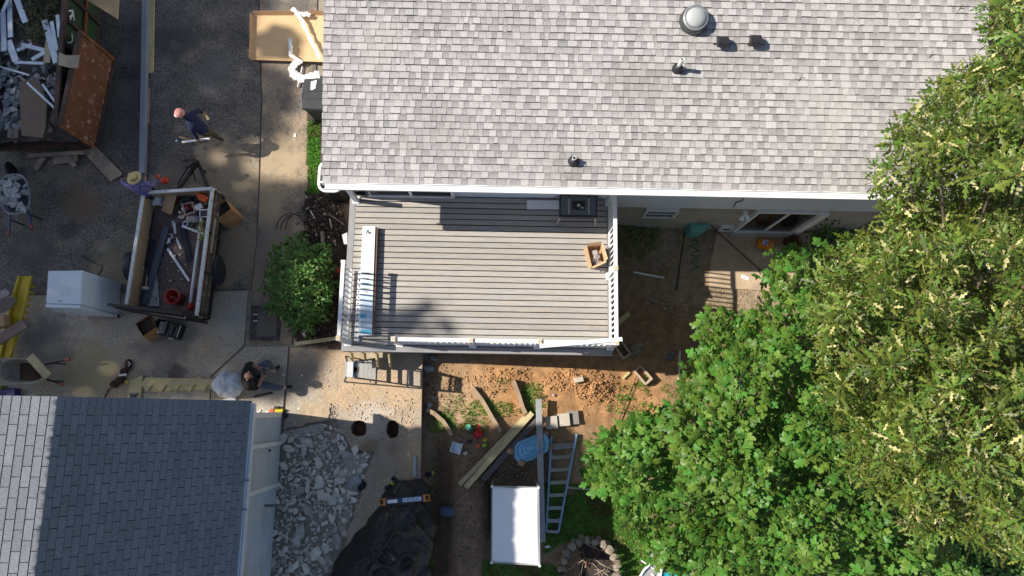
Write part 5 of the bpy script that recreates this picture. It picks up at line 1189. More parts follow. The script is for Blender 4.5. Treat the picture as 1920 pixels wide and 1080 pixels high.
# load: each piece is its own thing
def load(name, label, cat, a_, b_, w_, th, mat, z=zb_, z2=None, grp='offcuts in the trailer'): return plank(name, label, cat, a_, b_, z+th/2, w_, th, mat, grp, z2)
load('composite_board', 'longest dark grey board lying down the left half of the trailer', 'board', (312,424), (271,571), .15, .025, M('slate composite', (.085,.10,.12), rough=.55, var=.1), zb_+.06)
load('composite_board', 'grooved dark board slanting in the middle of the trailer', 'board', (337,417), (354,488), .15, .025, darkcomp, zb_+.02)
load('composite_board', 'short dark board at the front left of the trailer floor', 'board', (284,397), (279,444), .16, .025, darkcomp)
load('composite_board', 'dark board beside the left trailer wall at mid length', 'board', (284,447), (273,502), .17, .025, darkcomp)
load('composite_board', 'dark board near the rear left corner of the trailer', 'board', (274,505), (262,568), .17, .025, darkcomp)
load('white_strip', 'thin bright white strip slanting across the trailer floor', 'strip', (314,466), (355,527), .06, .02, white, zb_+.02)
load('pvc_strip', 'thin white strip along the left trailer wall', 'strip', (274,446), (267,505), .04, .03, white2, zb_+.05)
for k in range(5):
    o = bpy.data.objects['composite_board' + ('' if k == 0 else '.%03d' % k)]
    if k in (1, 2, 3): 
        aa = {1:((337,417),(354,488)),2:((284,397),(279,444)),3:((284,447),(273,502))}[k]
        for off in (-3, 0, 3): MB().bar(W(aa[0][0]+off, aa[0][1], zb_+.052), W(aa[1][0]+off, aa[1][1], zb_+.052), .012, .004).build('groove', blk, o)
MB().tube([W(378,410,zb_+.10), W(356,574,zb_+.10)], .036, 12).build('pvc_pipe', white2, None, 'long white pipe along the right side of the trailer', 'pipe', 'pipes in the trailer')
MB().tube([W(342,424,zb_+.16), W(383,439,zb_+.17)], .03, 12).build('pvc_pipe', white2, None, 'short white pipe laid across the long pipe in the trailer', 'pipe', 'pipes in the trailer')
panel('painted_plywood', 'white stained plywood triangle on the trailer floor', 'plywood', [(294,514),(299,574),(275,574)], zb_+.02, .015, M('stained ply', (.42,.41,.40), rough=.9, var=.3, scale=9))
panel('cardboard_piece', 'tan cardboard piece at the front of the trailer', 'cardboard', [(313,355),(332,363),(321,403),(302,395)], [zb_+.35,zb_+.35,zb_+.18,zb_+.18], .012, cardb)
def lump(name, label, cat, px, py, z, rx, ry, rz, mat, seed=0, amp=.28, par=None):      # crumpled soft thing
    r_ = random.Random(seed); c = W(px, py, z); mb = MB(); seg, rg = 18, 10; mb.ball(c, rx, ry, rz, seg, rg)
    for v in mb.v:
        d = v-c; k = 1 + amp*(float(nz2(d.x*9+seed, d.y*9+d.z*5, 1.0, seed))-.5)*2 + amp*.5*(float(nz2(d.x*25, d.y*25+d.z*20, 1.0, seed+3))-.5); v.x = c.x+d.x*k; v.y = c.y+d.y*k; v.z = c.z + max(-rz*.7, d.z*k)
    return mb.build(name, mat, par, label if par is None else None, cat if par is None else None)
lump('plastic_bag', 'white plastic bag at the front left corner of the trailer', 'bag', 296, 376, zb_+.12, .15, .16, .12, M('white bag', (.66,.70,.74), rough=.4), 3)
lump('jacket', 'dark crumpled jacket beside the white bag in the trailer', 'jacket', 287, 366, zb_+.12, .14, .17, .13, M('black cloth', (.03,.03,.035), rough=.9), 4)
lump('red_cloth', 'dark red cloth behind the cardboard in the trailer', 'cloth', 331, 369, zb_+.10, .10, .16, .10, M('dark red', (.18,.02,.02), rough=.8), 5)
lump('work_rag', 'white rag at the front of the trailer near the basket', 'rag', 354, 362, zb_+.15, .14, .09, .08, M('white bag', (.66,.70,.74)), 6)
lump('grey_rag', 'grey crumpled rag below the basket in the trailer', 'rag', 363, 411, zb_+.08, .16, .10, .07, M('grey rag', (.30,.28,.26), rough=.9), 7)
panel('orange_bag', 'bright orange bag in the front right corner of the trailer', 'bag', [(364,358),(391,370),(384,380),(372,374)], [zb_+.34,zb_+.36,zb_+.3,zb_+.3], .08, M('hi vis orange', (.72,.11,.015), rough=.6))
bk = thing('basket', 'pink plastic basket of bottles in the trailer', 'basket', W(353, 392, zb_))
bqd = [W(342,383,zb_+.22), W(361,379,zb_+.22), W(365,397,zb_+.22), W(347,403,zb_+.22)]; bkm = M('pink plastic', (.55,.40,.35), rough=.5)
MB().tube(bqd, .02, 8, closed=True).build('rim', bkm, bk)
for k in range(4): p, q = bqd[k], bqd[(k+1)%4]; MB().plate([p, q, Vector((q.x,q.y,zb_+.01)), Vector((p.x,p.y,zb_+.01))], .01).build('side', bkm, bk)
MB().plate([Vector((p.x,p.y,zb_+.01)) for p in bqd][::-1], .01).build('base', blk, bk)
for k, (px, py, cl, lb) in enumerate(((356,388,(.32,.03,.03),'red bottle standing in the pink basket'),(351,386,(.03,.03,.04),'black bottle standing in the pink basket'),(350,396,(.7,.7,.72),'white box shaped bottle in the pink basket'),(358,394,(.35,.04,.035),'second red bottle at the right of the pink basket'))):
    p = W(px, py, zb_+.02); MB().lathe([(.045,0),(.045,.17),(.018,.20),(.018,.24),(.0,.24)], p, 12).build('bottle', M('bottle %d' % k, cl, rough=.35), None, lb, 'bottle', 'bottles in the basket')
MB().obox(W(352,375,zb_+.12), .24, .14, .22, .1).build('black_crate', M('black cloth', (.03,.03,.035)), None, 'black crate behind the basket in the trailer', 'crate', bevel=.01)
MB().obox(W(373,388,zb_+.2), .18, .14, .06, .5).build('paper_packet', M('white packet', (.72,.70,.70), rough=.5), None, 'white and red paper packet right of the basket', 'packet', bevel=.01)
tr_ = MB().obox(W(382,400,zb_+.22), .20, .20, .03, .1).build('paint_tray', white2, None, 'dark tray with white edge by the right trailer wall', 'tray', bevel=.005)
MB().obox(W(382,400,zb_+.238), .16, .15, .01, .1).build('well', M('dark wet', (.015,.02,.03), rough=.2), tr_)
MB().lathe([(.05,0),(.065,0),(.065,.05),(.05,.05),(.05,0)], W(349,420,zb_+.05), 20).build('tape_roll', M('white tape', (.7,.72,.75)), None, 'blue and white tape roll beside the grooved board', 'tape roll')
MB().lathe([(.03,0),(.05,0),(.05,.052),(.03,.052),(.03,0)], W(349,420,zb_+.05), 20).build('core', M('tape blue', (.03,.07,.35)), bpy.data.objects['tape_roll'])
for k, (p, q, lb) in enumerate((((332,449),(340,467),'white caulk tube on the trailer floor'),((327,420),(329,438),'grey caulk tube near the tape roll'))):
    t_ = MB().tube([W(*p, zb_+.05), W(*q, zb_+.05)], .028, 10).build('caulk_tube', white2, None, lb, 'caulk tube', 'caulk tubes'); d = (W(*p, zb_+.05)-W(*q, zb_+.05)).normalized(); MB().tube([W(*p, zb_+.05), W(*p, zb_+.05)+d*.09], [.012,.004], 8).build('nozzle', white2, t_)
for k, (px, py, lb) in enumerate(((317,451,'small white bracket on the trailer floor by the longest board'),(323,443,'grey clamp lying left of the caulk tubes'),(326,418,'grey putty knife blade near the front of the grooved board'))):
    MB().obox(W(px, py, zb_+.03), .06, .13, .04, .5*k).obox(W(px-1.5, py+3, zb_+.04), .10, .04, .03, .7+.4*k).build('small_tool', M('tool grey %d' % k, ((.7,.7,.7),(.3,.3,.3),(.35,.37,.35))[k], rough=.4), None, lb, 'tool', bevel=.008)
mal = MB().tube([W(273,540,zb_+.14), W(276,517,zb_+.14)], .016, 8).build('mallet', M('mallet handle', (.45,.34,.22)), None, 'white headed mallet resting on the dark boards', 'mallet'); MB().tube([W(268,540,zb_+.14), W(278,541,zb_+.14)], .038, 10).build('head', M('mallet head', (.62,.56,.48), rough=.6), mal)
red = M('red plastic', (.42,.035,.02), rough=.4, var=.06)
bt = thing('bucket', 'red bucket standing at the rear of the trailer', 'bucket', W(336, 561, zb_)); p = W(336,561,zb_)
MB().lathe([(.145,.0),(.165,.36),(.18,.365),(.18,.38),(.158,.38),(.137,.02),(.0,.02)], p, 28).build('body', red, bt, smooth=True)
MB().tube([p+Vector((.18*math.cos(t), .18*math.sin(t)*1, .36-.25*math.sin(t)*0)) for t in [k*math.pi/10 for k in range(11)]], .006, 5).build('handle', M('dull steel', (.4,.4,.4)), bt)
for k in range(4): MB().tube([p+Vector((-.08+.05*k,.03,.05)), p+Vector((.07-.06*k,-.06+.03*k,.33))], .012, 6).build('tool_handle', (M('mallet handle', (.45,.34,.22)), M('red plastic', (.42,.035,.02)))[k % 2], bt)
lump('red_plastic_bag', 'small red plastic piece at the rear right of the trailer', 'bag', 357, 575, zb_+.18, .06, .10, .08, red, 8)
MB().tube([W(378+6*math.cos(t*1.7)+3*math.sin(t*.9), 432+18*math.sin(t*.61), zb_+.2+.02*math.sin(t*3)) for t in [k*.45 for k in range(46)]], .011, 6).build('yellow_hose', M('yellow green hose', (.34,.34,.05), rough=.5), None, 'tangled yellow green hose by the right trailer wall', 'hose')
cl_ = MB()
for k in range(110):
    px, py = (r.uniform(335,388), r.uniform(362,425)) if k < 60 else (r.uniform(290,350), r.uniform(430,560)); cl_.ct = r.random(); s1 = r.uniform(.02,.09) if k < 60 else r.uniform(.015,.05)
    cl_.obox(W(px, py, zb_+r.uniform(.02,.12 if k < 60 else .03)), s1, s1*r.uniform(.3,1), r.uniform(.01,.05), 0, Euler((r.uniform(-.4,.4), r.uniform(-.4,.4), r.uniform(0,6.28))).to_matrix())
cl_.build('small_clutter', M('clutter', (.32,.30,.28), rough=.7, tone=.85, var=.2), None, 'small loose hardware and offcuts on the trailer floor', kind='stuff', tone=True)
plank('tan_plank', 'tan plank leaning outside the right trailer wall near the front', 'plank', (402,410), (393,474), ZD+.9, .09, .03, M('tan outer boards', (.48,.38,.26)))
plank('tan_plank', 'tan plank outside the right trailer wall behind the tyre', 'plank', (382,536), (376,597), ZD+.8, .07, .03, M('tan outer boards', (.48,.38,.26)))
# ---- paper bags and bin of packets
kraftb = M('kraft paper', (.40,.22,.10), rough=.85, var=.15, scale=4)
def paper_bag(label, foot, top, z, w_, dpt, logo=False):
    t = thing('paper_bag', label, 'paper bag', D(*foot)); f = D(*foot); c = W(*top, z); ax = (c-Vector((f.x,f.y,ZD)))
    r_ = random.Random(int(foot[0])); d = Vector((ax.x, ax.y, 0)); d = d.normalized() if d.length > .05 else Vector((1,0,0)); s = Vector((-d.y, d.x, 0))
    def ring(k): cc = f.lerp(Vector((c.x,c.y,c.z)), k); cc.z = ZD+.01+(z-ZD)*k; return [cc+s*(sx*w_/2*(1+.05*r_.uniform(-1,1)))+d*(sy*dpt/2*(1+.12*r_.uniform(-1,1))) for sx, sy in ((-1,-1),(0,-1.05),(1,-1),(1.03,0),(1,1),(0,1.05),(-1,1),(-1.03,0))]
    rg = [ring(k/5) for k in range(6)]; mb = MB(); vs = [v for g in rg for v in g]; mb.add(vs, [(i*8+k, i*8+(k+1)%8, (i+1)*8+(k+1)%8, (i+1)*8+k) for i in range(5) for k in range(8)] + [tuple(range(7,-1,-1))])
    mb.build('bag', kraftb, t, solid=.006); MB().add([v*1-Vector((0,0,.10)) for v in rg[5]], [tuple(range(8))]).build('contents', M('bag contents', (.05,.04,.035), rough=.9, var=.5, scale=15), t); return t, rg, s, d
t_, rg, s_, d_ = paper_bag('tall open kraft paper bag right of the trailer', (438,412), (413,392), ZD+.75, .42, .30)
ogm = M('orange print', (.62,.16,.03), rough=.8); MB().plate([rg[1][4].lerp(rg[1][2],.2)+Vector((.02,0,0)), rg[1][4].lerp(rg[1][2],.7)+Vector((.02,0,0)), rg[4][4].lerp(rg[4][2],.7)+Vector((.02,0,0)), rg[4][4].lerp(rg[4][2],.2)+Vector((.02,0,0))], .003).build('print', ogm, t_)
paper_bag('open brown paper bag behind the trailer ramp gate', (288,622), (274,610), ZD+.62, .36, .34)
bx = MB().obox(D(318,618,.18), .56, .36, .36, -.25).build('packet_crate', M('black plastic', (.022,.023,.026)), None, 'black crate of white packets behind the trailer', 'crate', bevel=.01)
c = D(318,618,.365); R = Matrix.Rotation(-.25, 3, 'Z')
for k in range(9):
    MB().obox(c+R@Vector((-.24+.058*k, .02*((k*7) % 3-1), .0)), (.05,.03,.015,.02,.012,.025,.014,.012,.01)[k], (.30,.28,.3,.26,.3,.2,.28,.22,.3)[k], .03, -.25).build('packet', (white2, white2, M('steel grey', (.25,.25,.27)), M('black plastic', (.022,.023,.026)))[(0,1,0,3,2,2,3,2,0)[k]], bx)
panel('white_card', 'small white card on the ground beside the black crate', 'card', [(313,634),(325,630),(331,632),(324,637)], ZD+.05, .006, white2)
# ---- tripod stand
tv = thing('tripod_stand', 'black folding tripod work stand above the trailer', 'stand', D(350, 322)); tc = W(357,306,ZD+.85)
for px, py in ((333,345),(366,338),(372,312),(345,300)): MB().tube([tc, D(px, py, .01)], .018, 7).build('leg', steel, tv)
MB().obox(tc, .16, .10, .08, .6).build('head', steel, tv, bevel=.01); MB().tube([W(345,312,ZD+.5), W(365,316,ZD+.5)], .012, 6).build('brace', steel, tv); MB().ball(W(363,297,ZD+.9), .05).build('knob', M('dark brown steel', (.05,.03,.025)), tv)
# ================================================================ top of the driveway
cbx = thing('cardboard_tray', 'large flat open cardboard tray on the driveway beside the house', 'cardboard', D(540, 73))
P = [D(476,29,.01), D(640,29,.01), D(640,118,.01), D(474,113,.01)]
MB().plate([p for p in (P[3],P[2],P[1],P[0])], .008).build('base', M('tray cardboard', (.60,.42,.23), rough=.85, var=.07, scale=2), cbx)
for k in range(4):
    p, q = P[k], P[(k+1)%4]; c = sum(P, Vector())/4; o = ((p+q)/2-c); o.z = 0; o.normalize()
    MB().plate([p, q, q+o*.05+Vector((0,0,.13)), p+o*.05+Vector((0,0,.13))], .006).build('side', cardb, cbx)
def ribbon(name, label, cat, pts, w_, mat, seed=1, z=.05, parent=None):     # crumpled strip of sheeting
    r_ = random.Random(seed); V = [D(*p[:2], z+(p[2] if len(p) > 2 else 0)) for p in pts]; n = len(V); fine = []
    for i in range(n-1):
        for k in range(5): fine.append(V[i].lerp(V[i+1], k/5))
    fine.append(V[-1]); mb = MB(); m_ = len(fine); rows = []
    for i, p in enumerate(fine):
        a_ = fine[max(0,i-1)]; b_ = fine[min(m_-1,i+1)]; d = (b_-a_); d.z = 0; s = Vector((-d.y, d.x, 0)).normalized()
        rows.append([p + s*(w_*(k/4-.5)*r_.uniform(.6,1.2)) + Vector((0,0,r_.uniform(0,.035))) for k in range(5)])
    mb.add([v for g in rows for v in g], [(i*5+k, i*5+k+1, (i+1)*5+k+1, (i+1)*5+k) for i in range(m_-1) for k in range(4)])
    return mb.build(name, mat, parent, label, cat, 'plastic sheeting', smooth=True, solid=.004)
sheetm = M('white sheeting', (.74,.74,.72), rough=.45, var=.06)
ribbon('plastic_strip', 'crumpled white plastic strip at the top end of the cardboard tray', 'plastic', [(548,16),(560,28),(575,27),(582,30)], .14, sheetm, 1, .12)
ribbon('plastic_strip', 'long white plastic strip crossing the cardboard to the house', 'plastic', [(552,18),(566,38),(578,65),(592,92),(600,110)], .10, sheetm, 2, .14)
ribbon('plastic_strip', 'twisted white plastic strip in the middle of the cardboard', 'plastic', [(543,72),(546,90),(545,103),(558,112),(568,118)], .10, sheetm, 3, .12)
ribbon('plastic_sheet', 'bunched white plastic sheet between the cardboard and the black bin', 'plastic', [(562,112),(552,122),(546,130),(552,142),(570,150),(585,142),(600,140)], .22, sheetm, 4, .10)
plank('white_stick', 'thin white stick below the plastic sheet by the bin', 'stick', (567,124), (558,163), ZD+.06, .03, .02, white2)
bn = thing('trash_bin', 'black wheeled trash bin tucked beside the house wall', 'bin', D(600, 190)); bm2 = M('bin plastic', (.035,.037,.04), rough=.5, var=.1)
z1 = ZD + .98; q = [W(572,150,z1), W(640,148,z1), W(642,208,z1), W(568,205,z1)]; c = sum(q, Vector())/4
mb = MB(); low_ = [c+(p-c)*.8 for p in q]
mb.add([Vector((p.x,p.y,z1)) for p in q] + [Vector((p.x,p.y,ZD+.05)) for p in low_], [(0,3,2,1)[::-1], (4,5,6,7), (0,1,5,4),(1,2,6,5),(2,3,7,6),(3,0,4,7)]); mb.build('body', bm2, bn, bevel=.02)
MB().prism([[(p.x,p.y) for p in [c+(p-c)*1.03 for p in q]][::-1]], z1+.005, z1+.05).build('lid', bm2, bn, bevel=.02)
for k in range(2): MB().bar(W(574,170+14*k,z1+.055), W(638,170+14*k,z1+.055), .03, .015).build('lid_rib', bm2, bn)
MB().tube([W(569,158,z1+.01), W(566,180,z1+.0), W(567,203,z1+.01)], .025, 8).build('handle', M('bin grey', (.10,.11,.11)), bn)
for py in (214,): MB().lathe([(.02,-.03),(.12,-.03),(.12,.03),(.02,.03)], D(590,225,.12), 16, (1,0,0)).build('wheel', M('tyre rubber', (.018,.018,.02)), bn)
panel('paper_scrap', 'white paper scrap lying on the black bin lid', 'paper', [(583,153),(594,150),(591,166),(582,170)], z1+.06, .004, white2)
MB().obox(D(553,254,.012), .06, .09, .02, .2).build('paper_scrap', white2, None, 'small white scrap on the sunny strip of driveway', 'paper')
# hose loops by the bush
hz_ = M('brown hose', (.075,.035,.03), rough=.5)
for k, (cx, cy, rx, ry) in enumerate(((545,428,26,28),(553,432,27,30),(563,430,28,32))):
    MB().tube([D(cx-rx*math.cos(t), cy-ry*math.sin(t), .03+.25*math.sin(t)+.02*k) for t in [math.pi*j/16 for j in range(17)]], .014, 7).build('hose_loop', hz_, None, ('outermost brown hose loop arching beside the bush','middle brown hose loop arching beside the bush','inner brown hose loop nearest the deck')[k], 'hose', 'brown hose loops')
plank('bed_board', 'weathered board at the foot of the bed between bush and deck', 'board', (554,645), (640,633), ZD+.08, .09, .06, M('tan board', (.50,.42,.27)))
plank('bed_stake', 'grey wooden post lying in the mulch beside the deck', 'stake', (604,434), (607,470), ZD+.1, .08, .07, oldwood)
for k, (p, q, lb) in enumerate((((582,395),(590,410),'small white wood splinter near the hose'),((618,410),(622,428),'pale splinter in the middle of the mulch'),((618,402),(646,422),'thin brown stick lying in the mulch'))):
    plank('wood_splinter', lb, 'stick', p, q, ZD+.09, .03, .02, (white2, newwood, oldwood)[k])
panel('red_tool', 'red tool handle showing beside the deck edge', 'tool', [(629,502),(650,500),(650,508),(631,511)], ZD+.3, .03, red)
panel('bed_paper', 'white paper stuck against the deck side in the bed', 'paper', [(641,440),(651,436),(651,458),(645,458)], ZD+.35, .004, white2)
lump('litter_bag', 'crumpled white plastic at the bottom of the bush', 'plastic', 573, 625, ZD+.05, .07, .09, .05, sheetm, 12)
lump('litter_bag', 'small grey plastic lump at the end of the bed board', 'plastic', 558, 645, ZD+.04, .08, .06, .04, M('grey rag', (.30,.28,.26)), 13)
# ================================================================ paving in front of the garage
cl = M('clear plastic bag', (.55,.60,.66), rough=.25, var=.15, scale=8, spec=.6)
lump('trash_bag', 'clear plastic trash bag beside the seated man', 'bag', 428, 723, ZD+.24, .36, .34, .26, cl, 21, .22)
st = thing('stair_stringer', 'pair of pale notched stair stringers lying on the concrete', 'stringer', D(340, 722))
tp_ = [(269,719),(277,708),(372,710),(376,706),(384,711),(404,711),(404,722)]
for t0_ in (384,358,332,305.5,279): tp_ += [(t0_+12,721.5),(t0_+8,722.5),(t0_,735.5),(t0_-9,724)]
MB().prism([[(D(*p).x, D(*p).y) for p in tp_[::-1]]], ZD+.055, ZD+.095).build('stringer_board', newwood, st)
MB().prism([[(D(*p).x, D(*p).y) for p in ((283,735),(404,730),(404,714),(283,714))]], ZD+.012, ZD+.052).build('stringer_board', newwood, st)
panel('lumber_offcut', 'pale pointed lumber offcut left of the stair stringers', 'lumber', [(243,714),(268,703),(262,760),(238,760)], ZD+.06, .04, newwood)
MB().bar(D(243,745,.09), D(258,738,.09), .03, .03).bar(D(243,738,.09), D(255,748,.09), .03, .03).build('clamp', M('blue steel', (.03,.06,.16)), None, 'small blue metal clamp on the pale offcut by the garage', 'clamp')
tbm = M('tool leather', (.05,.026,.018), rough=.8, var=.3)
tb = thing('tool_belt', 'dark brown leather tool belt lying on the concrete', 'tool belt', D(228, 700))
for k, (px, py, rx, ry, s) in enumerate(((240,684,.09,.15,1),(233,697,.10,.10,2),(226,713,.12,.10,3),(214,721,.10,.09,4))): lump('pouch', None, None, px, py, ZD+.05, rx, ry, .06, tbm, 30+s, .2, tb)
MB().obox(D(230,703,.11), .18, .05, .01, .15).build('label_patch', white2, tb); MB().obox(D(237,716,.11), .07, .06, .02).build('tape_measure', M('tool yellow', (.55,.42,.02), rough=.4), tb)
MB().tube([D(205,728,.05), D(195,747,.05)], .018, 7).build('hammer', M('black steel', (.02,.02,.022)), None, 'black handled hammer stuck out of the tool belt', 'hammer')
MB().tube([D(240,678,.11), D(244,682,.12), D(241,686,.11)], .01, 6).build('buckle', white2, tb)
dr_ = thing('cordless_drill', 'yellow and black cordless drill beside the garage gutter', 'drill', D(522, 771)); ym = M('tool yellow', (.55,.42,.02))
MB().tube([D(516,770,.05), D(531,770,.05)], .045, 10).build('motor', ym, dr_); MB().tube([D(531,770,.05), D(537,770,.05)], [.035,.015], 8).build('chuck', blackp, dr_); MB().obox(D(520,777,.05), .06, .14, .06, .2).build('grip', blackp, dr_, bevel=.01); MB().obox(D(519,764,.05), .11, .06, .09).build('battery', blackp, dr_, bevel=.01)
MB().tube([D(478+3,777,.02), D(489,769,.02)], .02, 8).build('marker', white2, None, 'white marker lying by the garage corner', 'marker')
bo = MB().tube([D(505,773,.05), D(514,770,.05)], [.05,.055], 10).build('spray_can', M('orange cap', (.50,.10,.04), rough=.4), None, 'white and orange spray can at the garage corner', 'spray can'); MB().tube([D(498,775,.05), D(505,773,.05)], .042, 10).build('body', white2, bo)
MB().lathe([(.07,0),(.07,.05),(.03,.06),(.0,.06)], D(535,779), 12).build('drain_plug', blackp, None, 'round black plug at the garage corner on the slab joint', 'plug')
MB().plate([D(410,752,.06), D(440,741,.06), D(443,747,.06), D(438,756,.06)], .004).build('paper_sheet', white2, None, 'white sheet of paper at the garage roof edge by the trash bag', 'paper')
for k, (px, py) in enumerate(((531,703),(566,704),(560,766))): MB().obox(D(px, py, .01), .05, .03, .01, .4*k).build('paper_scrap', white2, None, ('tiny white scrap near the seated man foot','tiny white scrap on the slab right of the seated man','tiny white scrap near the spray can')[k], 'paper')
# step ladder in front of the deck
sl_ = thing('step_ladder', 'aluminium step ladder standing at the front left corner of the deck', 'ladder', D(690, 690)); alu = M('aluminium', (.42,.42,.41), rough=.4, metal=.7, var=.1)
zt_ = ZD + 1.75
t0, t1, t2, t3 = W(651,677,zt_), W(663,678,zt_), W(662,708,zt_), W(649,707,zt_)
MB().prism([[(p.x,p.y) for p in (t3,t2,t1,t0)]], zt_-.05, zt_).build('top_cap', M('bright alu', (.55,.55,.53), rough=.45, metal=.5), sl_, bevel=.008)
f0, f1 = D(708,672), D(708,714); b0, b1 = D(648,668), D(646,716)
for a_, b_ in ((t1, f0), (t2, f1)): MB().bar(a_, b_, .07, .03, up=(0,1,0)).build('rail', M('dark alu', (.06,.06,.06), rough=.5), sl_)
for a_, b_ in ((t0, b0), (t3, b1)): MB().bar(a_, b_, .035, .03, up=(0,1,0)).build('rear_leg', M('dark alu', (.06,.06,.06)), sl_)
for k in range(1, 6): MB().bar(t1.lerp(f0,k/6), t2.lerp(f1,k/6), .085, .025).build('step', alu, sl_)
for k in (2, 4): MB().bar(t0.lerp(b0,k/6), t3.lerp(b1,k/6), .025, .02).build('brace', alu, sl_)
mb = MB(); q = W(667,693,zt_-.10); mb.obox(q, .14, .38, .02).build('tool_tray', alu, sl_); MB().lathe([(.07,0),(.07,.03),(.05,.03),(.05,.0)], q+Vector((0,0,.01)), 14).build('tray_ring', M('dark alu', (.06,.06,.06)), sl_)
# stairs' stringers below the deck opening
for k in range(4):
    x0 = 660+24*k; z0 = ZK-.30
    a_ = W(x0, 664, z0); MB().plate([Vector((a_.x-.02,DY0-.005,z0+.05)), Vector((a_.x-.02,DY0-.32,z0-.24)), Vector((a_.x-.02,DY0-.32,z0-.45)), Vector((a_.x-.02,DY0-.005,z0-.25))], .04, Vector((1,0,0))).build('stair_stringer_end', newwood, K)
# rubbish on the slab's right edge
for k, (px, py, s) in enumerate(((803,690,.14),(799,668,.12),(806,760,.10),(812,745,.06),(797,705,.07),(810,690,.09),(814,672,.10))):
    p = T(px, py); inst('broken_block', chunkm[k % 6], thing('broken_block', ('pale triangular concrete lump right of the slab','grey concrete lump under the deck edge by the slab','grey broken slab piece beside the curved edging','small pale stone beside the slab edge','small dark stone at the slab edge','middle concrete lump right of the step ladder','concrete lump under the deck front edge')[k], 'rubble', p), p+Vector((0,0,s*.3)), Euler((.1*k,.2,k)).to_matrix(), (s*1.2, s, s*.6))
# ================================================================ tarp, level case, gloves
tm = M('black tarp', (.026,.022,.020), rough=.42, var=.2, scale=4, spec=.5)
LE = [(742,902),(722,925),(706,952),(690,978),(662,1002),(640,1040),(612,1082),(600,1110)]; RE = [(792,899),(808,915),(817,945),(822,975),(816,1010),(811,1045),(806,1082),(804,1110)]
def _lp(T_, v): f = v*(len(T_)-1); k = min(int(f), len(T_)-2); a = f-k; return (T_[k][0]*(1-a)+T_[k+1][0]*a, T_[k][1]*(1-a)+T_[k+1][1]*a)
def rdg(x, y, s, k): return (1-abs(2*float(nz2(x, y, s, k))-1))**2
def tarp(u, v):
    l, q = _lp(LE, v), _lp(RE, v); e = min(1, 5*u, 5*(1-u), 4*v+.1)
    x = l[0]+(q[0]-l[0])*u + 7*(float(nz2(u*6, v*14, 1, 3))-.5)*(1 if 0 < u < 1 else 1.6); y = l[1]+(q[1]-l[1])*u + 5*(float(nz2(u*9, v*8, 1, 6))-.5)
    h = .50*max(0, math.sin(math.pi*u))**.7*min(1, .25+1.6*v)*(1-.25*v); a, b = x/77.0, y/77.0
    h += e*(.16*rdg(a+.5*b, b-.3*a, 2.2, 4) + .08*rdg(a-.9*b, b*.5+.3*a, 3.4, 7) + .025*rdg(a*1.4+b, b*.5, 7, 9)) - .05*e
    return W(x, y, ZD + .015 + max(0, h))
MB().sheet(tarp, 80, 96).build('black_tarp', tm, None, 'crumpled black plastic tarp heaped at the bottom of the slab', 'tarp', smooth=True, solid=.004)
MB().sheet(lambda u, v: tarp(.30+.32*u, .13+.16*v)+Vector((0,0,.035)), 10, 8).build('cardboard_patch', M('dark card', (.05,.04,.035), rough=.8, col2=(.10,.075,.05), s2=6), None, 'dark brown wet cardboard lying over the top of the tarp', 'cardboard', smooth=True)
lc = thing('spirit_level_case', 'blue and white level with orange end handles on the black tarp', 'level', W(758, 938, ZD+.60)); zl = ZD+.62
p, q = W(722,941,zl), W(795,934,zl); MB().bar(p, q, .13, .06).build('body', M('navy case', (.03,.05,.10), rough=.4), lc, bevel=.008)
d = (q-p).normalized(); og = M('case orange', (.62,.22,.04), rough=.45)
for e, s_ in ((p,-1),(q,1)):
    MB().bar(e+d*s_*-.02, e+d*s_*.04, .16, .07).build('end_cap', og, lc, bevel=.01); sd = Vector((-d.y,d.x,0))
    MB().tube([e+d*s_*.03-sd*.06, e+d*s_*.12-sd*.06, e+d*s_*.12+sd*.06, e+d*s_*.03+sd*.06], .018, 7).build('handle', og, lc)
MB().bar(p+d*.06+Vector((0,0,.032)), p+d*.28+Vector((0,0,.032)), .075, .004).build('label_plate', white2, lc)
lb2 = MB().bar(p+d*.40+Vector((0,0,.032)), q-d*.06+Vector((0,0,.032)), .085, .004).build('label_plate', M('pale label', (.55,.65,.75)), lc)
for k in range(7): e = p+d*(.44+.052*k)+Vector((0,0,.035)); MB().bar(e-Vector((0,.025,0)), e+Vector((.02*(k % 2),.025,0)), .014, .003).build('print_mark', ink, lb2)
gl_m = M('black glove', (.015,.02,.035), rough=.7); gy = M('glove cuff', (.45,.45,.06), rough=.8)
def glove(label, px, py, z, ang, sc=1.0):
    t = thing('work_glove', label, 'glove', W(px, py, z), 'work gloves'); R = Matrix.Rotation(ang, 3, 'Z'); o = W(px, py, z+.02)
    MB().ball(o, .055*sc, .05*sc, .02, 10, 6, R).build('palm', gl_m, t)
    for k in range(5):
        a_ = (-.55,-.2,.05,.3,1.0)[k]; L = (.075,.09,.095,.085,.06)[k]*sc; s_ = R @ Vector((.045*math.cos(a_*.6), .045*math.sin(a_)*1.1, 0)); e = s_ + R @ Vector((L*math.cos(a_), L*math.sin(a_), 0))
        MB().tube([o+s_, o+s_.lerp(e,.6)+Vector((0,0,.008)), o+e-Vector((0,0,.008))], [.016*sc,.014*sc,.010*sc], 7).build('thumb' if k == 4 else 'finger', gl_m, t)
    MB().tube([o-R@Vector((.045*sc,0,0)), o-R@Vector((.10*sc,0,0))], .042*sc, 10, flat=.45).build('cuff', gy, t)
glove('black work glove with yellow cuff lying left on the slab', 731, 911, ZD, 3.9); glove('black work glove with yellow cuff lying right on the slab', 743, 901, ZD, 2.6); 
g_ = T(806,888); glove('dark work glove on the grass strip beside the slab', 806, 888, g_.z, 3.5)
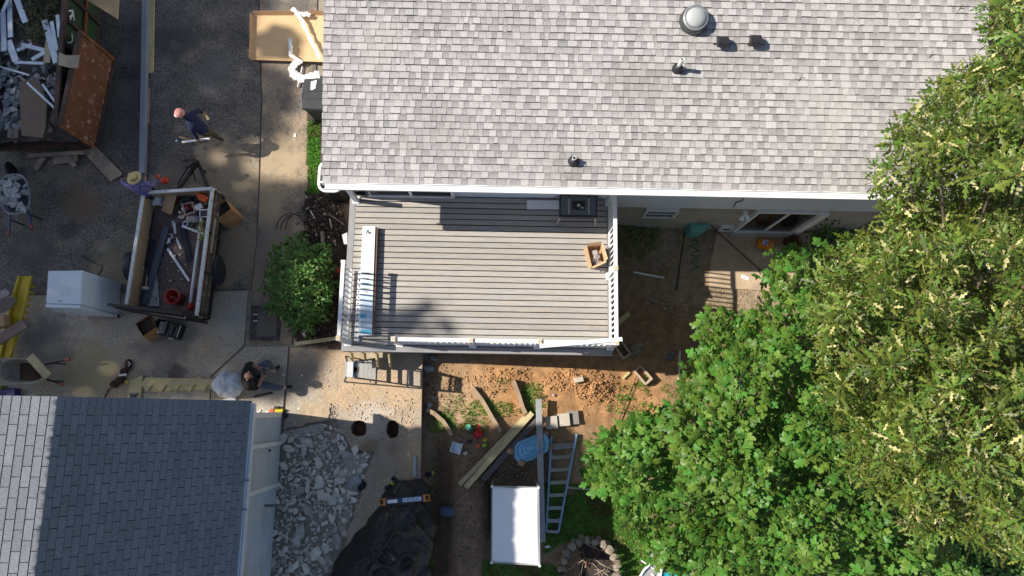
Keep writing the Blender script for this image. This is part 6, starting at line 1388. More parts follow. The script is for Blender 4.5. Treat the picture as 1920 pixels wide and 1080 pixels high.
lump('black_shoe', 'black shoe lying on the cracked slab beside the rubble', 'shoe', 679, 912, ZD+.05, .07, .07, .05, M('black rubber', (.012,.012,.014), rough=.7), 41, .15); sh = bpy.data.objects['black_shoe']
MB().tube([D(672,918,.05), D(685,905,.05)], [.06,.055], 10, flat=.8).build('sole', M('black rubber', (.012,.012,.014)), sh)
plank('green_stake', 'pale green wooden stake at the right edge of the slab', 'stake', (778,853), (777,894), ZD+.05, .07, .05, M('pale green wood', (.36,.42,.36), rough=.7))
for k, (px, py) in enumerate(((741,885),(665,905))): inst('stone', chunkm[k], thing('loose_stone', ('pale stone near the green stake on the slab','flat pale concrete plate beside the black shoe')[k], 'stone', D(px,py)), D(px,py,.03), None, ((.06,.05,.04),(.15,.22,.06))[k])
cr = M('crack dark', (.02,.018,.015), rough=1)
lump('blue_rag', 'blue grey jeans rag lying across the trench beside the tarp', 'rag', 840, 959, T(840,959).z+.05, .25, .12, .07, M('denim', (.10,.14,.19), rough=.9), 44, .2)
# ================================================================ middle yard
lumb = [((1000,772),(872,912)),((990,785),(862,905))]
def yplank(name, label, cat, a_, b_, w_, th, mat, up=.05, up2=None, group=None): return MB().bar(T(*a_, up), T(*b_, up if up2 is None else up2), w_, th).build(name, mat, None, label, cat, group, bevel=.004)
yplank('lumber_post', 'long pale lumber lying diagonally nearest the white canopy', 'lumber', (998,774), (873,914), .13, .09, newwood, .14, .08)
yplank('lumber_post', 'second pale lumber behind the diagonal one by the toys', 'lumber', (984,782), (861,909), .11, .09, M('aged lumber', (.44,.38,.22), rough=.85, var=.15), .08, .06)
yplank('dark_beam', 'grey weathered beam under the pale diagonal lumber', 'beam', (1012,782), (905,900), .14, .10, M('dark grey wood', (.10,.10,.10), rough=.85, var=.2), .04)
MB().bar(T(1010,748,.26), T(1017,1016,.10), .15, .06).build('grey_board', M('grey plank', (.30,.31,.33), rough=.7, var=.1, scale=3), None, 'long grey board lying upright in the picture beside the ladder', 'board', bevel=.005)
for k, (pts, lb) in enumerate((([(886,727),(905,752),(922,782),(938,808)], 'curved wooden edging board in the middle of the dirt'), ([(962,713),(972,740),(980,765),(985,775)], 'shorter wooden edging board right of the middle one'), ([(801,768),(815,775),(832,790),(848,815)], 'curved wooden edging board beside the slab'))):
    mb = MB(); P = [T(*p) for p in pts]
    for a_, b_ in zip(P[:-1], P[1:]): mb.bar(a_+Vector((0,0,.07)), b_+(b_-a_)*.02+Vector((0,0,.07)), .10, .20)
    mb.build('edging_board', M('edging timber', (.36,.26,.17), rough=.9, var=.2, scale=6), None, lb, 'edging', 'edging boards')
pvm = M('paver', (.48,.43,.36), rough=.9, var=.12, scale=8); 
pv = thing('paver_stack', 'row of tan concrete pavers on the dirt by the ladder', 'pavers', T(1055, 790))
for k, (px, py, up) in enumerate(((1034,792,.07),(1057,787,.07),(1074,783,.03))): MB().obox(T(px, py, up), .30, .31 if k < 2 else .34, .12, .10).build('paver', pvm if k < 2 else M('dark paver', (.24,.22,.20), rough=.9), pv, bevel=.008)
MB().obox(T(1085,712,.03), .24, .12, .06, .2).build('brick', pvm, None, 'single tan brick on the orange dirt before the deck', 'brick', bevel=.006)
inst('stone', chunkm[2], thing('loose_stone', 'small round stone on the orange dirt', 'stone', T(1037,741)), T(1037,741,.03), None, (.05,.05,.04))
# turtle sandbox lid
tur = thing('sandbox', 'blue turtle shaped sandbox lid partly under the grey board', 'sandbox', T(993, 840)); bluep = M('toy blue', (.20,.45,.66), rough=.45, var=.08, scale=4)
pts = [(961,840),(968,829),(1000,817),(1024,812),(1031,826),(1028,846),(1000,862),(974,870),(964,858)]
zs_ = T(993,840).z + .13; lo = [W(*p, zs_) for p in pts]; c = sum(lo, Vector())/len(lo)
mb = MB(); n = len(lo); rings = [[Vector((p.x,p.y,zs_-.13)) for p in lo], [Vector((p.x,p.y,zs_-.03)) for p in lo], [c+(p-c)*.9+Vector((0,0,.02)) for p in lo], [c+(p-c)*.5+Vector((0,0,.05)) for p in lo], [c+(p-c)*.02+Vector((0,0,.06)) for p in lo]]
mb.add([v for g in rings for v in g], [(i*n+k, i*n+(k+1)%n, (i+1)*n+(k+1)%n, (i+1)*n+k) for i in range(4) for k in range(n)]); shell = mb.build('shell', bluep, tur)
for s_ in (.75,.5,.28): MB().tube([c+(p-c)*s_+Vector((0,0,.035+.03*(1-s_))) for p in lo], .012, 5, closed=True).build('shell_ridge', M('toy blue dark', (.06,.25,.46), rough=.45), shell)
for px, py in ((957,846),(1030,838),(978,868),(1022,812)): MB().ball(T(px,py,.10), .10, .08, .06, 10, 6).build('foot', M('toy brown', (.33,.20,.13), rough=.5), tur)
# toys
wc = thing('watering_can', 'red toy watering can lying in the shade', 'toy', T(897, 812)); o = T(897,813,.09); rp_ = M('toy red', (.50,.02,.03), rough=.35)
MB().lathe([(.10,-.09),(.11,.03),(.07,.09),(.05,.09)], o, 16, (.3,.5,.8)).build('body', rp_, wc, smooth=True); MB().tube([o, o+Vector((.02,.15,.08)), o+Vector((.0,.2,.10))], [.03,.022,.035], 8).build('spout', rp_, wc); MB().tube([o+Vector((-.08,.05,.08)), o+Vector((-.02,.02,.16)), o+Vector((.07,-.03,.10))], .014, 6).build('handle', rp_, wc)
MB().lathe([(.05,0),(.07,.13),(.075,.13),(.065,.12),(.045,.01),(.0,.01)], T(883,804,.05), 16, (-.5,.3,.8)).build('toy_cup', M('mint plastic', (.16,.55,.40), rough=.4), None, 'mint green toy cup beside the red watering can', 'toy', smooth=True)
for k, (px, py, cl_, lb) in enumerate(((896,836,(.60,.14,.05),'small orange toy below the watering can'),(908,835,(.28,.40,.04),'lime green toy ball below the watering can'),(880,828,(.05,.03,.04),'dark round toy left of the orange one'),(909,825,(.40,.36,.05),'yellow green toy shovel beside the lime ball'),(872,850,(.55,.48,.35),'pale toy block near the white tub'),(1022,810,(.45,.08,.08),'red toy car behind the turtle lid'))):
    MB().ball(T(px,py,.05), .065, .05, .045, 12, 7).ball(T(px+3,py-2,.06), .03, .03, .03, 8, 5).build('toy', M('toy colour %d' % k, cl_, rough=.4), None, lb, 'toy', 'garden toys', smooth=True)
tb_ = thing('white_tub', 'small white square tub with handle at the dirt path', 'tub', T(855, 840)); P = [T(*p, .16) for p in ((846,830),(862,828),(868,842),(855,853),(843,845))]
P = [T(849,828,.16), T(868,833,.16), T(862,853,.16), T(843,846,.16)]; c = sum(P, Vector())/4
mb = MB(); mb.add([*P, *[c+(p-c)*.85 for p in P], *[c+(p-c)*.75-Vector((0,0,.12)) for p in P], *[c+(p-c)*.9-Vector((0,0,.15)) for p in P]], [(0,1,5,4),(1,2,6,5),(2,3,7,6),(3,0,4,7),(4,5,9,8),(5,6,10,9),(6,7,11,10),(7,4,8,11),(8,9,10,11),(1,0,12,13),(2,1,13,14),(3,2,14,15),(0,3,15,12)])
mb.build('body', M('pale tub', (.66,.74,.78), rough=.4), tb_); MB().tube([P[0], P[0]+Vector((.08,.10,.02)), P[1]+Vector((.03,.09,.02)), P[1]], .008, 6).build('handle', M('steel grey', (.25,.25,.27)), tb_)
# extension ladder
ld = thing('ladder', 'blue fibreglass ladder with silver rungs lying on the grass', 'ladder', T(1052, 910)); bf = M('ladder blue', (.24,.37,.54), rough=.45)
L0, L1, R0, R1 = T(1034,818,.07), T(1024,996,.07), T(1081,814,.07), T(1047,997,.07)
for a_, b_ in ((L0,L1),(R0,R1)): MB().bar(a_, b_, .05, .09).build('rail', bf, ld, bevel=.005)
for k in range(7):
    u = .10+.132*k; p, q = L0.lerp(L1,u), R0.lerp(R1,u); s_ = MB().bar(p, q, .085, .03).build('rung', alu, ld)
    if k in (1,2,6):
        for a_, b_ in ((p, L0.lerp(L1,u-.05).lerp(R0.lerp(R1,u-.05),0)), (q, R0.lerp(R1,u-.05))): MB().bar(a_.lerp(q if a_ is p else p,.25), b_, .02, .015).build('gusset', alu, s_)
MB().bar(L1, R1, .06, .05).build('foot_bar', alu, ld); MB().bar(L0.lerp(L1,.12)+Vector((0,0,.02)), R0.lerp(R1,.12)+Vector((0,0,.02)), .12, .02).build('top_step', M('steel grey', (.25,.25,.27)), ld)
MB().bar(T(1062,914,.05), T(1121,919,.05), .05, .04).build('metal_bar', alu, None, 'thin silver bar lying on the grass right of the ladder', 'bar')
MB().obox(T(1026,1025,.02), .12, .06, .03, .2).build('white_block', white2, None, 'small white block on the grass under the grey board', 'block')
# white canopy
ZC = 2.5; cn = thing('canopy', 'white fabric canopy on four poles half in shade', 'canopy', T(966, 985)); cq = [W(923,912,ZC), W(1010,914,ZC), W(1012,1060,ZC), W(922,1054,ZC)]
def cano(u, v): p = cq[0].lerp(cq[1],u).lerp(cq[3].lerp(cq[2],u), v); return p + Vector((0,0,.10*math.sin(math.pi*u)*math.sin(math.pi*v)*.4 - .02*math.sin(math.pi*u*3)*.3)) + (c_ - p)*(.03*(math.sin(math.pi*u) if v in (0,1) else 0)+.02*(math.sin(math.pi*v) if u in (0,1) else 0))
c_ = sum(cq, Vector())/4
MB().sheet(cano, 16, 24).build('fabric', M('canopy fabric', (.82,.83,.85), rough=.7, var=.03, scale=2, col2=(.62,.62,.62), s2=5, t2=(.66,.8)), cn, smooth=True, solid=.01)
for p in cq:
    MB().tube([Vector((p.x,p.y,tz(p.x,p.y)-.05)), p+Vector((0,0,.04))], .022, 8).build('pole', M('grey pole', (.35,.36,.37), rough=.4), cn); MB().ball(p+Vector((0,0,.04)), .035, seg=8, rings=5).build('corner_cap', white, cn)
for k in range(4): MB().tube([cq[k], cq[(k+1)%4]], .016, 6).build('frame_bar', M('grey pole', (.35,.36,.37)), cn)
# dark basin frame around the planting beside the canopy
yplank('edging_board', 'dark edging strip left of the white canopy', 'edging', (914,1010), (912,905), .05, .16, M('dark edging', (.03,.025,.02)), .05, group='edging boards')
# fire pit
fp = thing('fire_pit', 'round stone fire pit ring filled with dry branches', 'fire pit', T(1104, 1065)); stn = M('ring stone', (.27,.225,.17), rough=.95, var=.22, scale=7, orand=.25, bump=.015, bscale=20)
ms_ = [mesh_of(MB().rock((0,0,0), 1, 1, 1, 500+k), 'ring_stone', stn) for k in range(5)]; cf = T(1103,1064); rf = abs(T(1155,1064).x-cf.x)
for row in range(2):
    for k in range(21):
        t = 2*math.pi*(k+.5*row)/21; inst('ring_stone', ms_[(k+row) % 5], fp, cf+Vector((rf*math.cos(t)*(1-.05*row), rf*math.sin(t)*(1-.05*row), .07+.14*row)), Matrix.Rotation(t, 3, 'Z'), (.12,.115,.085))
MB().lathe([(rf*.9,.02),(rf*.5,.03),(.0,.05)], cf, 24).build('ash', M('ash', (.05,.04,.035), rough=1, var=.4, scale=12), fp)
bp_ = thing('branch_pile', 'tangle of dry branches and red leaves inside the fire pit', 'branches', cf+Vector((0,0,.1)))
brm = M('dry branch', (.33,.27,.20), rough=.9, var=.2)
for k in range(46):
    a_ = r.uniform(0,6.28); q_ = rf*.8*math.sqrt(r.random()); p = cf+Vector((q_*math.cos(a_), q_*math.sin(a_), r.uniform(.12,.35))); d = Vector((r.uniform(-1,1), r.uniform(-1,1), r.uniform(-.25,.25))).normalized()*r.uniform(.2,.45)
    q1 = p+d*.5+Vector((0,0,r.uniform(0,.06))); e = p+d
    for v in (q1, e):
        h_ = Vector((v.x-cf.x, v.y-cf.y, 0))
        if h_.length > rf*.92: v.x = cf.x+h_.x*rf*.92/h_.length; v.y = cf.y+h_.y*rf*.92/h_.length
    MB().tube([p, q1, e], [.014,.010,.005], 5).build('branch', brm if k % 3 else M('red brown branch', (.16,.06,.03), rough=.9), bp_)
# outdoor lounger at the bottom edge
lg = thing('lounge_chair', 'grey and teal outdoor lounge chair with white tube frame at the bottom edge', 'chair', T(1240, 1070)); gs = M('grey sling', (.32,.33,.34), rough=.7); tl_ = M('teal panel', (.03,.38,.48), rough=.5, var=.05)
zg = T(1240,1070).z
def q3(pts, hs): return [W(*p, zg+h) for p, h in zip(pts, hs)]
MB().plate(q3([(1219,1046),(1222,1034),(1229,1035),(1240,1062),(1233,1090),(1196,1090)], [.62,.66,.66,.5,.4,.4]), .02).build('seat', gs, lg)
MB().bar(W(1243,1046,zg+.62), W(1234,1095,zg+.5), .09, .05).build('front_bar', white, lg, bevel=.01)
MB().plate(q3([(1246,1048),(1262,1055),(1275,1090),(1238,1095)], [.58,.5,.42,.42]), .02).build('footrest', tl_, lg); MB().plate(q3([(1276,1078),(1300,1070),(1312,1095),(1270,1095)], [.4,.36,.3,.3]), .02).build('side_panel', M('mint panel', (.20,.60,.62), rough=.5), lg)
MB().tube([W(1198,1085,zg+.45), W(1208,1068,zg+.6), W(1220,1057,zg+.68), W(1233,1053,zg+.70), W(1240,1056,zg+.68)], .028, 8).build('arm_tube', white, lg); MB().tube([W(1203,1051,zg+.1), W(1216,1060,zg+.55), W(1236,1073,zg+.6)], .020, 8).build('leg_tube', white, lg)
for p, q in (((1219,1062),(1234,1073)),): MB().bar(W(*p, zg+.60), W(*q, zg+.57), .015, .01).build('seam', white, lg)
MB().bar(W(1221,1076,zg+.53), W(1226,1080,zg+.53), .05, .01).build('white_mark', white, lg)
# blocks and boards right of the deck
cbm = M('cinder block', (.46,.36,.26), rough=.95, var=.12, scale=10, bump=.006); 
def cinder(label, px, py, rz, up=.10):
    c = T(px, py, up); R = Matrix.Rotation(rz, 3, 'Z'); t = thing('cinder_block', label, 'cinder block', c-Vector((0,0,up)), 'cinder blocks')
    def b(x0,x1,y0,y1): m_ = MB().obox(c+R@Vector(((x0+x1)/2,(y0+y1)/2,0)), x1-x0, y1-y0, .20, rz); return m_
    b(-.24,.24,.085,.125).build('shell', cbm, t, bevel=.005); b(-.24,.24,-.125,-.085).build('shell', cbm, t, bevel=.005); b(-.24,-.19,-.085,.085).build('web', cbm, t); b(.19,.24,-.085,.085).build('web', cbm, t)
cinder('hollow cinder block half in sunlight below the deck corner', 1205, 703, -.85); cinder('hollow cinder block in shade under the deck corner', 1166, 655, -.95)
for k, (p, q, w_, mt, lb) in enumerate((((1150,612),(1180,588),.14,newwood,'pale board lying in the shade right of the deck'), ((1182,655),(1205,645),.12,oldwood,'brown board in shade beside the shaded cinder block'), ((1185,665),(1200,655),.10,oldwood,'short brown board below the other shaded board'), ((1275,657),(1272,735),.05,M('pale conduit', (.55,.52,.46)),'thin pale pole half in shade beside the fig tree'), ((1252,675),(1262,660),.12,M('dull blue grey', (.10,.12,.13)),'small blue grey board in the shade by the pole'), ((1187,510),(1245,521),.045,white2,'thin white pipe lying in the shade right of the deck'), ((1390,518),(1404,523),.10,white2,'short white board on the sunlit patio edge'), ((1168,710),(1180,698),.06,newwood,'short stick in the sun left of the cinder block'), ((1216,558),(1236,568),.08,oldwood,'short grey board in the middle of the shaded dirt'))):
    yplank('loose_board', lb, 'board', p, q, w_, .035, mt, .05, group='boards strewn right of the deck')
yplank('thin_rod', 'long thin dark rod lying from the cinder block to the fig tree', 'rod', (1196,700), (1160,788), .02, .02, M('dark rod', (.05,.04,.03)), .06)
for k, (px, py) in enumerate(((1246,578),(1263,527),(1157,470))): inst('stone', chunkm[k], thing('loose_stone', ('small pale stone in the middle of the shaded dirt','small stone near the end of the white pipe','pale square stone beside the right railing')[k], 'stone', T(px,py)), T(px,py,.02), None, (.06,.06,.05))
# wall lamp, hose box, bucket, pot
wlp = thing('floodlight', 'white twin floodlight fixed on the wall beside the lower door', 'lamp', wall_z(1399,400,YW-.05)); p = wall_z(1398,396,YW-.05)
MB().lathe([(.06,0),(.06,.05),(.0,.05)], p, 14, (0,-1,0)).build('base', white, wlp)
for s_ in (-1,1): MB().tube([p+Vector((0,-.05,0)), p+Vector((.06*s_,-.13,-.05)), p+Vector((.09*s_,-.22,-.10))], [.025,.045,.07], 12).build('lamp_head', white, wlp, smooth=True)
hb = thing('hose_reel_cover', 'teal plastic cover over a hose reel against the wall', 'cover', W(1311,424,.0)); tlm = M('teal cover', (.13,.36,.31), rough=.55, var=.1, scale=3)
pz = .62; pts = [(1293,415),(1296,412),(1325,413),(1332,420),(1329,428),(1316,436),(1297,434)]; lo = [W(*p, pz) for p in pts]; c = sum(lo, Vector())/len(lo)
mb = MB(); n = len(lo); rings = [[Vector((p.x,p.y,.03)) for p in lo], [Vector((p.x,p.y,pz-.05)) for p in lo], [c+(p-c)*.85 for p in lo], [c+(p-c)*.05+Vector((0,0,.04)) for p in lo]]
mb.add([v for g in rings for v in g], [((i+1)*n+k, (i+1)*n+(k+1)%n, i*n+(k+1)%n, i*n+k) for i in range(3) for k in range(n)]); mb.build('cover', tlm, hb, smooth=False)
MB().obox(W(1314,418,pz+.06), .08, .07, .02, .5).build('tag', M('grey tag', (.3,.25,.28)), hb); MB().bar(W(1318,408,.75), W(1340,407,.75), .05, .05).build('reel_arm', M('steel grey', (.25,.25,.27)), hb); MB().lathe([(.09,-.04),(.09,.04)], W(1328,411,.7), 14, (1,0,0)).build('reel', M('black steel', (.02,.02,.022)), hb)
MB().tube([W(1332,421,.45), W(1348,437,.08), W(1400,484,.07), W(1438,517,.07), W(1456,530,.07)], .014, 6).build('black_cable', M('black cable', (.02,.02,.02)), None, 'black cable running across the patio from the hose reel', 'cable')
MB().tube([T(1302+8*math.sin(k*.9)+3*math.sin(k*2.3), 450+2.2*k, .03) for k in range(28)], .012, 6).build('green_hose', M('green hose', (.01,.16,.08), rough=.5), None, 'dark green garden hose snaking below the teal cover', 'hose')
MB().tube([T(1297-4*k, 430+(k**1.35)*3.2, .03) for k in range(14)], .010, 6).build('garden_twine', M('yellow cord', (.35,.28,.10)), None, 'pale yellow cord curving left of the teal cover', 'cord'); MB().bar(T(1283,436,.02), T(1268,545,.02), .03, .02).build('dark_strip', M('dark edging', (.03,.025,.02)), None, 'straight dark edging strip in the gravel right of the deck', 'edging')
ob_ = thing('orange_bucket', 'orange bucket with printed label lying on the patio', 'bucket', W(1433,457,.05)); p0, p1 = W(1421,454,.21), W(1448,460,.21); ax = (p1-p0).normalized(); L = (p1-p0).length; obm = M('bucket orange', (.62,.23,.02), rough=.4, var=.05)
MB().lathe([(.145,0),(.16,L*.8),(.172,L*.8),(.172,L*.85),(.162,L*.87),(.168,L),(.150,L),(.135,.02),(.0,.02)], p0, 24, ax).build('body', obm, ob_, smooth=True)
sdv = ax.cross(Vector((0,0,1))).normalized(); mb = MB()
for k in range(5):
    a0, a1 = -.55+.22*k, -.55+.22*(k+1); f = lambda a_, t: p0+ax*(L*t)+(sdv*math.sin(a_)+Vector((0,0,1))*math.cos(a_))*(.1505+.012*t); mb.add([f(a0,.2), f(a1,.2), f(a1,.6), f(a0,.6)], [(0,1,2,3)])
mb.build('label', M('bucket label', (.60,.58,.66), rough=.5, var=.1, col2=(.20,.18,.45), s2=9, t2=(.52,.56)), ob_)
MB().tube([p0+ax*(L*.85)+sdv*.17, p0+ax*(L*.5)+sdv*.25-Vector((0,0,.12)), p0-ax*.06+sdv*.1-Vector((0,0,.13))], .007, 5).build('handle', M('dull steel', (.4,.4,.4)), ob_)
pt_ = thing('flower_pot', 'dark brown glazed flower pot on a saucer at the patio edge', 'pot', W(1481,458,.05)); pm = M('glazed pot', (.10,.035,.025), rough=.3)
MB().lathe([(.14,0),(.20,.26),(.215,.27),(.215,.30),(.19,.30),(.175,.18),(.0,.17)], W(1481,458,.05), 26).build('pot', pm, pt_, smooth=True); MB().lathe([(.19,0),(.23,.03),(.22,.035),(.0,.02)], W(1481,458,.052), 26).build('saucer', pm, pt_); MB().lathe([(.17,.0),(.0,.01)], W(1481,458,.05)+Vector((0,0,.19)), 20).build('soil', M('wet soil', (.06,.038,.025)), pt_)
# ================================================================ people
skin = M('skin', (.42,.23,.15), rough=.55, var=.06, scale=20); skin_d = M('tan skin', (.33,.17,.11), rough=.55, var=.06, scale=20)
def person(label, J, rad, mats, hands, head, name='person'):
    """J joint positions; one continuous skinned surface; material by the nearest bone."""
    bones = [('pelvis','belly','shirt'),('belly','chest','shirt'),('chest','neck','shirt'),('neck','head','skin'),('head','crown','hair'),
             ('chest','shl','shirt'),('shl','ell','sleeve'),('ell','wrl','fore'),('wrl','hal','skin'),('chest','shr','shirt'),('shr','elr','sleeve'),('elr','wrr','fore'),('wrr','har','skin'),
             ('pelvis','hil','pants'),('hil','knl','pants'),('knl','anl','shin'),('anl','tol','shoe'),('pelvis','hir','pants'),('hir','knr','pants'),('knr','anr','shin'),('anr','tor','shoe')]
    V = []; ix = {}; R = []
    for k in J: ix[k] = len(V); V.append(Vector(J[k])); R.append(rad[k])
    E = [(ix[a], ix[b]) for a, b, m_ in bones]; lab = [m_ for a, b, m_ in bones]
    for side in ('l','r'):
        h = V[ix['ha'+side]]; w_ = V[ix['wr'+side]]; d = (h-w_).normalized(); up = Vector(hands[side]); s = d.cross(up).normalized(); cu = -up.normalized()
        for k in range(5):
            if k < 4: base = h + s*(.026*(k-1.5)) + d*.03; L = (.062,.075,.072,.055)[k]; m1 = base + d*(L*.55) + cu*.012; m2 = base + d*(L*.85) + cu*(L*.55)
            else: base = w_.lerp(h,.5) + s*.048*(1 if side == 'l' else -1); m1 = base + d*.035 + s*.018*(1 if side == 'l' else -1); m2 = m1 + d*.03 + cu*.02
            i0 = len(V); V += [base, m1, m2]; R += [(.013,.013),(.0105,.0105),(.009,.009)]
            E += [(ix['ha'+side] if k < 4 else ix['wr'+side], i0), (i0, i0+1), (i0+1, i0+2)]; lab += ['skin']*3
    me = bpy.data.meshes.new('tmp'); o0 = Vector((J['pelvis'][0], J['pelvis'][1], ZD)); me.from_pydata([tuple(v-o0) for v in V], E, [])
    ob = bpy.data.objects.new('tmp', me); COL.objects.link(ob); md = ob.modifiers.new('Skin', 'SKIN'); md.use_smooth_shade = True
    sk = me.skin_vertices[0].data
    for i, q in enumerate(R): sk[i].radius = q if isinstance(q, tuple) else (q, q); sk[i].use_root = (i == ix['pelvis'])
    sb = ob.modifiers.new('Sub', 'SUBSURF'); sb.levels = 2; sb.render_levels = 2
    dg = bpy.context.evaluated_depsgraph_get(); nm = bpy.data.meshes.new_from_object(ob.evaluated_get(dg)); bpy.data.objects.remove(ob)
    order = list(mats); nm.materials.clear()
    for k in order: nm.materials.append(mats[k])
    seg = np.array([[tuple(V[a]-o0), tuple(V[b]-o0)] for a, b in E]); rr_ = np.array([max(R[a] if not isinstance(R[a], tuple) else R[a][0], .01) for a, b in E])
    n = len(nm.polygons); ce = np.zeros(n*3); nm.polygons.foreach_get('center', ce); ce = ce.reshape(-1,3); A = seg[:,0]; Bv = seg[:,1]-A; LL = (Bv**2).sum(1)+1e-9
    t = np.clip(((ce[:,None]-A[None])*Bv[None]).sum(-1)/LL[None], 0, 1); dist = np.linalg.norm(ce[:,None]-(A[None]+t[...,None]*Bv[None]), axis=-1)/ (rr_[None]**.5)
    best = dist.argmin(1); nm.polygons.foreach_set('material_index', [order.index(lab[b]) if lab[b] in order else order.index('skin') for b in best]); nm.polygons.foreach_set('use_smooth', [True]*n); nm.update()
    ob = bpy.data.objects.new(name, nm); COL.objects.link(ob); ob.location = o0; ORG[ob.name] = o0; tag(ob, label, 'person', 'people at work')
    # face: eyes, nose, ears, mouth on the front of the head
    hc = Vector(J['head']).lerp(Vector(J['crown']), .45); f = Vector(head['face']).normalized(); upv = (Vector(J['crown'])-Vector(J['neck'])).normalized(); s = f.cross(upv).normalized(); upv = s.cross(f)
    hr = head.get('r', .098)
    MB().ball(hc+f*hr*.98-upv*.012, .016, .016, .024, 8, 6).build('nose', mats['skin'], ob, smooth=True)
    for sg in (-1,1):
        MB().ball(hc+f*hr*.88+s*.034*sg+upv*.012, .014, .014, .010, 8, 6).build('eye', M('eye', (.05,.04,.035), rough=.2), ob); MB().ball(hc+s*hr*.92*sg-upv*.005, .014, .026, .032, 8, 6, Matrix((s,f,upv)).transposed()).build('ear', mats['skin'], ob, smooth=True)
    MB().bar(hc+f*hr*.86-upv*.055-s*.022, hc+f*hr*.86-upv*.055+s*.022, .008, .008).build('mouth', M('lips', (.28,.10,.08)), ob)
    return ob, hc, f, upv, s
RAD = dict(pelvis=(.155,.13), belly=(.15,.125), chest=(.165,.13), neck=(.06,.06), head=(.088,.095), crown=(.078,.085), shl=.078, ell=.05, wrl=(.032,.036), hal=(.040,.020), shr=.078, elr=.05, wrr=(.032,.036), har=(.040,.020), hil=.105, knl=.068, anl=.045, tol=(.042,.032), hir=.105, knr=.068, anr=.045, tor=(.042,.032))
def up(h): return ZD + h
# man walking with scraps
J = dict(pelvis=W(384,245,up(.95)), belly=W(375,238,up(1.08)), chest=W(361,227,up(1.25)), neck=W(349,217,up(1.40)), head=W(344,214.5,up(1.48)), crown=W(334,212,up(1.60)),
    shl=W(358,240,up(1.28)), ell=W(366,253,up(1.05)), wrl=W(370,259,up(.82)), hal=W(372,263,up(.75)), shr=W(360,212,up(1.30)), elr=W(374,207,up(1.10)), wrr=W(379,211,up(.95)), har=W(382,215,up(.92)),
    hil=W(386,250,up(.88)), knl=W(388,254,up(.50)), anl=W(384,262,up(.10)), tol=W(372,262,up(.05)), hir=W(388,243,up(.88)), knr=W(402,253,up(.50)), anr=W(416,262,up(.13)), tor=W(422,263,up(.04)))
navy = M('navy shirt', (.012,.018,.055), rough=.85, var=.2, scale=10, bump=.01, bscale=18); olive = M('olive trousers', (.07,.06,.035), rough=.9, var=.2, scale=9); bootm = M('tan boot', (.34,.25,.13), rough=.8)
pr, hc, f, u_, s_ = person('walking man in navy shirt and pink cap carrying white scraps', J, RAD, dict(skin=skin_d, hair=M('dark hair', (.02,.015,.012)), shirt=navy, sleeve=navy, fore=navy, pants=olive, shin=olive, shoe=bootm), dict(l=(0,0,1), r=(0,0,1)), dict(face=(-.75,.05,-.55)))
pink = M('pink cap', (.62,.27,.25), rough=.85, var=.25, scale=25)
ax = (Vector((-.35,.03,.9))).normalized(); MB().lathe([(.112,-.02),(.115,.03),(.10,.085),(.06,.118),(.0,.128)], hc+ax*.02, 20, ax).build('cap', pink, pr, smooth=True)
bd = (Vector((-.9,.06,-.25))).normalized(); c0 = hc+ax*.005+bd*.10; bs_ = bd.cross(ax).normalized()
MB().plate([c0-bs_*.09, c0+bd*.07-bs_*.06, c0+bd*.085, c0+bd*.07+bs_*.06, c0+bs_*.09], .008).build('cap_brim', M('white cap brim', (.6,.55,.53)), pr)
hl = J['hal']; MB().bar(Vector(hl)+Vector((-.40,-.05,-.02)), Vector(hl)+Vector((.26,.06,-.02)), .05, .02).build('white_scrap', white, None, 'white trim scrap held in the walking man lower hand', 'scrap')
MB().bar(Vector(hl)+Vector((-.50,.10,-.04)), Vector(hl)+Vector((-.1,-.02,-.03)), .03, .02).build('wood_scrap', M('reddish wood', (.42,.26,.16)), None, 'thin reddish wood scrap held by the walking man', 'scrap')
MB().bar(Vector(J['har'])+Vector((0,.06,-.01)), Vector(J['har'])+Vector((.12,-.12,-.02)), .06, .015).build('wood_scrap', newwood, None, 'small pale wood piece in the walking man upper hand', 'scrap')
MB().obox(D(331,264,.01), .06, .05, .01, .6).build('paper_scrap', white2, None, 'small white scrap on the asphalt left of the walking man', 'paper')
# man in straw hat leaning on the trailer
J = dict(pelvis=W(277,362,up(.98)), belly=W(272,358,up(1.08)), chest=W(262,350,up(1.24)), neck=W(255,342,up(1.38)), head=W(252.5,338,up(1.45)), crown=W(249,331.5,up(1.58)),
    shl=W(248,352,up(1.28)), ell=W(231,344,up(1.12)), wrl=W(228,339,up(.95)), hal=W(229,337,up(.90)), shr=W(274,344,up(1.30)), elr=W(287,349,up(1.12)), wrr=W(291,337,up(1.08)), har=W(294,332,up(1.06)),
    hil=W(278,366,up(.9)), knl=W(282,368,up(.5)), anl=W(284,372,up(.09)), tol=W(277,368,up(.04)), hir=W(281,358,up(.9)), knr=W(284,358,up(.5)), anr=W(288,362,up(.09)), tor=W(281,357,up(.04)))
plaid = M('purple plaid', (.10,.085,.26), rough=.9, var=.35, scale=38, col2=(.33,.30,.42), s2=30, t2=(.5,.6)); jean = M('dark jeans', (.03,.035,.05), rough=.9)
pr, hc, f, u_, s_ = person('man in straw hat and purple plaid shirt leaning at the trailer corner', J, RAD, dict(skin=skin_d, hair=M('dark hair', (.02,.015,.012)), shirt=plaid, sleeve=plaid, fore=plaid, pants=jean, shin=jean, shoe=bootm), dict(l=(0,0,1), r=(0,0,1)), dict(face=(.5,.1,-.7)))
straw = M('straw', (.62,.47,.22), rough=.8, var=.15, scale=40, bump=.004, bscale=90); ax = Vector((-.12,.18,1)).normalized(); ho = Vector(J['crown'])-ax*.03
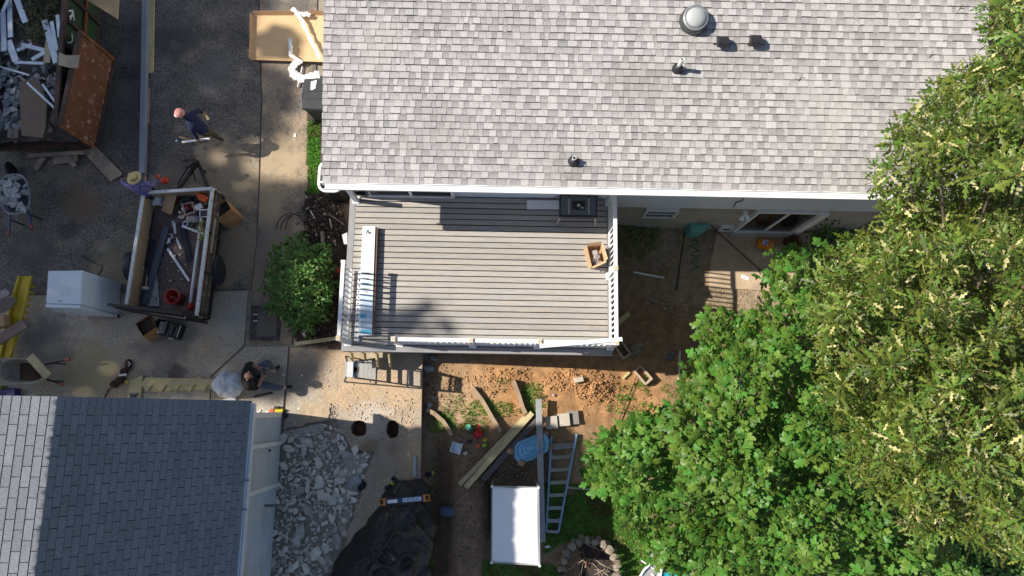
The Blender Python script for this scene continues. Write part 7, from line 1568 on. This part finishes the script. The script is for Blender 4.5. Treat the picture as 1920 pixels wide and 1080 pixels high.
MB().lathe([(.172,-.02),(.165,-.012),(.095,.0),(.093,.07),(.075,.105),(.045,.10),(.0,.085)], ho, 30, ax, 1.0, 1.0).build('straw_hat', straw, pr, smooth=True); MB().lathe([(.097,.004),(.097,.03),(.094,.03)], ho, 30, ax).build('hat_band', M('dark band', (.12,.07,.03)), pr)
redg = M('red glove', (.50,.05,.035), rough=.7)
MB().ball(Vector(J['har']), .06, .05, .05, 12, 8).build('glove', redg, pr, smooth=True); lump('red_rag', 'bright red rag on the ground at the trailer front', 'rag', 309, 338, ZD+.62, .085, .085, .07, M('bright red', (.60,.06,.04), rough=.8), 61, .2)
# seated man with a phone
J = dict(pelvis=W(470,707,up(.50)), belly=W(466,707,up(.64)), chest=W(463,706,up(.86)), neck=W(464,705,up(1.04)), head=W(466,705,up(1.10)), crown=W(464,704.5,up(1.27)),
    shl=W(464,686,up(.95)), ell=W(471,681,up(.70)), wrl=W(483,689,up(.64)), hal=W(489,691,up(.66)), shr=W(464,727,up(.95)), elr=W(482,729,up(.70)), wrr=W(491,709,up(.64)), har=W(496,702,up(.66)),
    hil=W(473,698,up(.48)), knl=W(503,679,up(.56)), anl=W(513,694,up(.12)), tol=W(525,686,up(.05)), hir=W(473,717,up(.48)), knr=W(519,727,up(.50)), anr=W(533,726,up(.12)), tor=W(549,725,up(.06)))
blackt = M('black t shirt', (.012,.012,.013), rough=.85, var=.2, scale=8, bump=.01, bscale=15); greyp = M('grey trousers', (.085,.10,.13), rough=.9, var=.15, scale=9); blk_sh = M('black shoe', (.015,.016,.02), rough=.6)
R3 = dict(RAD); R3.update(chest=(.19,.16), belly=(.18,.17), shl=.10, shr=.10, hil=.12, hir=.12, knl=.085, knr=.08, pelvis=(.18,.15))
pr, hc, f, u_, s_ = person('seated man in black shirt and grey trousers looking at his phone', J, R3, dict(skin=skin, hair=M('cropped hair', (.20,.11,.075), rough=.8), shirt=blackt, sleeve=blackt, fore=skin, pants=greyp, shin=greyp, shoe=blk_sh), dict(l=(0,0,1), r=(0,0,1)), dict(face=(.85,-.1,-.5)))
for k in ('anl','anr'):
    e = Vector(J[k]); MB().lathe([(.052,-.03),(.055,.03),(.05,.04)], e+Vector((0,0,.02)), 12).build('sock', M('white sock', (.6,.6,.6)), pr)
    kn = Vector(J['kn'+k[-1]]); d = (kn-e).normalized(); MB().tube([e+d*.06, e+d*.16], [.05,.058], 10).build('bare_shin', skin, pr, smooth=True)
ph = (Vector(J['hal'])+Vector(J['har']))/2+Vector((.04,0,.03)); phn = MB().obox(ph, .085, .17, .012, .35, Euler((.1,-.35,.35)).to_matrix()).build('phone', blackp, None, 'dark phone held by the seated man', 'phone', bevel=.006); MB().obox(ph+Vector((-.004,0,.008)), .07, .15, .002, .35, Euler((.1,-.35,.35)).to_matrix()).build('screen', M('phone screen', (.10,.14,.16), rough=.1), phn)
MB().tube([Vector(J['wrl'])-Vector((.015,.01,0)), Vector(J['wrl'])+Vector((.012,-.005,0))], .042, 12).build('watch', blackp, pr)
stl = thing('stool', 'low black folding stool under the seated man', 'stool', D(472, 712)); c = Vector(J['pelvis']); MB().obox((c.x,c.y,ZD+.36), .36, .40, .03).build('seat', blackp, stl, bevel=.01)
for sx in (-1,1):
    for sy in (-1,1): MB().tube([(c.x+.15*sx,c.y+.17*sy,ZD+.35), (c.x+.20*sx,c.y+.20*sy,ZD)], .015, 7).build('leg', blackp, stl)
MB().tube([D(475,744,.05), D(511,736,.05)], .026, 8).build('pry_bar', blackp, None, 'black bar lying on the slab below the seated man', 'bar')
